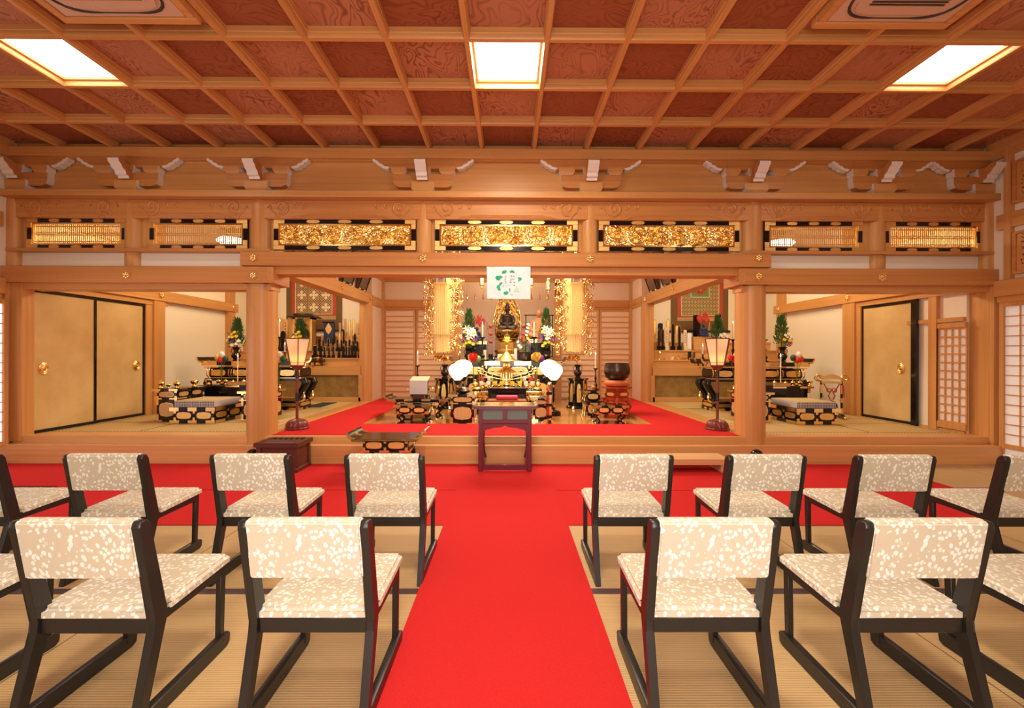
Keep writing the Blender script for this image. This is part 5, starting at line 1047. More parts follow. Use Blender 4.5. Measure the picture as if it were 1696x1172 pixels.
for px_, y0, lab in ((826, 577, 'small upright picture card behind the pagoda'),):
    t = thing('picture_card', lab, 'card', (PX(839, TY + .1), TY + .06, tt)); B().box(-.21, .21, 0, .03, 0, .16).build('card', 'plaster', t); B().box(-.05, .05, -.01, .0, .02, .13).build('dark_print', 'ink', t)
    for sx in (-1, 1): B().box(sx * .13 - .05, sx * .13 + .05, -.008, 0, .02, .12).build('gold_print', 'goldp', t)
t = thing('small_card', 'small white upright card between candle and red offering rack', 'card', on_table(803, .2)); B().box(-.035, .035, 0, .012, 0, .26).build('card', 'cream', t); B().box(-.04, .04, -.01, .03, 0, .02).build('foot', 'black', t)
# red offering balls in racks
for px_, lab in ((812.5, 'three red balls stacked in a thin rack beside the gilded halo, red figure side'), (867, 'three red balls stacked in a thin rack beside the gilded halo, shaven headed figure side')):
    p = on_table(px_, .40); t = thing('offering_rack', lab, 'offering rack', p, 0, 'racks of red offering balls'); z3 = PH(px_, 540, p[1]) - tt
    for sx in (-1, 1): B().box(sx * .085 - .008, sx * .085 + .008, -.012, .012, 0, z3 + .10).build('upright', 'lacqred', t)
    B().lathe([(.11, 0), (.11, .03), (.06, .05), (.05, .16)], 16).build('foot', 'black', t)
    for py_ in (540, 553, 565.5):
        z = PH(px_, py_, p[1]) - tt; r = B().box(-.085, .085, -.015, .015, z - .062, z - .05).build('shelf', 'lacqred', t); 
        o = tag(B().sph((0, 0, .048), .054, 16, sz=.9).build('red_ball', 'scrollred', None, (p[0], p[1], tt + z - .05)), {540: 'top', 553: 'middle', 565.5: 'bottom'}[py_] + ' red offering ball in the rack on the ' + ('red figure side' if px_ < 840 else 'shaven headed figure side'), 'offering', 'red offering balls')
# ---------------------------------------------------------------- statues on the rear altar
SY = 11.1
t = thing('rear_altar', 'tall black and gold rear altar carrying the seated statue', 'altar', (PX(840, SY), SY - .35, ZC)); zs_ = PH(840, 592, SY - .35) - ZC
board(t, .95, .9, 0, .06, .03, 3); frieze(t, .9, .9, .06, zs_ - .06, 3, 1); board(t, .95, .9, zs_ - .06, zs_, .03, 4)
ra = ZC + zs_
def figure(nm, parent, s, mat, crown=True, shave=False):
    """A figure seated cross-legged with hands joined in the lap, one continuous surface."""
    b = B()
    b.sph((0, 0, .10 * s), .20 * s, 20, sx=1.55, sy=.95, sz=.55); 
    for sx in (-1, 1):
        b.tube([(sx * .10 * s, .02 * s, .12 * s), (sx * .30 * s, -.06 * s, .10 * s), (sx * .26 * s, -.17 * s, .08 * s), (sx * .02 * s, -.19 * s, .08 * s)], [.10 * s, .10 * s, .075 * s, .05 * s], 12)
        b.tube([(sx * .17 * s, .02 * s, .52 * s), (sx * .24 * s, .01 * s, .36 * s), (sx * .22 * s, -.05 * s, .24 * s), (sx * .12 * s, -.15 * s, .21 * s), (sx * .03 * s, -.17 * s, .22 * s)], [.075 * s, .068 * s, .058 * s, .045 * s, .04 * s], 12)
    b.lathe([(.001, .08 * s), (.17 * s, .12 * s), (.155 * s, .28 * s), (.18 * s, .45 * s), (.20 * s, .52 * s), (.13 * s, .58 * s), (.065 * s, .61 * s), (.06 * s, .66 * s), (.001, .67 * s)], 24, (0, .01 * s, 0), 1, .68)
    b.sph((0, -.01 * s, .755 * s), .098 * s, 20, sx=.92, sy=1.0, sz=1.22)
    b.sph((0, -.108 * s, .745 * s), .020 * s, 8, sz=1.6)
    for sx in (-1, 1): b.sph((sx * .095 * s, .01 * s, .745 * s), .028 * s, 8, sx=.5, sz=1.9)
    if crown: b.lathe([(.088 * s, .80 * s), (.10 * s, .85 * s), (.075 * s, .90 * s), (.05 * s, .93 * s), (.055 * s, .97 * s), (.02 * s, 1.02 * s), (0, 1.04 * s)], 18, (0, 0, 0))
    bmesh.ops.translate(b.bm, verts=b.bm.verts[:], vec=(0, 0, .02 * s)); o = b.build(nm, mat, parent); m = o.modifiers.new('r', 'REMESH'); m.mode = 'VOXEL'; m.voxel_size = .011 * s; m.use_smooth_shade = True
    m2 = o.modifiers.new('s', 'SMOOTH'); m2.iterations = 3; m2.factor = .5
    return o
def face(parent, s, dark):
    for sx in (-1, 1): B().sph((sx * .035 * s, -.100 * s, .768 * s), .014 * s, 8, sy=.4, sz=.4).build('eye', dark, parent)
    B().sph((0, -.103 * s, .705 * s), .022 * s, 8, sy=.3, sz=.25).build('mouth', dark, parent)
pz_ = PH(840, 547, SY); t = thing('seated_statue', 'dark seated statue with tall crown before the gilded halo', 'statue', (PX(840, SY), SY, pz_)); hs = PH(840, 501, SY) - pz_
o = figure('body', t, hs / 1.04, 'statue'); face(t, hs / 1.04, 'ink')
t = thing('lotus_throne', 'gilded lotus throne under the dark seated statue', 'pedestal', (PX(840, SY), SY, ra)); ht = pz_ - ra
B().lathe([(.36, 0), (.36, .04), (.30, .06), (.30, .12), (.34, .14), (.34, .18), (.24, .20), (.20, ht * .55), (.26, ht * .62), (.28, ht * .66), (.22, ht * .7)], 8).build('pedestal', 'gold', t)
for ly, (r, z0, z1) in enumerate(((.25, ht * .68, ht * .84), (.29, ht * .80, ht))):
    b = B()
    for k in range(14):
        a = 2 * pi * (k + .5 * ly) / 14; b.T = MX.Rotation(a, 4, 'Z'); b.surf(lambda u, v: ((u - .5) * .14 * sin(pi * min(1, .3 + .6 * v)), -(r + .07 * sin(v * 1.5)), z0 + (z1 - z0) * v), 4, 4)
    b.build('petal_band', 'gold', t, fix=False)
B().lathe([(.0, ht - .03), (.30, ht - .02), (.30, ht), (0, ht)], 24).build('seat_disc', 'gold', t)
zh0, zh1 = PH(840, 563, SY + .25), PH(840, 493, SY + .25); t = thing('halo', 'big gilded flame halo standing behind the dark seated statue', 'halo', (PX(840, SY), SY + .47, zh0)); hh_ = zh1 - zh0
def halo_pt(u, v):
    a = (u - .5) * 2.0; q = (1 - abs(a) ** 2.6) ** .5 if abs(a) < 1 else 0; w2 = .36 * (1 - .18 * v ** 3) ; hw2 = w2 * sin(pi * min(.98, .20 + .68 * v)) ** .45
    return (a * hw2, .05 * abs(a) ** 2 * -1 + .03 * abs(NZ.noise(V((u * 14, v * 16, 2)))), v * hh_ + (0.0))
B().box(-.10, .10, -.03, .04, ra - zh0, .08).build('stand', 'gold', t); B().surf(halo_pt, 60, 60).build('aureole', 'halogold', t, fix=False, ang=70)
g = B(); 
for f_ in (.50, .66): g.tube([(f_ * .36 * 1.0 * cos(a) * (1.0), -.05, hh_ * (.56 if f_ < .6 else .5) + sin(a) * hh_ * f_ * .52) for a in [2 * pi * i / 32 for i in range(32)]], .010, 6, True)
g.build('light_ring', 'golds', t)
g = B()
for sx in (-1, 1): g.tube([halo_pt(.5 + sx * .5, v / 20) for v in range(21)], .014, 6)
g.build('rim', 'golds', t)
# shaven headed figure and red figure
c = P(893, 549, SY); t = thing('seated_statue', 'shaven headed figure in ochre robe seated behind the cypress', 'statue', (c.x, SY, PH(893, 562, SY))); hs = (PH(893, 514, SY) - PH(893, 562, SY)) / .875
figure('body', t, hs, 'skin', False, True); face(t, hs, 'statue')
b = B(); b.lathe([(.30 * hs, .0), (.33 * hs, .06 * hs), (.24 * hs, .24 * hs), (.235 * hs, .46 * hs), (.205 * hs, .55 * hs), (.12 * hs, .605 * hs)], 28, (0, .0, 0), 1, .78); b.build('robe', 'robe', t)
t = thing('stand_frame', 'thin black stand frame behind the shaven headed figure', 'frame', (PX(893, SY + .35), SY + .38, ra)); f0, f1, fz = PX(870, SY + .4) - PX(893, SY + .35), PX(915.5, SY + .4) - PX(893, SY + .35), PH(893, 521, SY + .38) - ra
B().box(f0, f0 + .025, 0, .025, 0, fz).build('upright', 'blackm', t); B().box(f1 - .025, f1, 0, .025, 0, fz).build('upright', 'blackm', t); B().box(f0 - .03, f1 + .03, 0, .025, fz - .03, fz).build('crossbar', 'blackm', t); B().box(f0 - .01, f1 + .01, -.03, .05, 0, .03).build('foot', 'blackm', t)
def flame_halo(t, w_, h, seed, mat='flamered'):
    rnd = random.Random(seed); b = B()
    for k in range(26):
        a = rnd.uniform(-1.25, 1.25); r = rnd.uniform(.45, 1.0); x = sin(a) * r * w_; z = h * .42 + cos(a) * r * h * .5
        pts = [(x, .04, z), (x * 1.12 + .03 * sin(k), .03, z + h * .09), (x * 1.06 - .03 * cos(k), .02, z + h * .17), (x * 1.15, .03, z + h * .23)]
        b.tube(pts, [w_ * .10, w_ * .12, w_ * .07, .004], 6)
    return b.build('flame_halo', mat, t)
def guardian(p, h, lab, seed):
    t = thing('guardian_statue', lab, 'statue', p, 0); figure('body', t, h * .62, 'navy', False); flame_halo(t, h * .30, h, seed); B().tube([(.16 * h, -.12 * h, .25 * h), (.20 * h, -.10 * h, .62 * h)], [.012, .005], 6).build('sword', 'golds', t); B().lathe([(.24 * h, .0), (.27 * h, .02 * h), (.22 * h, .04 * h), (0, 0.04 * h)], 12).build('rock_base', 'statue', t); return t
c = P(790, 565, SY); guardian((c.x, SY, PH(790, 562, SY) - .05), PH(790, 519, SY) - PH(790, 562, SY), 'red flamed guardian figure half hidden behind the cypress', 4)
for px_, lab in ((893, 'dark box carrying the shaven headed figure'), (790, 'dark box carrying the red flamed guardian figure')):
    zt_ = PH(px_, 562, SY) - (.0 if px_ > 840 else .05); x = PX(px_, SY); t = thing('statue_plinth', lab, 'pedestal', (x, SY, ra), 0, 'statue bases on the rear altar'); B().box(-.27, .27, -.2, .2, 0, zt_ - ra, .006).build('box', 'black', t); B().box(-.275, .275, -.205, -.195, (zt_ - ra) * .8, (zt_ - ra)).build('edge_plate', 'golds', t)
# net valance at the recess
t = thing('bead_valance', 'hanging gold bead net valance in front of the rear recess', 'valance', (PX(840, 11.4), 11.4, PH(840, 496, 11.4))); hv = PH(840, 455, 11.4) - PH(840, 496, 11.4); g = B(); hwv = 1.16
B().box(-hwv, hwv, -.03, .03, hv, hv + .25).build('canopy_edge', 'black', t); B().box(-hwv, hwv, -.035, -.03, hv - .06, hv + .02).build('gold_strip', 'goldp', t)
n = 22
for k in range(n):
    for q in (1, -1):
        for m_ in range(4):
            x0 = -hwv + (k + .5) * 2 * hwv / n; z0 = hv - .06 - m_ * .10; g.tube([(x0, 0, z0), (min(hwv, max(-hwv, x0 + q * hwv / n)), 0, z0 - .10)], .0035, 4)
g.build('bead_net', 'goldm', t)
for sx in (-1, 1): B().box(sx * 1.0 - .02, sx * 1.0 + .02, -.02, .02, hv + .24, 4.42 - PH(840, 496, 11.4)).build('hanging_rod', 'blackm', t)
for k in range(11): x0 = -hwv + (k + .5) * 2 * hwv / 11; B().lathe([(0, .0), (.028, .03), (.02, .12), (.004, .17), (.004, .24)], 8, (x0, 0, -.02)).build('bead_drop', 'golds', t)
# hanging bells from the canopy
for px_, lab in ((756, 'small gold bell lantern hanging by the banner, low tables side'), (798, 'small gold bell lantern hanging beside the white sheet, low tables side'), (880, 'small gold bell lantern hanging beside the white sheet, bronze bowl side'), (908, 'small gold bell lantern hanging by the banner, bronze bowl side')):
    Y = 10.3; c = P(px_, 482 if px_ in (756, 908) else 474, Y); t = thing('bell_lantern', lab, 'ornament', c, 0, 'hanging gold bell lanterns'); B().lathe([(.0, 0), (.05, .015), (.06, .03), (.045, .07), (.05, .20), (.03, .25), (.06, .27), (.012, .31)], 6).build('lantern', 'gold', t); B().cyl((0, 0, .30), (0, 0, 1.9 + 4.42 - c.z - 1.9), .006, n=6).build('hanging_chain', 'goldm', t); B().lathe([(.0, -.10), (.02, -.06), (.008, .0)], 8).build('tassel', 'golds', t)
# gilded banners
def text_mesh(s, size, mat, parent, loc, rot):
    cu = bpy.data.curves.new('lettering', 'FONT'); cu.body = s; cu.size = size; cu.align_x = 'CENTER'; cu.align_y = 'CENTER'; cu.extrude = .001
    o = bpy.data.objects.new('lettering', cu); COL.objects.link(o); dg = bpy.context.evaluated_depsgraph_get(); me = bpy.data.meshes.new_from_object(o.evaluated_get(dg)); bpy.data.objects.remove(o); bpy.data.curves.remove(cu)
    me.materials.clear(); me.materials.append(M[mat]); q = bpy.data.objects.new('lettering', me); COL.objects.link(q); q.parent = parent; q.location = loc; q.rotation_euler = rot; return q
def banner(px_, side):
    Y = 9.5; x = PX(px_, Y); z = lambda py: PH(px_, py, Y); t = thing('gilded_banner', 'tall gilded hexagonal banner with a blue framed label, ' + side, 'banner', (x, Y, 0), 0, 'gilded hexagonal banners'); k = Y / 720
    def ribbed(r, z0, z1, nm, nrib):
        b = B().lathe([(r, z0), (r, z1)], 6, (0, 0, 0)); b.bm.transform(MX.Rotation(R(30), 4, 'Z')) if 0 else None
        bmesh.ops.rotate(b.bm, verts=b.bm.verts[:], cent=(0, 0, 0), matrix=MX.Rotation(R(0), 3, 'Z'))
        for f in range(6):
            a0, a1 = 2 * pi * f / 6, 2 * pi * (f + 1) / 6
            for i in range(nrib):
                u = (i + .5) / nrib; p0 = V((cos(a0), sin(a0), 0)) * (1 - u) + V((cos(a1), sin(a1), 0)) * u; p0 *= r * 1.01; b.tube([(p0.x, p0.y, z0 - .012), (p0.x, p0.y, z1)], r * .075, 6)
        return b.build(nm, 'bangold', t)
    ribbed(.245, z(554), z(474), 'upper_panel', 6); ribbed(.175, z(582), z(555), 'lower_panel', 5)
    B().lathe([(.27, z(474)), (.27, z(474) + .04), (.25, z(474) + .05), (.24, z(440)), (.30, z(438)), (.30, z(434))], 6).build('head', 'goldp', t)
    rect_ring(B(), -.115, .115, z(472), z(440), .018, -.222, -.212).build('label_frame', 'bluemark', t); text_mesh('金', .13, 'bluemark', t, (0, -.2175, z(461)), (R(90), 0, 0)); text_mesh('剛', .13, 'bluemark', t, (0, -.2175, z(467.5)), (R(90), 0, 0))
    B().lathe([(.19, z(583)), (.19, z(582)), (.0, z(582))], 6).build('foot_ring', 'gold', t); g = B()
    for i in range(12): a = 2 * pi * i / 12; g.lathe([(0, -.04), (.016, -.03), (.012, 0)], 6, (cos(a) * .20, sin(a) * .20, z(583)))
    g.build('fringe', 'gold', t); B().cyl((0, 0, z(434)), (0, 0, 4.42), .02, n=8).build('hanging_rod', 'goldm', t)
banner(732, LOWT); banner(952.5, SMALL)
# garlands
def cluster_mesh():
    b = B(); rnd = random.Random(9); r = .085
    b.tube([(cos(a) * r * .55, 0, sin(a) * r * .55) for a in [2 * pi * i / 12 for i in range(12)]], .008, 5, True)
    for i in range(9):
        a = 2 * pi * i / 9; b.T = MX.Rotation(rnd.uniform(-.7, .7), 4, 'X'); c = V((cos(a) * r, rnd.uniform(-.02, .02), sin(a) * r)); b.tube([c * .55, c * 1.0, c * 1.35], [.006, .016, .002], 5); b.sph(c * 1.15, .010, 6)
    b.T = MX.Identity(4); b.sph((0, -.02, 0), .030, 10)
    for sx in (-1, 1): b.lathe([(0, -.16), (.016, -.145), (.010, -.11), (.003, -.06)], 6, (sx * .05, 0, 0))
    return b.build('pendant_ornament', 'golds')
CLU = cluster_mesh(); PROTO.append(CLU)
rnd = random.Random(2)
GN = [(705, 9.3, 588, 'outermost, ending in a bell'), (713, 10.05, 578, 'second from the outer edge'), (714.5, 8.93, 586, 'at the outer edge of the banner'), (749.5, 8.93, 580, 'at the inner edge of the banner'), (753, 10.05, 572, 'second from the recess'), (761, 9.3, 586, 'next to the recess')]
for side, s in ((LOWT, 1), (SMALL, -1)):
    for px_, Y, yb, nm in GN:
        q = px_ if s > 0 else 1684.5 - px_; x = PX(q, Y); zb_ = PH(q, yb, Y); t = thing('gold_garland', 'gold filigree garland on the %s, %s' % (side, nm), 'garland', (x, Y, zb_), 0, 'hanging gold filigree garlands')
        B().cyl((0, 0, .04), (0, 0, 4.42 - zb_), .006, n=5).build('chain', 'gold', t); B().lathe([(.045, -.03), (.035, .03), (.012, .055), (0, .07)], 10).build('bell', 'golds', t)
        k = 0; z = .16
        while zb_ + z < 3.75:
            inst(CLU, t, (rnd.uniform(-.02, .02), rnd.uniform(-.04, .04), z), (0, rnd.uniform(-.3, .3), rnd.uniform(-.8, .8)), rnd.uniform(.60, .88)); z += rnd.uniform(.20, .29)
# ridge of the hanging canopy above
t = thing('altar_canopy', 'dark and gold canopy edge seen above the white sheet', 'canopy', (PX(840, 10.4), 10.55, PH(840, 460, 10.55))); B().box(-1.35, 1.35, 0, .7, .04, .30).build('body', 'black', t); B().box(-1.36, 1.36, -.01, .71, 0, .05).build('lower_edge', 'goldp', t)
for sx in (-1, 1): B().cyl((sx * 1.2, .45, .3), (sx * 1.2, .45, 4.42 - PH(840, 460, 10.55)), .015, n=6).build('hanging_rod', 'goldm', t)
# white printed sheet hung on the beam
a_, c_ = P(806, 442, 5.94), P(878.5, 496, 5.94); t = thing('printed_sheet', 'white plastic sheet with green printed marks hanging from the middle beam', 'sheet', ((a_.x + c_.x) / 2, 5.945, c_.z)); w_, h = (c_.x - a_.x), a_.z - c_.z
def crumple(x, z): return .010 * NZ.noise(V((x * 9, z * 9, 4))) + .004 * NZ.noise(V((x * 30, z * 26, 1)))
b = B(); b.surf(lambda u, v: ((u - .5) * w_ * (1 - .012 * (1 - v)) + (.006 * (1 - v) if u < .5 else 0), -.004 + crumple(u * w_, v * h) - .012 * (1 - v), v * h + .018 * (1 - v) * max(0, .35 - u)), 28, 22); b.surf(lambda u, v: ((u - .5) * w_ * (1 - .012 * (1 - v)) + (.006 * (1 - v) if u < .5 else 0), .002 + crumple(u * w_, v * h) - .012 * (1 - v), v * h + .018 * (1 - v) * max(0, .35 - u)), 28, 22)
b.build('sheet', 'sheet', t, fix=False)
def mark(pts, mat, nm):
    q = []
    for X_, Y_ in pts:
        u, v = (X_ - 110) / 1300, 1 - (Y_ - 130) / 970; q.append(((u - .5) * w_, v * h, u, v))
    b = B(); cx = sum(p_[0] for p_ in q) / len(q); cz = sum(p_[1] for p_ in q) / len(q)
    f = lambda x, z: (x, -.010 + crumple(x + w_ / 2, z) - .012 * (1 - z / h), z)
    for i in range(len(q)):
        p0, p1 = q[i], q[(i + 1) % len(q)]; m0 = ((p0[0] + cx) / 2, (p0[1] + cz) / 2); m1 = ((p1[0] + cx) / 2, (p1[1] + cz) / 2)
        b.poly([f(cx, cz), f(*m0), f(*m1)]); b.poly([f(*m0), f(p0[0], p0[1]), f(p1[0], p1[1]), f(*m1)])
    b.build(nm, mat, t, fix=False)
for pts in ([(562, 340), (562, 290), (590, 250), (640, 240), (705, 245), (700, 280), (680, 325), (600, 340)], [(793, 285), (835, 240), (900, 248), (938, 290), (936, 340), (900, 312), (850, 308), (812, 322)], [(360, 462), (420, 402), (490, 412), (530, 390), (560, 430), (608, 440), (530, 490), (480, 550), (410, 530)], [(1015, 458), (1080, 450), (1125, 455), (1158, 508), (1110, 550), (1050, 578), (1036, 560), (1062, 510)], [(490, 610), (575, 600), (578, 635), (540, 640), (540, 680), (508, 700), (512, 770), (535, 845), (455, 850), (420, 780), (402, 740), (440, 685), (490, 660)], [(605, 925), (630, 885), (690, 885), (705, 840), (720, 870), (755, 905), (750, 940), (720, 965), (660, 980)], [(778, 780), (812, 785), (812, 880), (782, 885)]): mark(pts, 'greenink', 'green_mark')
mark([(918, 800), (975, 780), (960, 700), (1020, 740), (1085, 840), (1060, 885), (980, 880), (905, 912), (915, 870)], 'greenpale', 'pale_green_mark')
for x0, y0, x1 in ((645, 425, 690), (635, 475, 690), (632, 527, 695), (665, 578, 700), (650, 622, 702), (805, 405, 870), (830, 440, 865), (800, 505, 900), (795, 560, 850), (795, 605, 855), (580, 712, 630), (690, 705, 720), (785, 695, 812), (830, 980, 885)): mark([(x0, y0 - 7), (x1, y0 - 10), (x1, y0 + 6), (x0, y0 + 9)], 'greyink', 'grey_stroke')
for x0, y0, x1 in ((885, 425, 940), (905, 515, 940), (900, 600, 955), (900, 690, 955)): mark([(x0, y0 - 9), (x1, y0 - 14), (x1, y0 + 9), (x0, y0 + 12)], 'greenink', 'green_stroke')
# ---------------------------------------------------------------- tall standing lanterns on the stage
def shade_paper():
    m, nt, bs = nodes('lantern_paper'); out = nt.nodes['Material Output']
    bs.inputs['Base Color'].default_value = (0.88, 0.76, 0.64, 1); bs.inputs['Roughness'].default_value = .8
    tr = N(nt, 'ShaderNodeBsdfTranslucent'); tr.inputs[0].default_value = (0.95, 0.74, 0.50, 1); mx = nt.nodes.new('ShaderNodeMixShader'); mx.inputs[0].default_value = .5
    L(nt, bs.outputs[0], mx.inputs[1]); L(nt, tr.outputs[0], mx.inputs[2]); L(nt, mx.outputs[0], out.inputs['Surface']); return m
M['lpaper'] = shade_paper(); M['bulb'] = plain('lantern_bulb', (1, .8, .5), .5, emit=(1.0, 0.56, 0.18), es=26)
def lantern(px_, base_y, lab):
    p = PZ(px_, base_y - 9, ZS + .007); t = thing('standing_lantern', lab, 'lantern', p, 0, 'tall hexagonal standing lanterns'); Y = p.y; z = lambda py: PH(px_, py, Y) - p.z
    B().lathe([(.150, 0), (.155, .02), (.14, .035), (.145, .05), (.13, .10), (.10, .135), (.05, .15), (.03, .16)], 40, flute=14, fl=.13).build('base', 'deskred', t)
    B().lathe([(.021, .14), (.021, z(612))], 14).build('pole', 'deskred', t)
    for a, c in ((z(701), z(694)), (z(664), z(650)), (z(626), z(614))): B().lathe([(.026, a), (.026, c)], 14).build('pole_sleeve', 'blackm', t)
    z0, z1 = z(605), z(561); B().lathe([(.03, z0 - .075), (.075, z0 - .04), (.10, z0 - .02), (.105, z0), (.0, z0)], 6).build('collar', 'deskred', t)
    r0, r1 = .103, .185; b = B()
    for i in range(6):
        a, c = 2 * pi * i / 6 + R(0), 2 * pi * (i + 1) / 6; b.quad((cos(a) * r0, sin(a) * r0, z0), (cos(c) * r0, sin(c) * r0, z0), (cos(c) * r1, sin(c) * r1, z1), (cos(a) * r1, sin(a) * r1, z1))
    b.build('shade_paper', 'lpaper', t)
    g = B(); k = lambda a, r, zz: (cos(a) * r, sin(a) * r, zz)
    for i in range(6):
        a, c = 2 * pi * i / 6, 2 * pi * (i + 1) / 6; g.cyl(k(a, r0 + .003, z0), k(a, r1 + .003, z1), .0075, n=5)
        for zz, rr in ((z0, r0), (z1, r1), (z0 + .05, r0 + (r1 - r0) * .05 / (z1 - z0))): g.cyl(k(a, rr + .003, zz), k(c, rr + .003, zz), .007 if zz != z0 + .05 else .003, n=5)
    g.build('shade_frame', 'deskred', t); B().sph((0, 0, z0 + .11), .026, 12, sz=1.5).build('bulb', 'bulb', t); return t
lantern(492, 719, 'tall red hexagonal lantern on the red carpet, slatted offering box side'); lantern(1188, 720, 'tall red hexagonal lantern on the red carpet, wooden step side')

# ---------------------------------------------------------------- portraits leaning over the depth beams
def portrait(xo, s, y0, y1, lab):
    t = thing('portrait_frame', lab, 'picture frame', (xo + s * .105, (y0 + y1) / 2, 2.955), 0, 'framed portraits above the depth beams'); w_ = (y1 - y0) / 2; h = .78; tilt = R(20) * s
    b = B(); b.T = MX.Rotation(tilt, 4, 'Y'); b.box(-.018, .012, -w_, w_, 0, h); 
    f = B(); f.T = b.T
    for a in ((-w_, w_, 0, .035), (-w_, w_, h - .035, h), (-w_, -w_ + .035, .035, h - .035), (w_ - .035, w_, .035, h - .035)): f.box(*sorted((s * .010, s * .030)), a[0], a[1], a[2], a[3])
    f.build('frame', 'black', t); b.build('picture', 'picdark', t); g = B(); g.T = MX.Rotation(tilt, 4, 'Y')
    for q in (-w_ * .6, w_ * .6): g.box(*sorted((s * .005, s * .05)), q - .015, q + .015, -.022, .03)
    g.build('hook', 'golds', t)
    m = B(); m.T = MX.Rotation(tilt, 4, 'Y'); m.box(*sorted((s * .012, s * .016)), -w_ + .035, w_ - .035, .035, .16); m.build('mount_strip', 'brown', t)
for s, xo, side in ((1, PIL[0], 'low black tables side'), (-1, PIL[1], 'bronze bowl side')):
    for y0, y1, nm in ((9.72, 10.26, 'next to the rear pillar'), (8.80, 9.36, 'second from the rear pillar'), (7.62, 8.16, 'half hidden by the lintel'), (6.75, 7.25, 'almost hidden by the lintel')):
        portrait(xo, s, y0, y1, 'dark framed portrait on the depth beam, %s, %s' % (side, nm))

# ---------------------------------------------------------------- side room furniture
mir = lambda X: -.09 - X
def altar_front_table(cx, side):
    Y = 8.85; t = thing('altar_table', 'black and gold altar table with S shaped legs, ' + side, 'table', (cx, Y, ZS), 0, 'side room altar tables'); z = lambda py: PH(390, py, Y) - ZS; w_, d = 1.02, .52
    zt = z(598); board(t, w_ - .12, d, z(679) + .0 if 0 else 0, .05, .04, 3); frieze(t, w_ - .12, d, .05, .16, 3, 1, 'goldp'); board(t, w_ - .12, d, .16, .19, .04, 3, 'shelf')
    for sx in (-1, 1):
        for y in (.06, d - .06):
            pts = [(sx * (w_ - .05), y, zt - .36), (sx * (w_ - .02), y, zt - .45), (sx * (w_ - .07), y, zt - .55), (sx * (w_ - .15), y, zt - .66), (sx * (w_ - .17), y, zt - .74), (sx * (w_ - .13), y, zt - .80), (sx * (w_ - .08), y, zt - .79)]
            leg = B().tube(pts, [.065, .078, .068, .06, .06, .055, .03], 12).build('leg', 'black', t)
            B().tube([(sx * (w_ - .09), y - .03, zt - .80), (sx * (w_ - .035), y - .03, zt - .77), (sx * (w_ - .025), y - .03, zt - .70), (sx * (w_ - .05), y - .03, zt - .64), (sx * (w_ - .075), y - .03, zt - .66)], [.035, .036, .028, .018, .006], 8).build('scroll', 'golds', leg)
    B().box(-w_ + .10, w_ - .10, .03, d - .03, zt - .40, zt - .345, .004).build('waist', 'black', t); g = B().box(-w_ + .09, w_ - .09, .02, d - .02, zt - .345, zt - .332); g.build('gold_line', 'golds', t)
    b = B(); b.prism([(-.0, zt - .33), (-.05, zt - .29), (-.06, zt - .235), (-.05, zt - .17), (0, zt - .13), (d, zt - .13), (d + .05, zt - .17), (d + .06, zt - .235), (d + .05, zt - .29), (d, zt - .33)], 'x', -w_ + .14, w_ - .14); b.build('bulged_neck', 'black', t)
    for k in range(4):
        cx_ = (k - 1.5) * .46; B().prism([(cx_ + q[0], zt - .232 + q[1]) for q in cusp(.30, .13)], 'y', -.075, -.05).build('carved_panel', 'gold', t)
    for k in range(5):
        cx_ = (k - 2) * .44; g = B()
        for dx in (-.05, 0, .05): g.tube([(cx_ + dx, -.002, zt - .325), (cx_ + dx, -.056, zt - .285), (cx_ + dx, -.064, zt - .235), (cx_ + dx, -.056, zt - .175), (cx_ + dx, -.002, zt - .135)], .010, 6)
        g.build('gold_band', 'golds', t)
    board(t, w_, d, zt - .13, zt - .115, .0, 3, 'moulding'); board(t, w_, d, zt - .085, zt, .03, 3, 'table_top'); upturned(t, w_ + .03, d, zt - .03, .10, .03); return zt + ZS
def offering_table(cx, side):
    Y = 8.18; t = thing('offering_table', 'low black table with a glossy plain front panel, ' + side, 'table', (cx, Y, ZS), 0, 'side room offering tables'); w_, d, h = .60, .42, PH(390, 638, Y) - ZS
    g = B().box(-w_ + .05, w_ - .05, .0, d, .05, h - .03); g.mi = 1; board(t, w_, d, h - .03, h, .04, 2, 'table_top'); board(t, w_, d, 0, .05, .02, 2)
    for sx in (-1, 1): [g.box(min(sx * (w_ - .05), sx * w_), max(sx * (w_ - .05), sx * w_), -.01, .04, .05 + (h - .08) * a, .05 + (h - .08) * c) for a, c in ((0, .2), (.4, .6), (.8, 1))]
    g.build('front_panel', ['black', 'golds'], t)
    return ZS + h, Y
def ritual_seat(cx, side):
    Y = PZ(340, 701, ZS).y + .02; t = thing('ritual_seat', 'square black and gold ritual platform carrying a mat, ' + side, 'seat', (cx, Y, ZS), 0, 'ritual platforms'); w_, d = .325, .72
    board(t, w_, d, 0, .05, .035, 2); frieze(t, w_, d, .05, .20, 2, 2, 'goldp', .035); board(t, w_, d, .20, .26, .04, 2)
    t = thing('seat_mat', 'thick straw mat with patterned edge on the ritual platform, ' + side, 'mat', (cx, Y, ZS + .26), 0, 'patterned seat mats'); B().box(-w_, w_, 0, d, 0, .10, .004).build('patterned_edge', 'heri', t); B().box(-w_ + .004, w_ - .004, .004, d - .004, .10, .106).build('straw_top', 'matstraw', t)
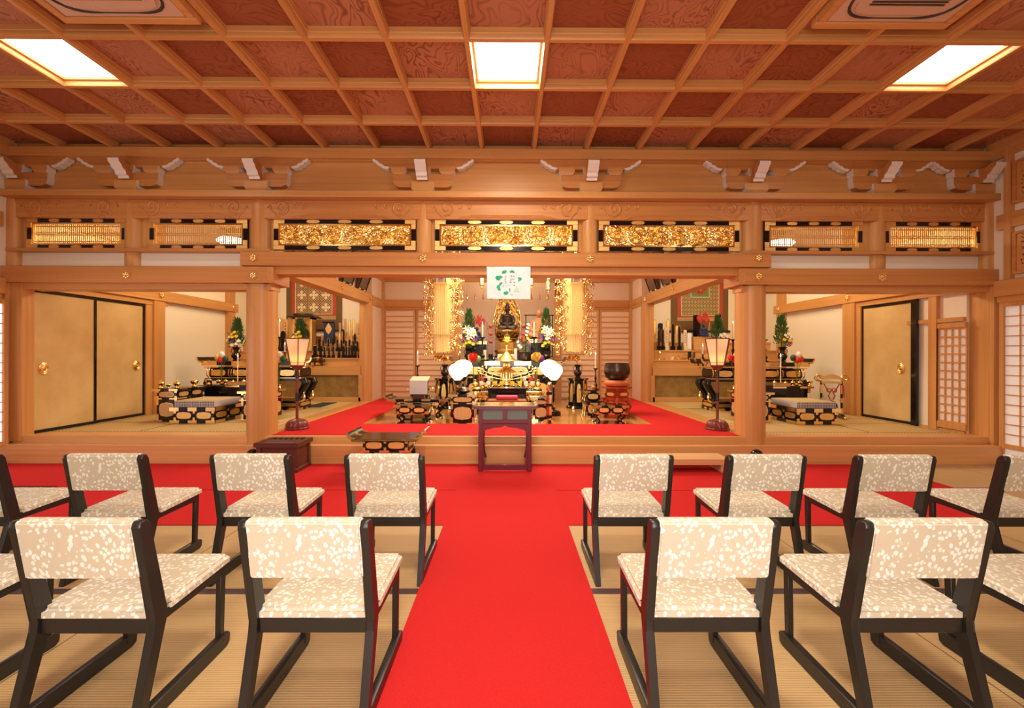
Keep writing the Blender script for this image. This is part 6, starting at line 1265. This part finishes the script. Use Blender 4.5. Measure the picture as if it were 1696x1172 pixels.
def tri_lotus(p, h, cols, lab):
    t = thing('lotus_spray', lab, 'flower', p, 0, 'three coloured lotus bud sprays'); B().lathe([(.035, 0), (.045, .02), (.03, .05), (.045, .08)], 12).build('holder', 'golds', t); st = B()
    for k, (c, x, dz_) in enumerate(zip(cols, (-.075, -.005, .075, .02), (.02, -.02, .0, .075))):
        st.tube([(0, 0, .05), (x * .3, 0, h * .6), (x, -.01 * k, h + dz_)], .005, 4); B().sph((x, -.02 * (k % 2), h + dz_ + .03), .052, 12, sz=1.25).build('bud', c, t)
    st.build('stems', 'stem', t)
def cup(p, s, lab, lid=True):
    t = thing('brass_cup', lab, 'cup', p, 0, 'small lidded brass cups'); B().lathe([(.035 * s, 0), (.04 * s, .01 * s), (.018 * s, .03 * s), (.05 * s, .06 * s), (.055 * s, .085 * s), (.05 * s, .09 * s)], 16).build('cup', 'golds', t)
    if lid: B().lathe([(.056 * s, .088 * s), (.04 * s, .105 * s), (.012 * s, .115 * s), (.014 * s, .13 * s), (0, .145 * s)], 16).build('lid', 'golds', t)
CXL, CXR = -5.17, mir(-5.17)
SIDES = (('grid painting room', CXL, -1), ('round centred painting room', CXR, 1))
for side, cx, s in SIDES:
    za = altar_front_table(cx + (.0 if s < 0 else -.02), side); zo, yo = offering_table(cx, side); ritual_seat(cx, side)
    f = (lambda q: q) if s < 0 else (lambda q: 1687 - q)
    # vases and flowers
    for q, nm, sd in ((391, 'beside the plain plaster wall', 31), (496, 'behind the red hexagonal lantern', 33)):
        q = f(q); Y = 9.02; x = PX(q, Y); hv = PH(q, 575, Y) - za; vase((x, Y, za), hv, .088, 'dark bronze vase on the altar table %s, %s' % (nm, side))
        t = thing('flower_arrangement', 'cypress with small flowers %s, %s' % (nm, side), 'flowers', (x, Y, za + hv), 0, 'side altar flowers'); cypress(t, .50 if s < 0 else .58, .15, .05, sd + s, y=.04, n=420)
        bunch(t, [('mumw', -.12, -.09, .14), ('mumw', .0, -.12, .04), ('mumw', .07, -.10, .06), ('mumw', -.06, -.12, .20), ('mumy', -.02, -.10, .26), ('mumy', .03, -.10, .30), ('mumy', .0, -.12, .20), ('navyb', .02, -.13, .12), ('mumw', .10, -.08, .12), ('mumy', .06, -.09, .22)] if s < 0 else [('mumw', -.02, -.12, .24), ('mumw', .04, -.12, .26), ('mumw', .09, -.11, .22), ('mumw', .02, -.12, .20), ('mumy', -.04, -.12, .15), ('mumy', .14, -.08, .17), ('mumy', .06, -.13, .13), ('mumk', .05, -.13, .06), ('mumk', .10, -.11, .08), ('mumy', .13, -.09, .11)], sd, 1.0)
    # candles
    for q, ct, cb, nm in (((463, 533, 558, 'tall'), (472, 571, 583, 'short')) if s < 0 else ((1267, 537, 562, 'tall outer'), (1214, 536, 562, 'tall inner'))):
        Y = 9.10 if 'tall' in nm else 9.0; x = PX(q, Y); hb = PH(q, cb, Y) - za; lit_stick((x, Y, za), hb, PH(q, ct, Y) - PH(q, cb, Y), '%s dark candlestick on the altar table, %s' % (nm, side), 'burning candle on the %s dark candlestick, %s' % (nm, side), .065 if 'tall' in nm else .055, .017)
    q = 394 if s < 0 else 1293; Y = yo + .2; x = PX(q, Y); hb = PH(q, 607, Y) - zo; t = thing('candlestick', 'thin brass candlestick on the low black table, ' + side, 'candlestick', (x, Y, zo), 0, 'thin brass candlesticks'); B().lathe([(.05, 0), (.05, .01), (.012, .03), (.008, hb - .02), (.05, hb - .01), (.05, hb), (0, hb)], 14).build('stem', 'golds', t); candle((x, Y, zo + hb), .19, .013, 'burning candle on the thin brass stick, ' + side)
    tri_lotus((PX(f(367), yo + .24), yo + .24, zo), PH(f(360), 597, yo + .1) - zo, ('lotusy', 'scarlet', 'fb', 'cubew') if s < 0 else ('fb', 'scarlet', 'scarlet', 'cubew'), 'three coloured lotus buds on the low black table, ' + side)
    tri_lotus((PX(462 if s < 0 else 1217, 7.95), 7.95, ZS + .50), PH(f(463), 597, 7.95) - ZS - .50, ('lotusy', 'lotusy', 'cubeg', 'cubew') if s < 0 else ('scarlet', 'scarlet', 'lotusy', 'cubew'), 'three coloured lotus buds on the pillar desk, ' + side)
    for k, q in enumerate((346, 362, 374, 386, 404)): cup((PX(f(q), yo + .13), yo + .13, zo), (1.1, .8, .8, .7, .8)[k], '%s brass cup from the wall end on the low black table, %s' % (('first', 'second', 'third', 'fourth', 'fifth')[k], side), k > 0)
    t = thing('sutra_box', 'flat wooden sutra box lying on the low black table, ' + side, 'box', (PX(f(391), yo + .0), yo + .02, zo), 0, 'sutra boxes'); B().box(-.15, .15, -.03, .03, 0, .05, .004).build('box', 'woodpanel', t); B().box(-.155, .155, -.035, .035, .05, .06).build('lid', 'cedar', t)
    # inner side desk, mostly behind the pillar
    xi = -4.375 if s < 0 else mir(-4.375); side_desk((xi, 7.42, ZS), .18, .62, .50, 'black and gold side desk partly hidden by the big pillar, ' + side)
    for k, yy in enumerate((7.50, 7.72)): cup((xi, yy, ZS + .50), 1.0, '%s lidded brass cup on the pillar side desk, %s' % (('front', 'rear')[k], side))
# outer side desk of the first room with its brass vessels
p = PZ(274.5, 698, ZS); hd = PH(274, 644, p.y) - ZS; side_desk((p.x, p.y + .02, ZS), .165, .62, hd, 'black and gold reed panel desk standing alone by the gold sliding doors')
for (q, Y, sc__, lab, lid) in ((266, p.y + .10, 1.1, 'brass lidded burner on the lone side desk, wall end', True), (293, p.y + .16, .95, 'brass lidded cup on the lone side desk, front corner', True), (322, p.y + .50, 1.15, 'brass lidded burner at the rear of the lone side desk', True), (279, p.y + .12, .7, 'shallow brass cup between the two burners of the lone side desk', False)): cup((PX(q, Y), Y, ZS + hd), sc__, lab, lid)
t = thing('wooden_stick', 'thin wooden stick lying on the lone side desk', 'stick', (p.x, p.y + .2, ZS + hd)); B().tube([(-.12, -.05, .009), (.12, .16, .009)], .008, 6).build('shaft', 'balus', t); B().sph((-.12, -.05, .012), .012, 8).build('tip', 'golds', t)
# chime stand by the single sliding door
p = PZ(1380, 696, ZS); t = thing('chime_stand', 'black and gold chime frame with red cord beside the plain plaster wall', 'chime stand', (PX(1377, p.y + .33), p.y + .33, ZS), R(-22)); hw = .155
for sx in (-1, 1):
    B().box(sx * hw - .015, sx * hw + .015, -.015, .015, .06, .66).build('post', 'black', t); g = B()
    for a, c in ((.06, .18), (.28, .36), (.44, .60)): g.box(sx * hw - .018, sx * hw + .018, -.018, .018, a, c)
    g.build('post_sleeve', 'golds', t)
    b = B(); b.prism([(-.20, 0), (-.17, .035), (-.10, .045), (-.05, .075), (.05, .075), (.10, .045), (.17, .035), (.20, 0), (.12, 0), (.08, .02), (-.08, .02), (-.12, 0)], 'x', sx * hw - .025, sx * hw + .025); b.build('foot', 'black', t); B().sph((sx * hw, -.19, .022), .026, 8).sph((sx * hw, .19, .022), .026, 8).build('foot_tip', 'golds', t)
    B().tube([(sx * (hw + .04) + cos(a) * .045, 0, .72 + sin(a) * .045) for a in [2 * pi * i / 14 for i in range(14)]], .024, 8, True).build('scroll_end', 'golds', t)
b = B(); b.prism([(-.17, .69), (-.13, .755), (-.06, .785), (0, .80), (.06, .785), (.13, .755), (.17, .69), (.10, .70), (.0, .715), (-.10, .70)], 'y', -.022, .022); b.build('carved_arch', 'gold', t); B().box(-hw, hw, -.016, .016, .62, .66).build('crossbar', 'golds', t); B().box(-hw, hw, -.012, .012, .12, .15).build('lower_bar', 'black', t)
g = B()
for sx in (-1, 1): g.tube([(sx * .12, -.01, .62), (sx * .07, -.02, .52), (sx * .02, -.02, .46), (sx * .05, -.02, .40), (sx * .02, -.02, .33)], .010, 6); g.tube([(sx * .04 + cos(a) * .035, -.02, .50 + sin(a) * .035) for a in [2 * pi * i / 12 for i in range(12)]], .009, 5, True)
g.tube([(.17, -.03, .60), (.18, -.04, .45), (.18, -.04, .38)], .011, 5); g.build('red_cord', 'redcord', t)
b = B(); b.prism([(-.095, .17), (-.085, .25), (-.04, .30), (0, .315), (.04, .30), (.085, .25), (.095, .17), (.05, .215), (0, .20), (-.05, .215)], 'y', -.03, -.018); b.build('chime_plate', 'bronzed', t)
t = thing('wall_socket', 'small beige wall socket low on the plaster beside the wooden post', 'socket', (XRI, 8.72, ZS + .27)); B().box(-.010, 0, -.04, .04, -.06, .06, .002).build('cover_plate', 'cream', t); B().box(-.012, -.009, -.012, .012, -.02, .02).build('outlet', 'plaster', t)
tag(B().box(-.17, .17, -.45, .45, 0, .006).build('floor_cloth', 'floorcloth', None, (PX(531, 9.7), 9.75, ZS - .001)), 'dark navy cloth lying on the straw mats by the altar table', 'cloth')
# hanging round paper lamps seen through the lattice
for q, y, lab in ((384, 401, 'round white hanging lamp seen through the lattice, grid painting room'), (1292, 405, 'round white hanging lamp seen through the lattice, round centred painting room')):
    Y = 8.0; c = P(q, y + 3, Y); t = thing('hanging_lamp', lab, 'lamp', c, 0, 'round hanging lamps'); B().lathe([(.0, -.02), (.16, -.015), (.235, .03), (.24, .05), (.20, .09), (.05, .11), (0, .112)], 28).build('shade', 'diffuser', t); B().cyl((0, 0, .10), (0, 0, 4.42 - c.z), .008, n=6).build('cord', 'blackm', t)

# ---------------------------------------------------------------- hanging paintings
def scroll(px0, px1, bot, ib, pat, lab):
    Y = 11.58; x0, x1 = PX(px0, Y), PX(px1, Y); zb_ = PH((px0 + px1) / 2, bot, Y); t = thing('hanging_scroll', lab, 'hanging scroll', ((x0 + x1) / 2, Y, zb_)); w_ = (x1 - x0) / 2; h = 3.95 - zb_
    z0 = PH((px0 + px1) / 2, ib, Y) - zb_; B().box(-w_, w_, 0, .02, 0, h).build('mounting_cloth', 'brown', t); iw = w_ * .80; g = B().cyl((-w_ - .05, .01, 0), (w_ + .05, .01, 0), .03, n=12); g.build('roller', 'blackm', t)
    B().box(-iw, iw, -.006, 0, z0, z0 + 1.62).build('red_border', 'scrollred', t); B().box(-iw, iw, -.008, -.005, z0, z0 + .10).build('hem_band', 'scrolltan', t)
    m = .84 * iw; fld = B().box(-m, m, -.011, -.006, z0 + .14, z0 + 1.52); rect_ring(B(), -m, m, z0 + .14, z0 + 1.52, .014, -.014, -.010).build('gold_line', 'palec', t)
    if pat == 'grid':
        fld.build('painted_field', 'scrollpat', t); c = 2 * m / 3
        for i in range(3):
            for j in range(4):
                cx, cz = (i - 1) * c * .98, z0 + .14 + (j + .5) * c * 1.0 + .02
                if cz > z0 + 1.45: continue
                b = B()
                for dx, dz_ in ((0, 0), (1, 0), (-1, 0), (0, 1), (0, -1)): b.prism([(cx + dx * .075 + cos(2 * pi * k / 12) * .038, cz + dz_ * .075 + sin(2 * pi * k / 12) * .038) for k in range(12)], 'y', -.016, -.010)
                b.box(cx - .07, cx + .07, -.0155, -.010, cz - .02, cz + .02).box(cx - .02, cx + .02, -.0155, -.010, cz - .07, cz + .07); b.build('pale_cross', 'palec', t)
        g = B()
        for i in (-.5, .5): g.box(i * c - .006, i * c + .006, -.014, -.010, z0 + .14, z0 + 1.5)
        for j in (1, 2): g.box(-m, m, -.014, -.010, z0 + .15 + j * c, z0 + .162 + j * c)
        g.build('grid_line', 'brown', t)
    else:
        cz = z0 + .88; B().box(-.24, .24, -.013, -.010, cz - .24, cz + .24).build('centre_square', 'leafl', t); b = B(); [b.prism([(cos(2 * pi * q / 8) * .13 + cos(2 * pi * k / 12) * .062, cz + sin(2 * pi * q / 8) * .13 + sin(2 * pi * k / 12) * .062) for k in range(12)], 'y', -.016, -.012) for q in range(8)]; b.build('red_petal', 'scrollred', t); b = B(); b.prism([(cos(2 * pi * k / 20) * .06, cz + sin(2 * pi * k / 20) * .06) for k in range(20)], 'y', -.018, -.012); b.build('centre_disc', 'palec', t); rect_ring(B(), -.25, .25, cz - .25, cz + .25, .014, -.015, -.010).build('square_line', 'palec', t)
        g = fld; g.mi = 1; rnd = random.Random(8)
        for i in range(12):
            for j in range(13):
                x, z = -m + .05 + i * (2 * m - .1) / 11, z0 + .20 + j * .105
                if abs(x) < .28 and abs(z - cz) < .28 or z > z0 + 1.46: continue
                g.prism([(x + cos(2 * pi * k / 8) * .026, z + sin(2 * pi * k / 8) * .034) for k in range(8)], 'y', -.014, -.010)
        g.build('painted_field', ['scrollpat2', 'scrolltan'], t)
scroll(474, 565.5, 547, 529.5, 'grid', 'hanging painting with a grid of pale crosses behind the memorial tablets'); scroll(1112, 1206, 549, 532, 'round', 'hanging painting with a red petalled round centre behind the red flamed figure')

# ---------------------------------------------------------------- memorial tablets and the objects on the rear shelves
def tablet(p, w_, h, style, lab, grp):
    t = thing('memorial_tablet', lab, 'memorial tablet', p, 0, grp); body, rim = {'dark': ('tabblack', 'goldm'), 'gold': ('goldp', 'golds'), 'wood': ('woodpanel', 'woodpanel'), 'white': ('cream', 'cream'), 'slate': ('tabblack', 'tabblack')}[style]
    bh = min(.10, h * .24); B().box(-w_ * .58, w_ * .58, -.05, .05, 0, bh * .35).box(-w_ * .5, w_ * .5, -.04, .04, bh * .35, bh * .65).box(-w_ * .58, w_ * .58, -.045, .045, bh * .65, bh).build('base', 'goldm' if style == 'gold' else body, t)
    hw = w_ / 2; pts = [(-hw * .9, bh), (hw * .9, bh), (hw, h * .86), (hw * .75, h * .95), (hw * .3, h), (-hw * .3, h), (-hw * .75, h * .95), (-hw, h * .86)] if style in ('dark', 'gold') else [(-hw, bh), (hw, bh), (hw, h * .96), (0, h), (-hw, h * .96)]
    B().prism(pts, 'y', -.012, .012).build('plaque', body, t)
    if style in ('dark', 'gold'):
        g = B(); n = len(pts)
        for i in range(1, n): a, c = pts[i], pts[(i + 1) % n]; g.cyl((a[0], -.012, a[1]), (c[0], -.012, c[1]), .004 if style == 'dark' else .006, n=4)
        g.build('edge_line', rim, t)
    else:
        g = B()
        for k in range(5): g.box(-w_ * .10, w_ * .10, -.0135, -.011, bh + (h - bh) * (.2 + .14 * k), bh + (h - bh) * (.27 + .14 * k))
        g.build('brush_writing', 'ink', t)
rnd = random.Random(44); ordn = ['first', 'second', 'third', 'fourth', 'fifth', 'sixth', 'seventh', 'eighth', 'ninth', 'tenth', 'eleventh', 'twelfth', 'thirteenth']
rown = ['bottom', 'second', 'third', 'top']
rows = [([596, 588.5, 583.5, 578.5, 574, 568.5, 561.5, 552, 545, 537.5, 531, 522], (572, 576), 'dark'), ([592, 586, 579, 573, 566, 559, 551.5, 544, 535.5, 529], (560, 566), 'dark'), ([594, 587.5, 581.5, 576, 569.5, 562.5, 534], (546, 556), 'mix'), ([592, 586, 579, 571.5, 563], (524, 535), 'gold')]
for r, (qs, (t0, t1), kind) in enumerate(rows):
    Y, zz = LEVL[r]; Y += .09
    for k, q in enumerate(qs):
        top = rnd.uniform(t0, t1); h = PH(q, top, Y) - zz; st = kind if kind in ('dark', 'gold') else rnd.choice(('wood', 'gold', 'dark', 'slate'))
        if kind == 'dark' and rnd.random() < .35: st = 'slate'
        if kind == 'gold' and rnd.random() < .45: st = 'wood'
        tablet((PX(q, Y), Y, zz), rnd.uniform(.050, .058) if q != 522 else .11, max(.12, h), st, '%s memorial tablet from the rear pillar in the %s row under the grid painting' % (ordn[k], rown[r]), 'memorial tablets on the tiered shelf')
# crested dark cabinet, shrine and further tablets
Y, zz = LEVL[2]; Y += .12; t = thing('crested_tablet', 'tall dark blue tablet with a big gold lozenge crest', 'memorial tablet', (PX(545.5, Y), Y, zz)); h = PH(545, 533, Y) - zz; B().box(-.13, .13, -.05, .05, 0, h - .02, .006).build('body', 'navy', t); B().box(-.15, .15, -.06, .06, h - .03, h).build('cap', 'black', t); B().prism([(0, h * .42), (.06, h * .55), (.085, h * .68), (.05, h * .80), (0, h * .95), (-.05, h * .80), (-.085, h * .68), (-.06, h * .55)], 'y', -.058, -.05).build('crest', 'gold', t)
Y, zz = LEVL[1]; t = thing('shrine_cabinet', 'small gilded shrine with curved dark roof below the grid painting', 'shrine', (PX(505, Y + .07), Y + .07, zz + .006)); z0, z1 = 0, PH(505, 527, Y + .15) - zz; w_ = .24
B().box(-w_, w_, -.15, .10, 0, .06).box(-w_, -w_ + .05, -.14, .1, .06, z1).box(w_ - .05, w_, -.14, .1, .06, z1).box(-w_, w_, .08, .1, .06, z1).box(-w_, w_, -.14, .1, z1 - .05, z1).build('case', 'goldp', t)
B().hexa([(-.34, -.24, z1), (.34, -.24, z1), (.34, .18, z1), (-.34, .18, z1)], [(-.20, -.10, z1 + .10), (.20, -.10, z1 + .10), (.20, .08, z1 + .10), (-.20, .08, z1 + .10)]).box(-.35, .35, -.25, .19, z1 - .015, z1 + .005).build('roof', 'black', t); b = B(); b.T = MX.Translation((-w_, -.14, 0)) @ MX.Rotation(R(-40), 4, 'Z'); b.box(-.22, 0, -.012, .012, .06, z1 - .01); b.build('open_door', 'goldwood', t); B().sph((0, .0, z1 * .5), .09, 12, sz=1.8).sph((0, -.02, z1 * .78), .05, 10).build('inner_figure', 'statue', t)
t = thing('stepped_box', 'dark brown carved box on the altar shelf beside the low tablet row', 'box', (PX(524, 10.5), 10.46 + .06, ZS + PH(524, 606, 10.45) - ZS)); B().box(-.13, .13, -.03, .05, 0, .09).box(-.17, .17, -.05, .07, .09, .17, .006).build('box', 'boxwood', t); B().box(-.10, .10, -.036, -.03, .02, .07).build('carved_panel', 'cedar', t)
Y, zz = LEVL[1]
for q, top, w_, st, lab in ((473, 528, .12, 'wood', 'wide pale wooden tablet beside the shrine, behind the lantern top'), (464.5, 526, .12, 'wood', 'wide pale wooden tablet next to the big pillar'), (469, 548, .14, 'dark', 'broad dark tablet with gold line next to the shrine door')):
    Yq = Y + (.32 if top < 540 else .0); zq = LEVL[2][1] if top < 540 else zz; Yq = LEVL[2][0] + .1 if top < 540 else Y + .08; tablet((PX(q, Yq), Yq, zq), w_, PH(q, top, Yq) - zq, st, lab, 'memorial tablets on the tiered shelf')
# shelf of the other room
(Y0, z0), (Y1, z1), (Y2, z2) = LEVR
for q, top, lev, w_, st, lab in ((1084, 530, 2, .07, 'gold', 'narrow gold edged tablet next to the rear pillar, round centred painting room'), (1093.5, 535, 2, .12, 'slate', 'black round topped tablet in the rear row of the round centred painting room'), (1106, 529, 2, .07, 'gold', 'tall gold tablet standing highest among the pale wooden ones'), (1121, 539, 2, .08, 'gold', 'gold tablet between the two dark ones, rear row'),
        (1091, 545, 1, .06, 'dark', 'first small dark tablet from the rear pillar on the shared gold base'), (1097.5, 545, 1, .06, 'dark', 'second small dark tablet from the rear pillar on the shared gold base'), (1104, 542, 1, .085, 'white', 'tall pale wooden tablet left of the dark pair'.replace('left of', 'before')), (1114.3, 535, 1, .085, 'dark', 'tall dark tablet with gold foot, beside the rear pillar'), (1125, 540, 1, .075, 'dark', 'tall dark tablet with gold foot, beside the red flamed figure'), (1134.5, 546, 1, .075, 'white', 'pale leaning tablet beside the white paper block'), (1222.5, 540, 1, .06, 'gold', 'gold tablet beside the tall candle, inner'), (1227.5, 538, 1, .05, 'dark', 'dark tablet beside the tall candle, outer')):
    Y, zz = LEVR[lev]; Y += .08; tablet((PX(q, Y), Y, zz), w_, max(.12, PH(q, top, Y) - zz), st, lab, 'tablets below the round centred painting')
Y, zz = Y1 + .07, z1; t = thing('paper_block', 'white paper block standing beside the pale tablet', 'paper', (PX(1141, Y), Y, zz)); B().box(-.05, .05, -.03, .03, 0, PH(1141, 552, Y) - zz).build('block', 'paperw', t); B().box(-.052, .052, -.031, -.03, .02, .03).build('strip', 'ink', t)
Y, zz = Y2 + .2, z2; t = thing('black_tablet', 'tall glossy black panel standing behind the red flamed figure', 'panel', (PX(1154, Y), Y, zz)); B().box(-.10, .10, -.02, .02, .05, PH(1154, 522, Y) - zz, .02).build('panel', 'black', t); B().box(-.16, .16, -.06, .06, 0, .05).build('foot', 'black', t)
Y = Y1 + .08; t = thing('statue_box', 'tall plain wooden box carrying the red flamed figure', 'box', (PX(1165, Y), Y, z1 + .006)); hb = PH(1165, 558, Y) - z1 - .006; B().box(-.28, .28, -.09, .14, 0, hb, .006).build('box', 'goldwood', t); B().box(-.29, .29, -.10, .15, hb - .02, hb).build('lid', 'goldwood', t)
guardian((PX(1166, Y), Y + .02, z1 + hb + .006), PH(1166, 519, Y) - z1 - hb, 'red flamed guardian figure with a gold sword before the round centred painting', 14)
Y = Y0 + .10
t = thing('brass_lamp', 'small brass bell lamp on the lower step next to the rear pillar', 'lamp', (PX(1092, Y), Y, z0)); B().lathe([(.045, 0), (.045, .02), (.015, .04), (.03, .07), (.018, .10), (.05, .13), (.055, .17), (.02, .22), (0, .24)], 14).build('body', 'golds', t)
tag(B().lathe([(.04, 0), (.045, .03), (.04, .045), (0, .05)], 14).build('wooden_bowl', 'balus', None, (PX(1102.5, Y), Y, z0)), 'tiny wooden bowl on the lower step between brass lamp and white cup', 'bowl')
tag(B().lathe([(.035, 0), (.045, .07), (.04, .075), (0, .07)], 14).build('white_cup', 'paperw', None, (PX(1113, Y), Y, z0)), 'tiny white cup on the lower step below the dark tablets', 'cup')
t = thing('brass_pot', 'small round brass pot on the lower step beside the white cup', 'pot', (PX(1123.5, Y), Y, z0)); B().lathe([(.03, 0), (.055, .04), (.05, .08), (.03, .09)], 16).build('pot', 'golds', t); B().lathe([(.032, .09), (.01, .105), (0, .12)], 12).build('lid', 'golds', t)
tag(B().sph((0, 0, .05), .055, 14, sz=.9).build('pink_fruit', 'skin', None, (PX(1133.5, Y), Y, z0)), 'round pinkish fruit on the lower step beside the brass pot', 'fruit')
t = thing('dark_box', 'small upright dark box on the lower step beside the pinkish fruit', 'box', (PX(1142, Y), Y, z0)); B().box(-.035, .035, -.03, .03, 0, .20, .004).build('box', 'blackm', t); B().box(-.03, .03, -.033, -.03, .02, .05).build('gold_plate', 'goldm', t)
t = thing('photo_frame', 'small gold photo frame on the lower step beside the dark box', 'picture frame', (PX(1149, Y), Y, z0)); rect_ring(B(), -.045, .045, 0, .20, .012, -.012, .006).build('frame', 'goldm', t); B().box(-.035, .035, -.004, .004, .01, .19).build('picture', 'picdark', t)
q = 1158; Y = 9.95; t = thing('wooden_stand', 'small dark carved stand carrying a short candle before the wooden shelf', 'stand', (PX(q, 9.05), 9.05, PH(q, 606, 9.05))); 
bpy.data.objects.remove(t)
Y = 9.12; za_ = ZS + PH(390, 598, 8.85) - ZS; x = PX(1158, Y)
t = thing('carved_stand', 'small dark carved stand carrying a short candle at the end of the altar table', 'stand', (PX(1166, Y), Y, za_)); B().box(-.10, .10, -.06, .06, 0, .03).box(-.12, .12, -.07, .07, .03, .06, .004).build('body', 'boxwood', t); B().box(-.08, .08, -.064, -.06, .005, .025).build('carved_panel', 'cedar', t)
lit_stick((PX(1164, Y), Y, za_ + .06), .11, .16, 'short dark candlestick on the carved stand', 'burning candle on the short stick of the carved stand', .055, .015)
# ---------------------------------------------------------------- remove the pattern pieces the copies were taken from
for o in PROTO: bpy.data.objects.remove(o)
# a hair of air between a thing and what carries it, growing with height
for o in list(bpy.data.objects):
    if o.parent is None and o.get('category') and o.location.z < 3.0: o.location.z += .0008 + .0025 * o.location.z
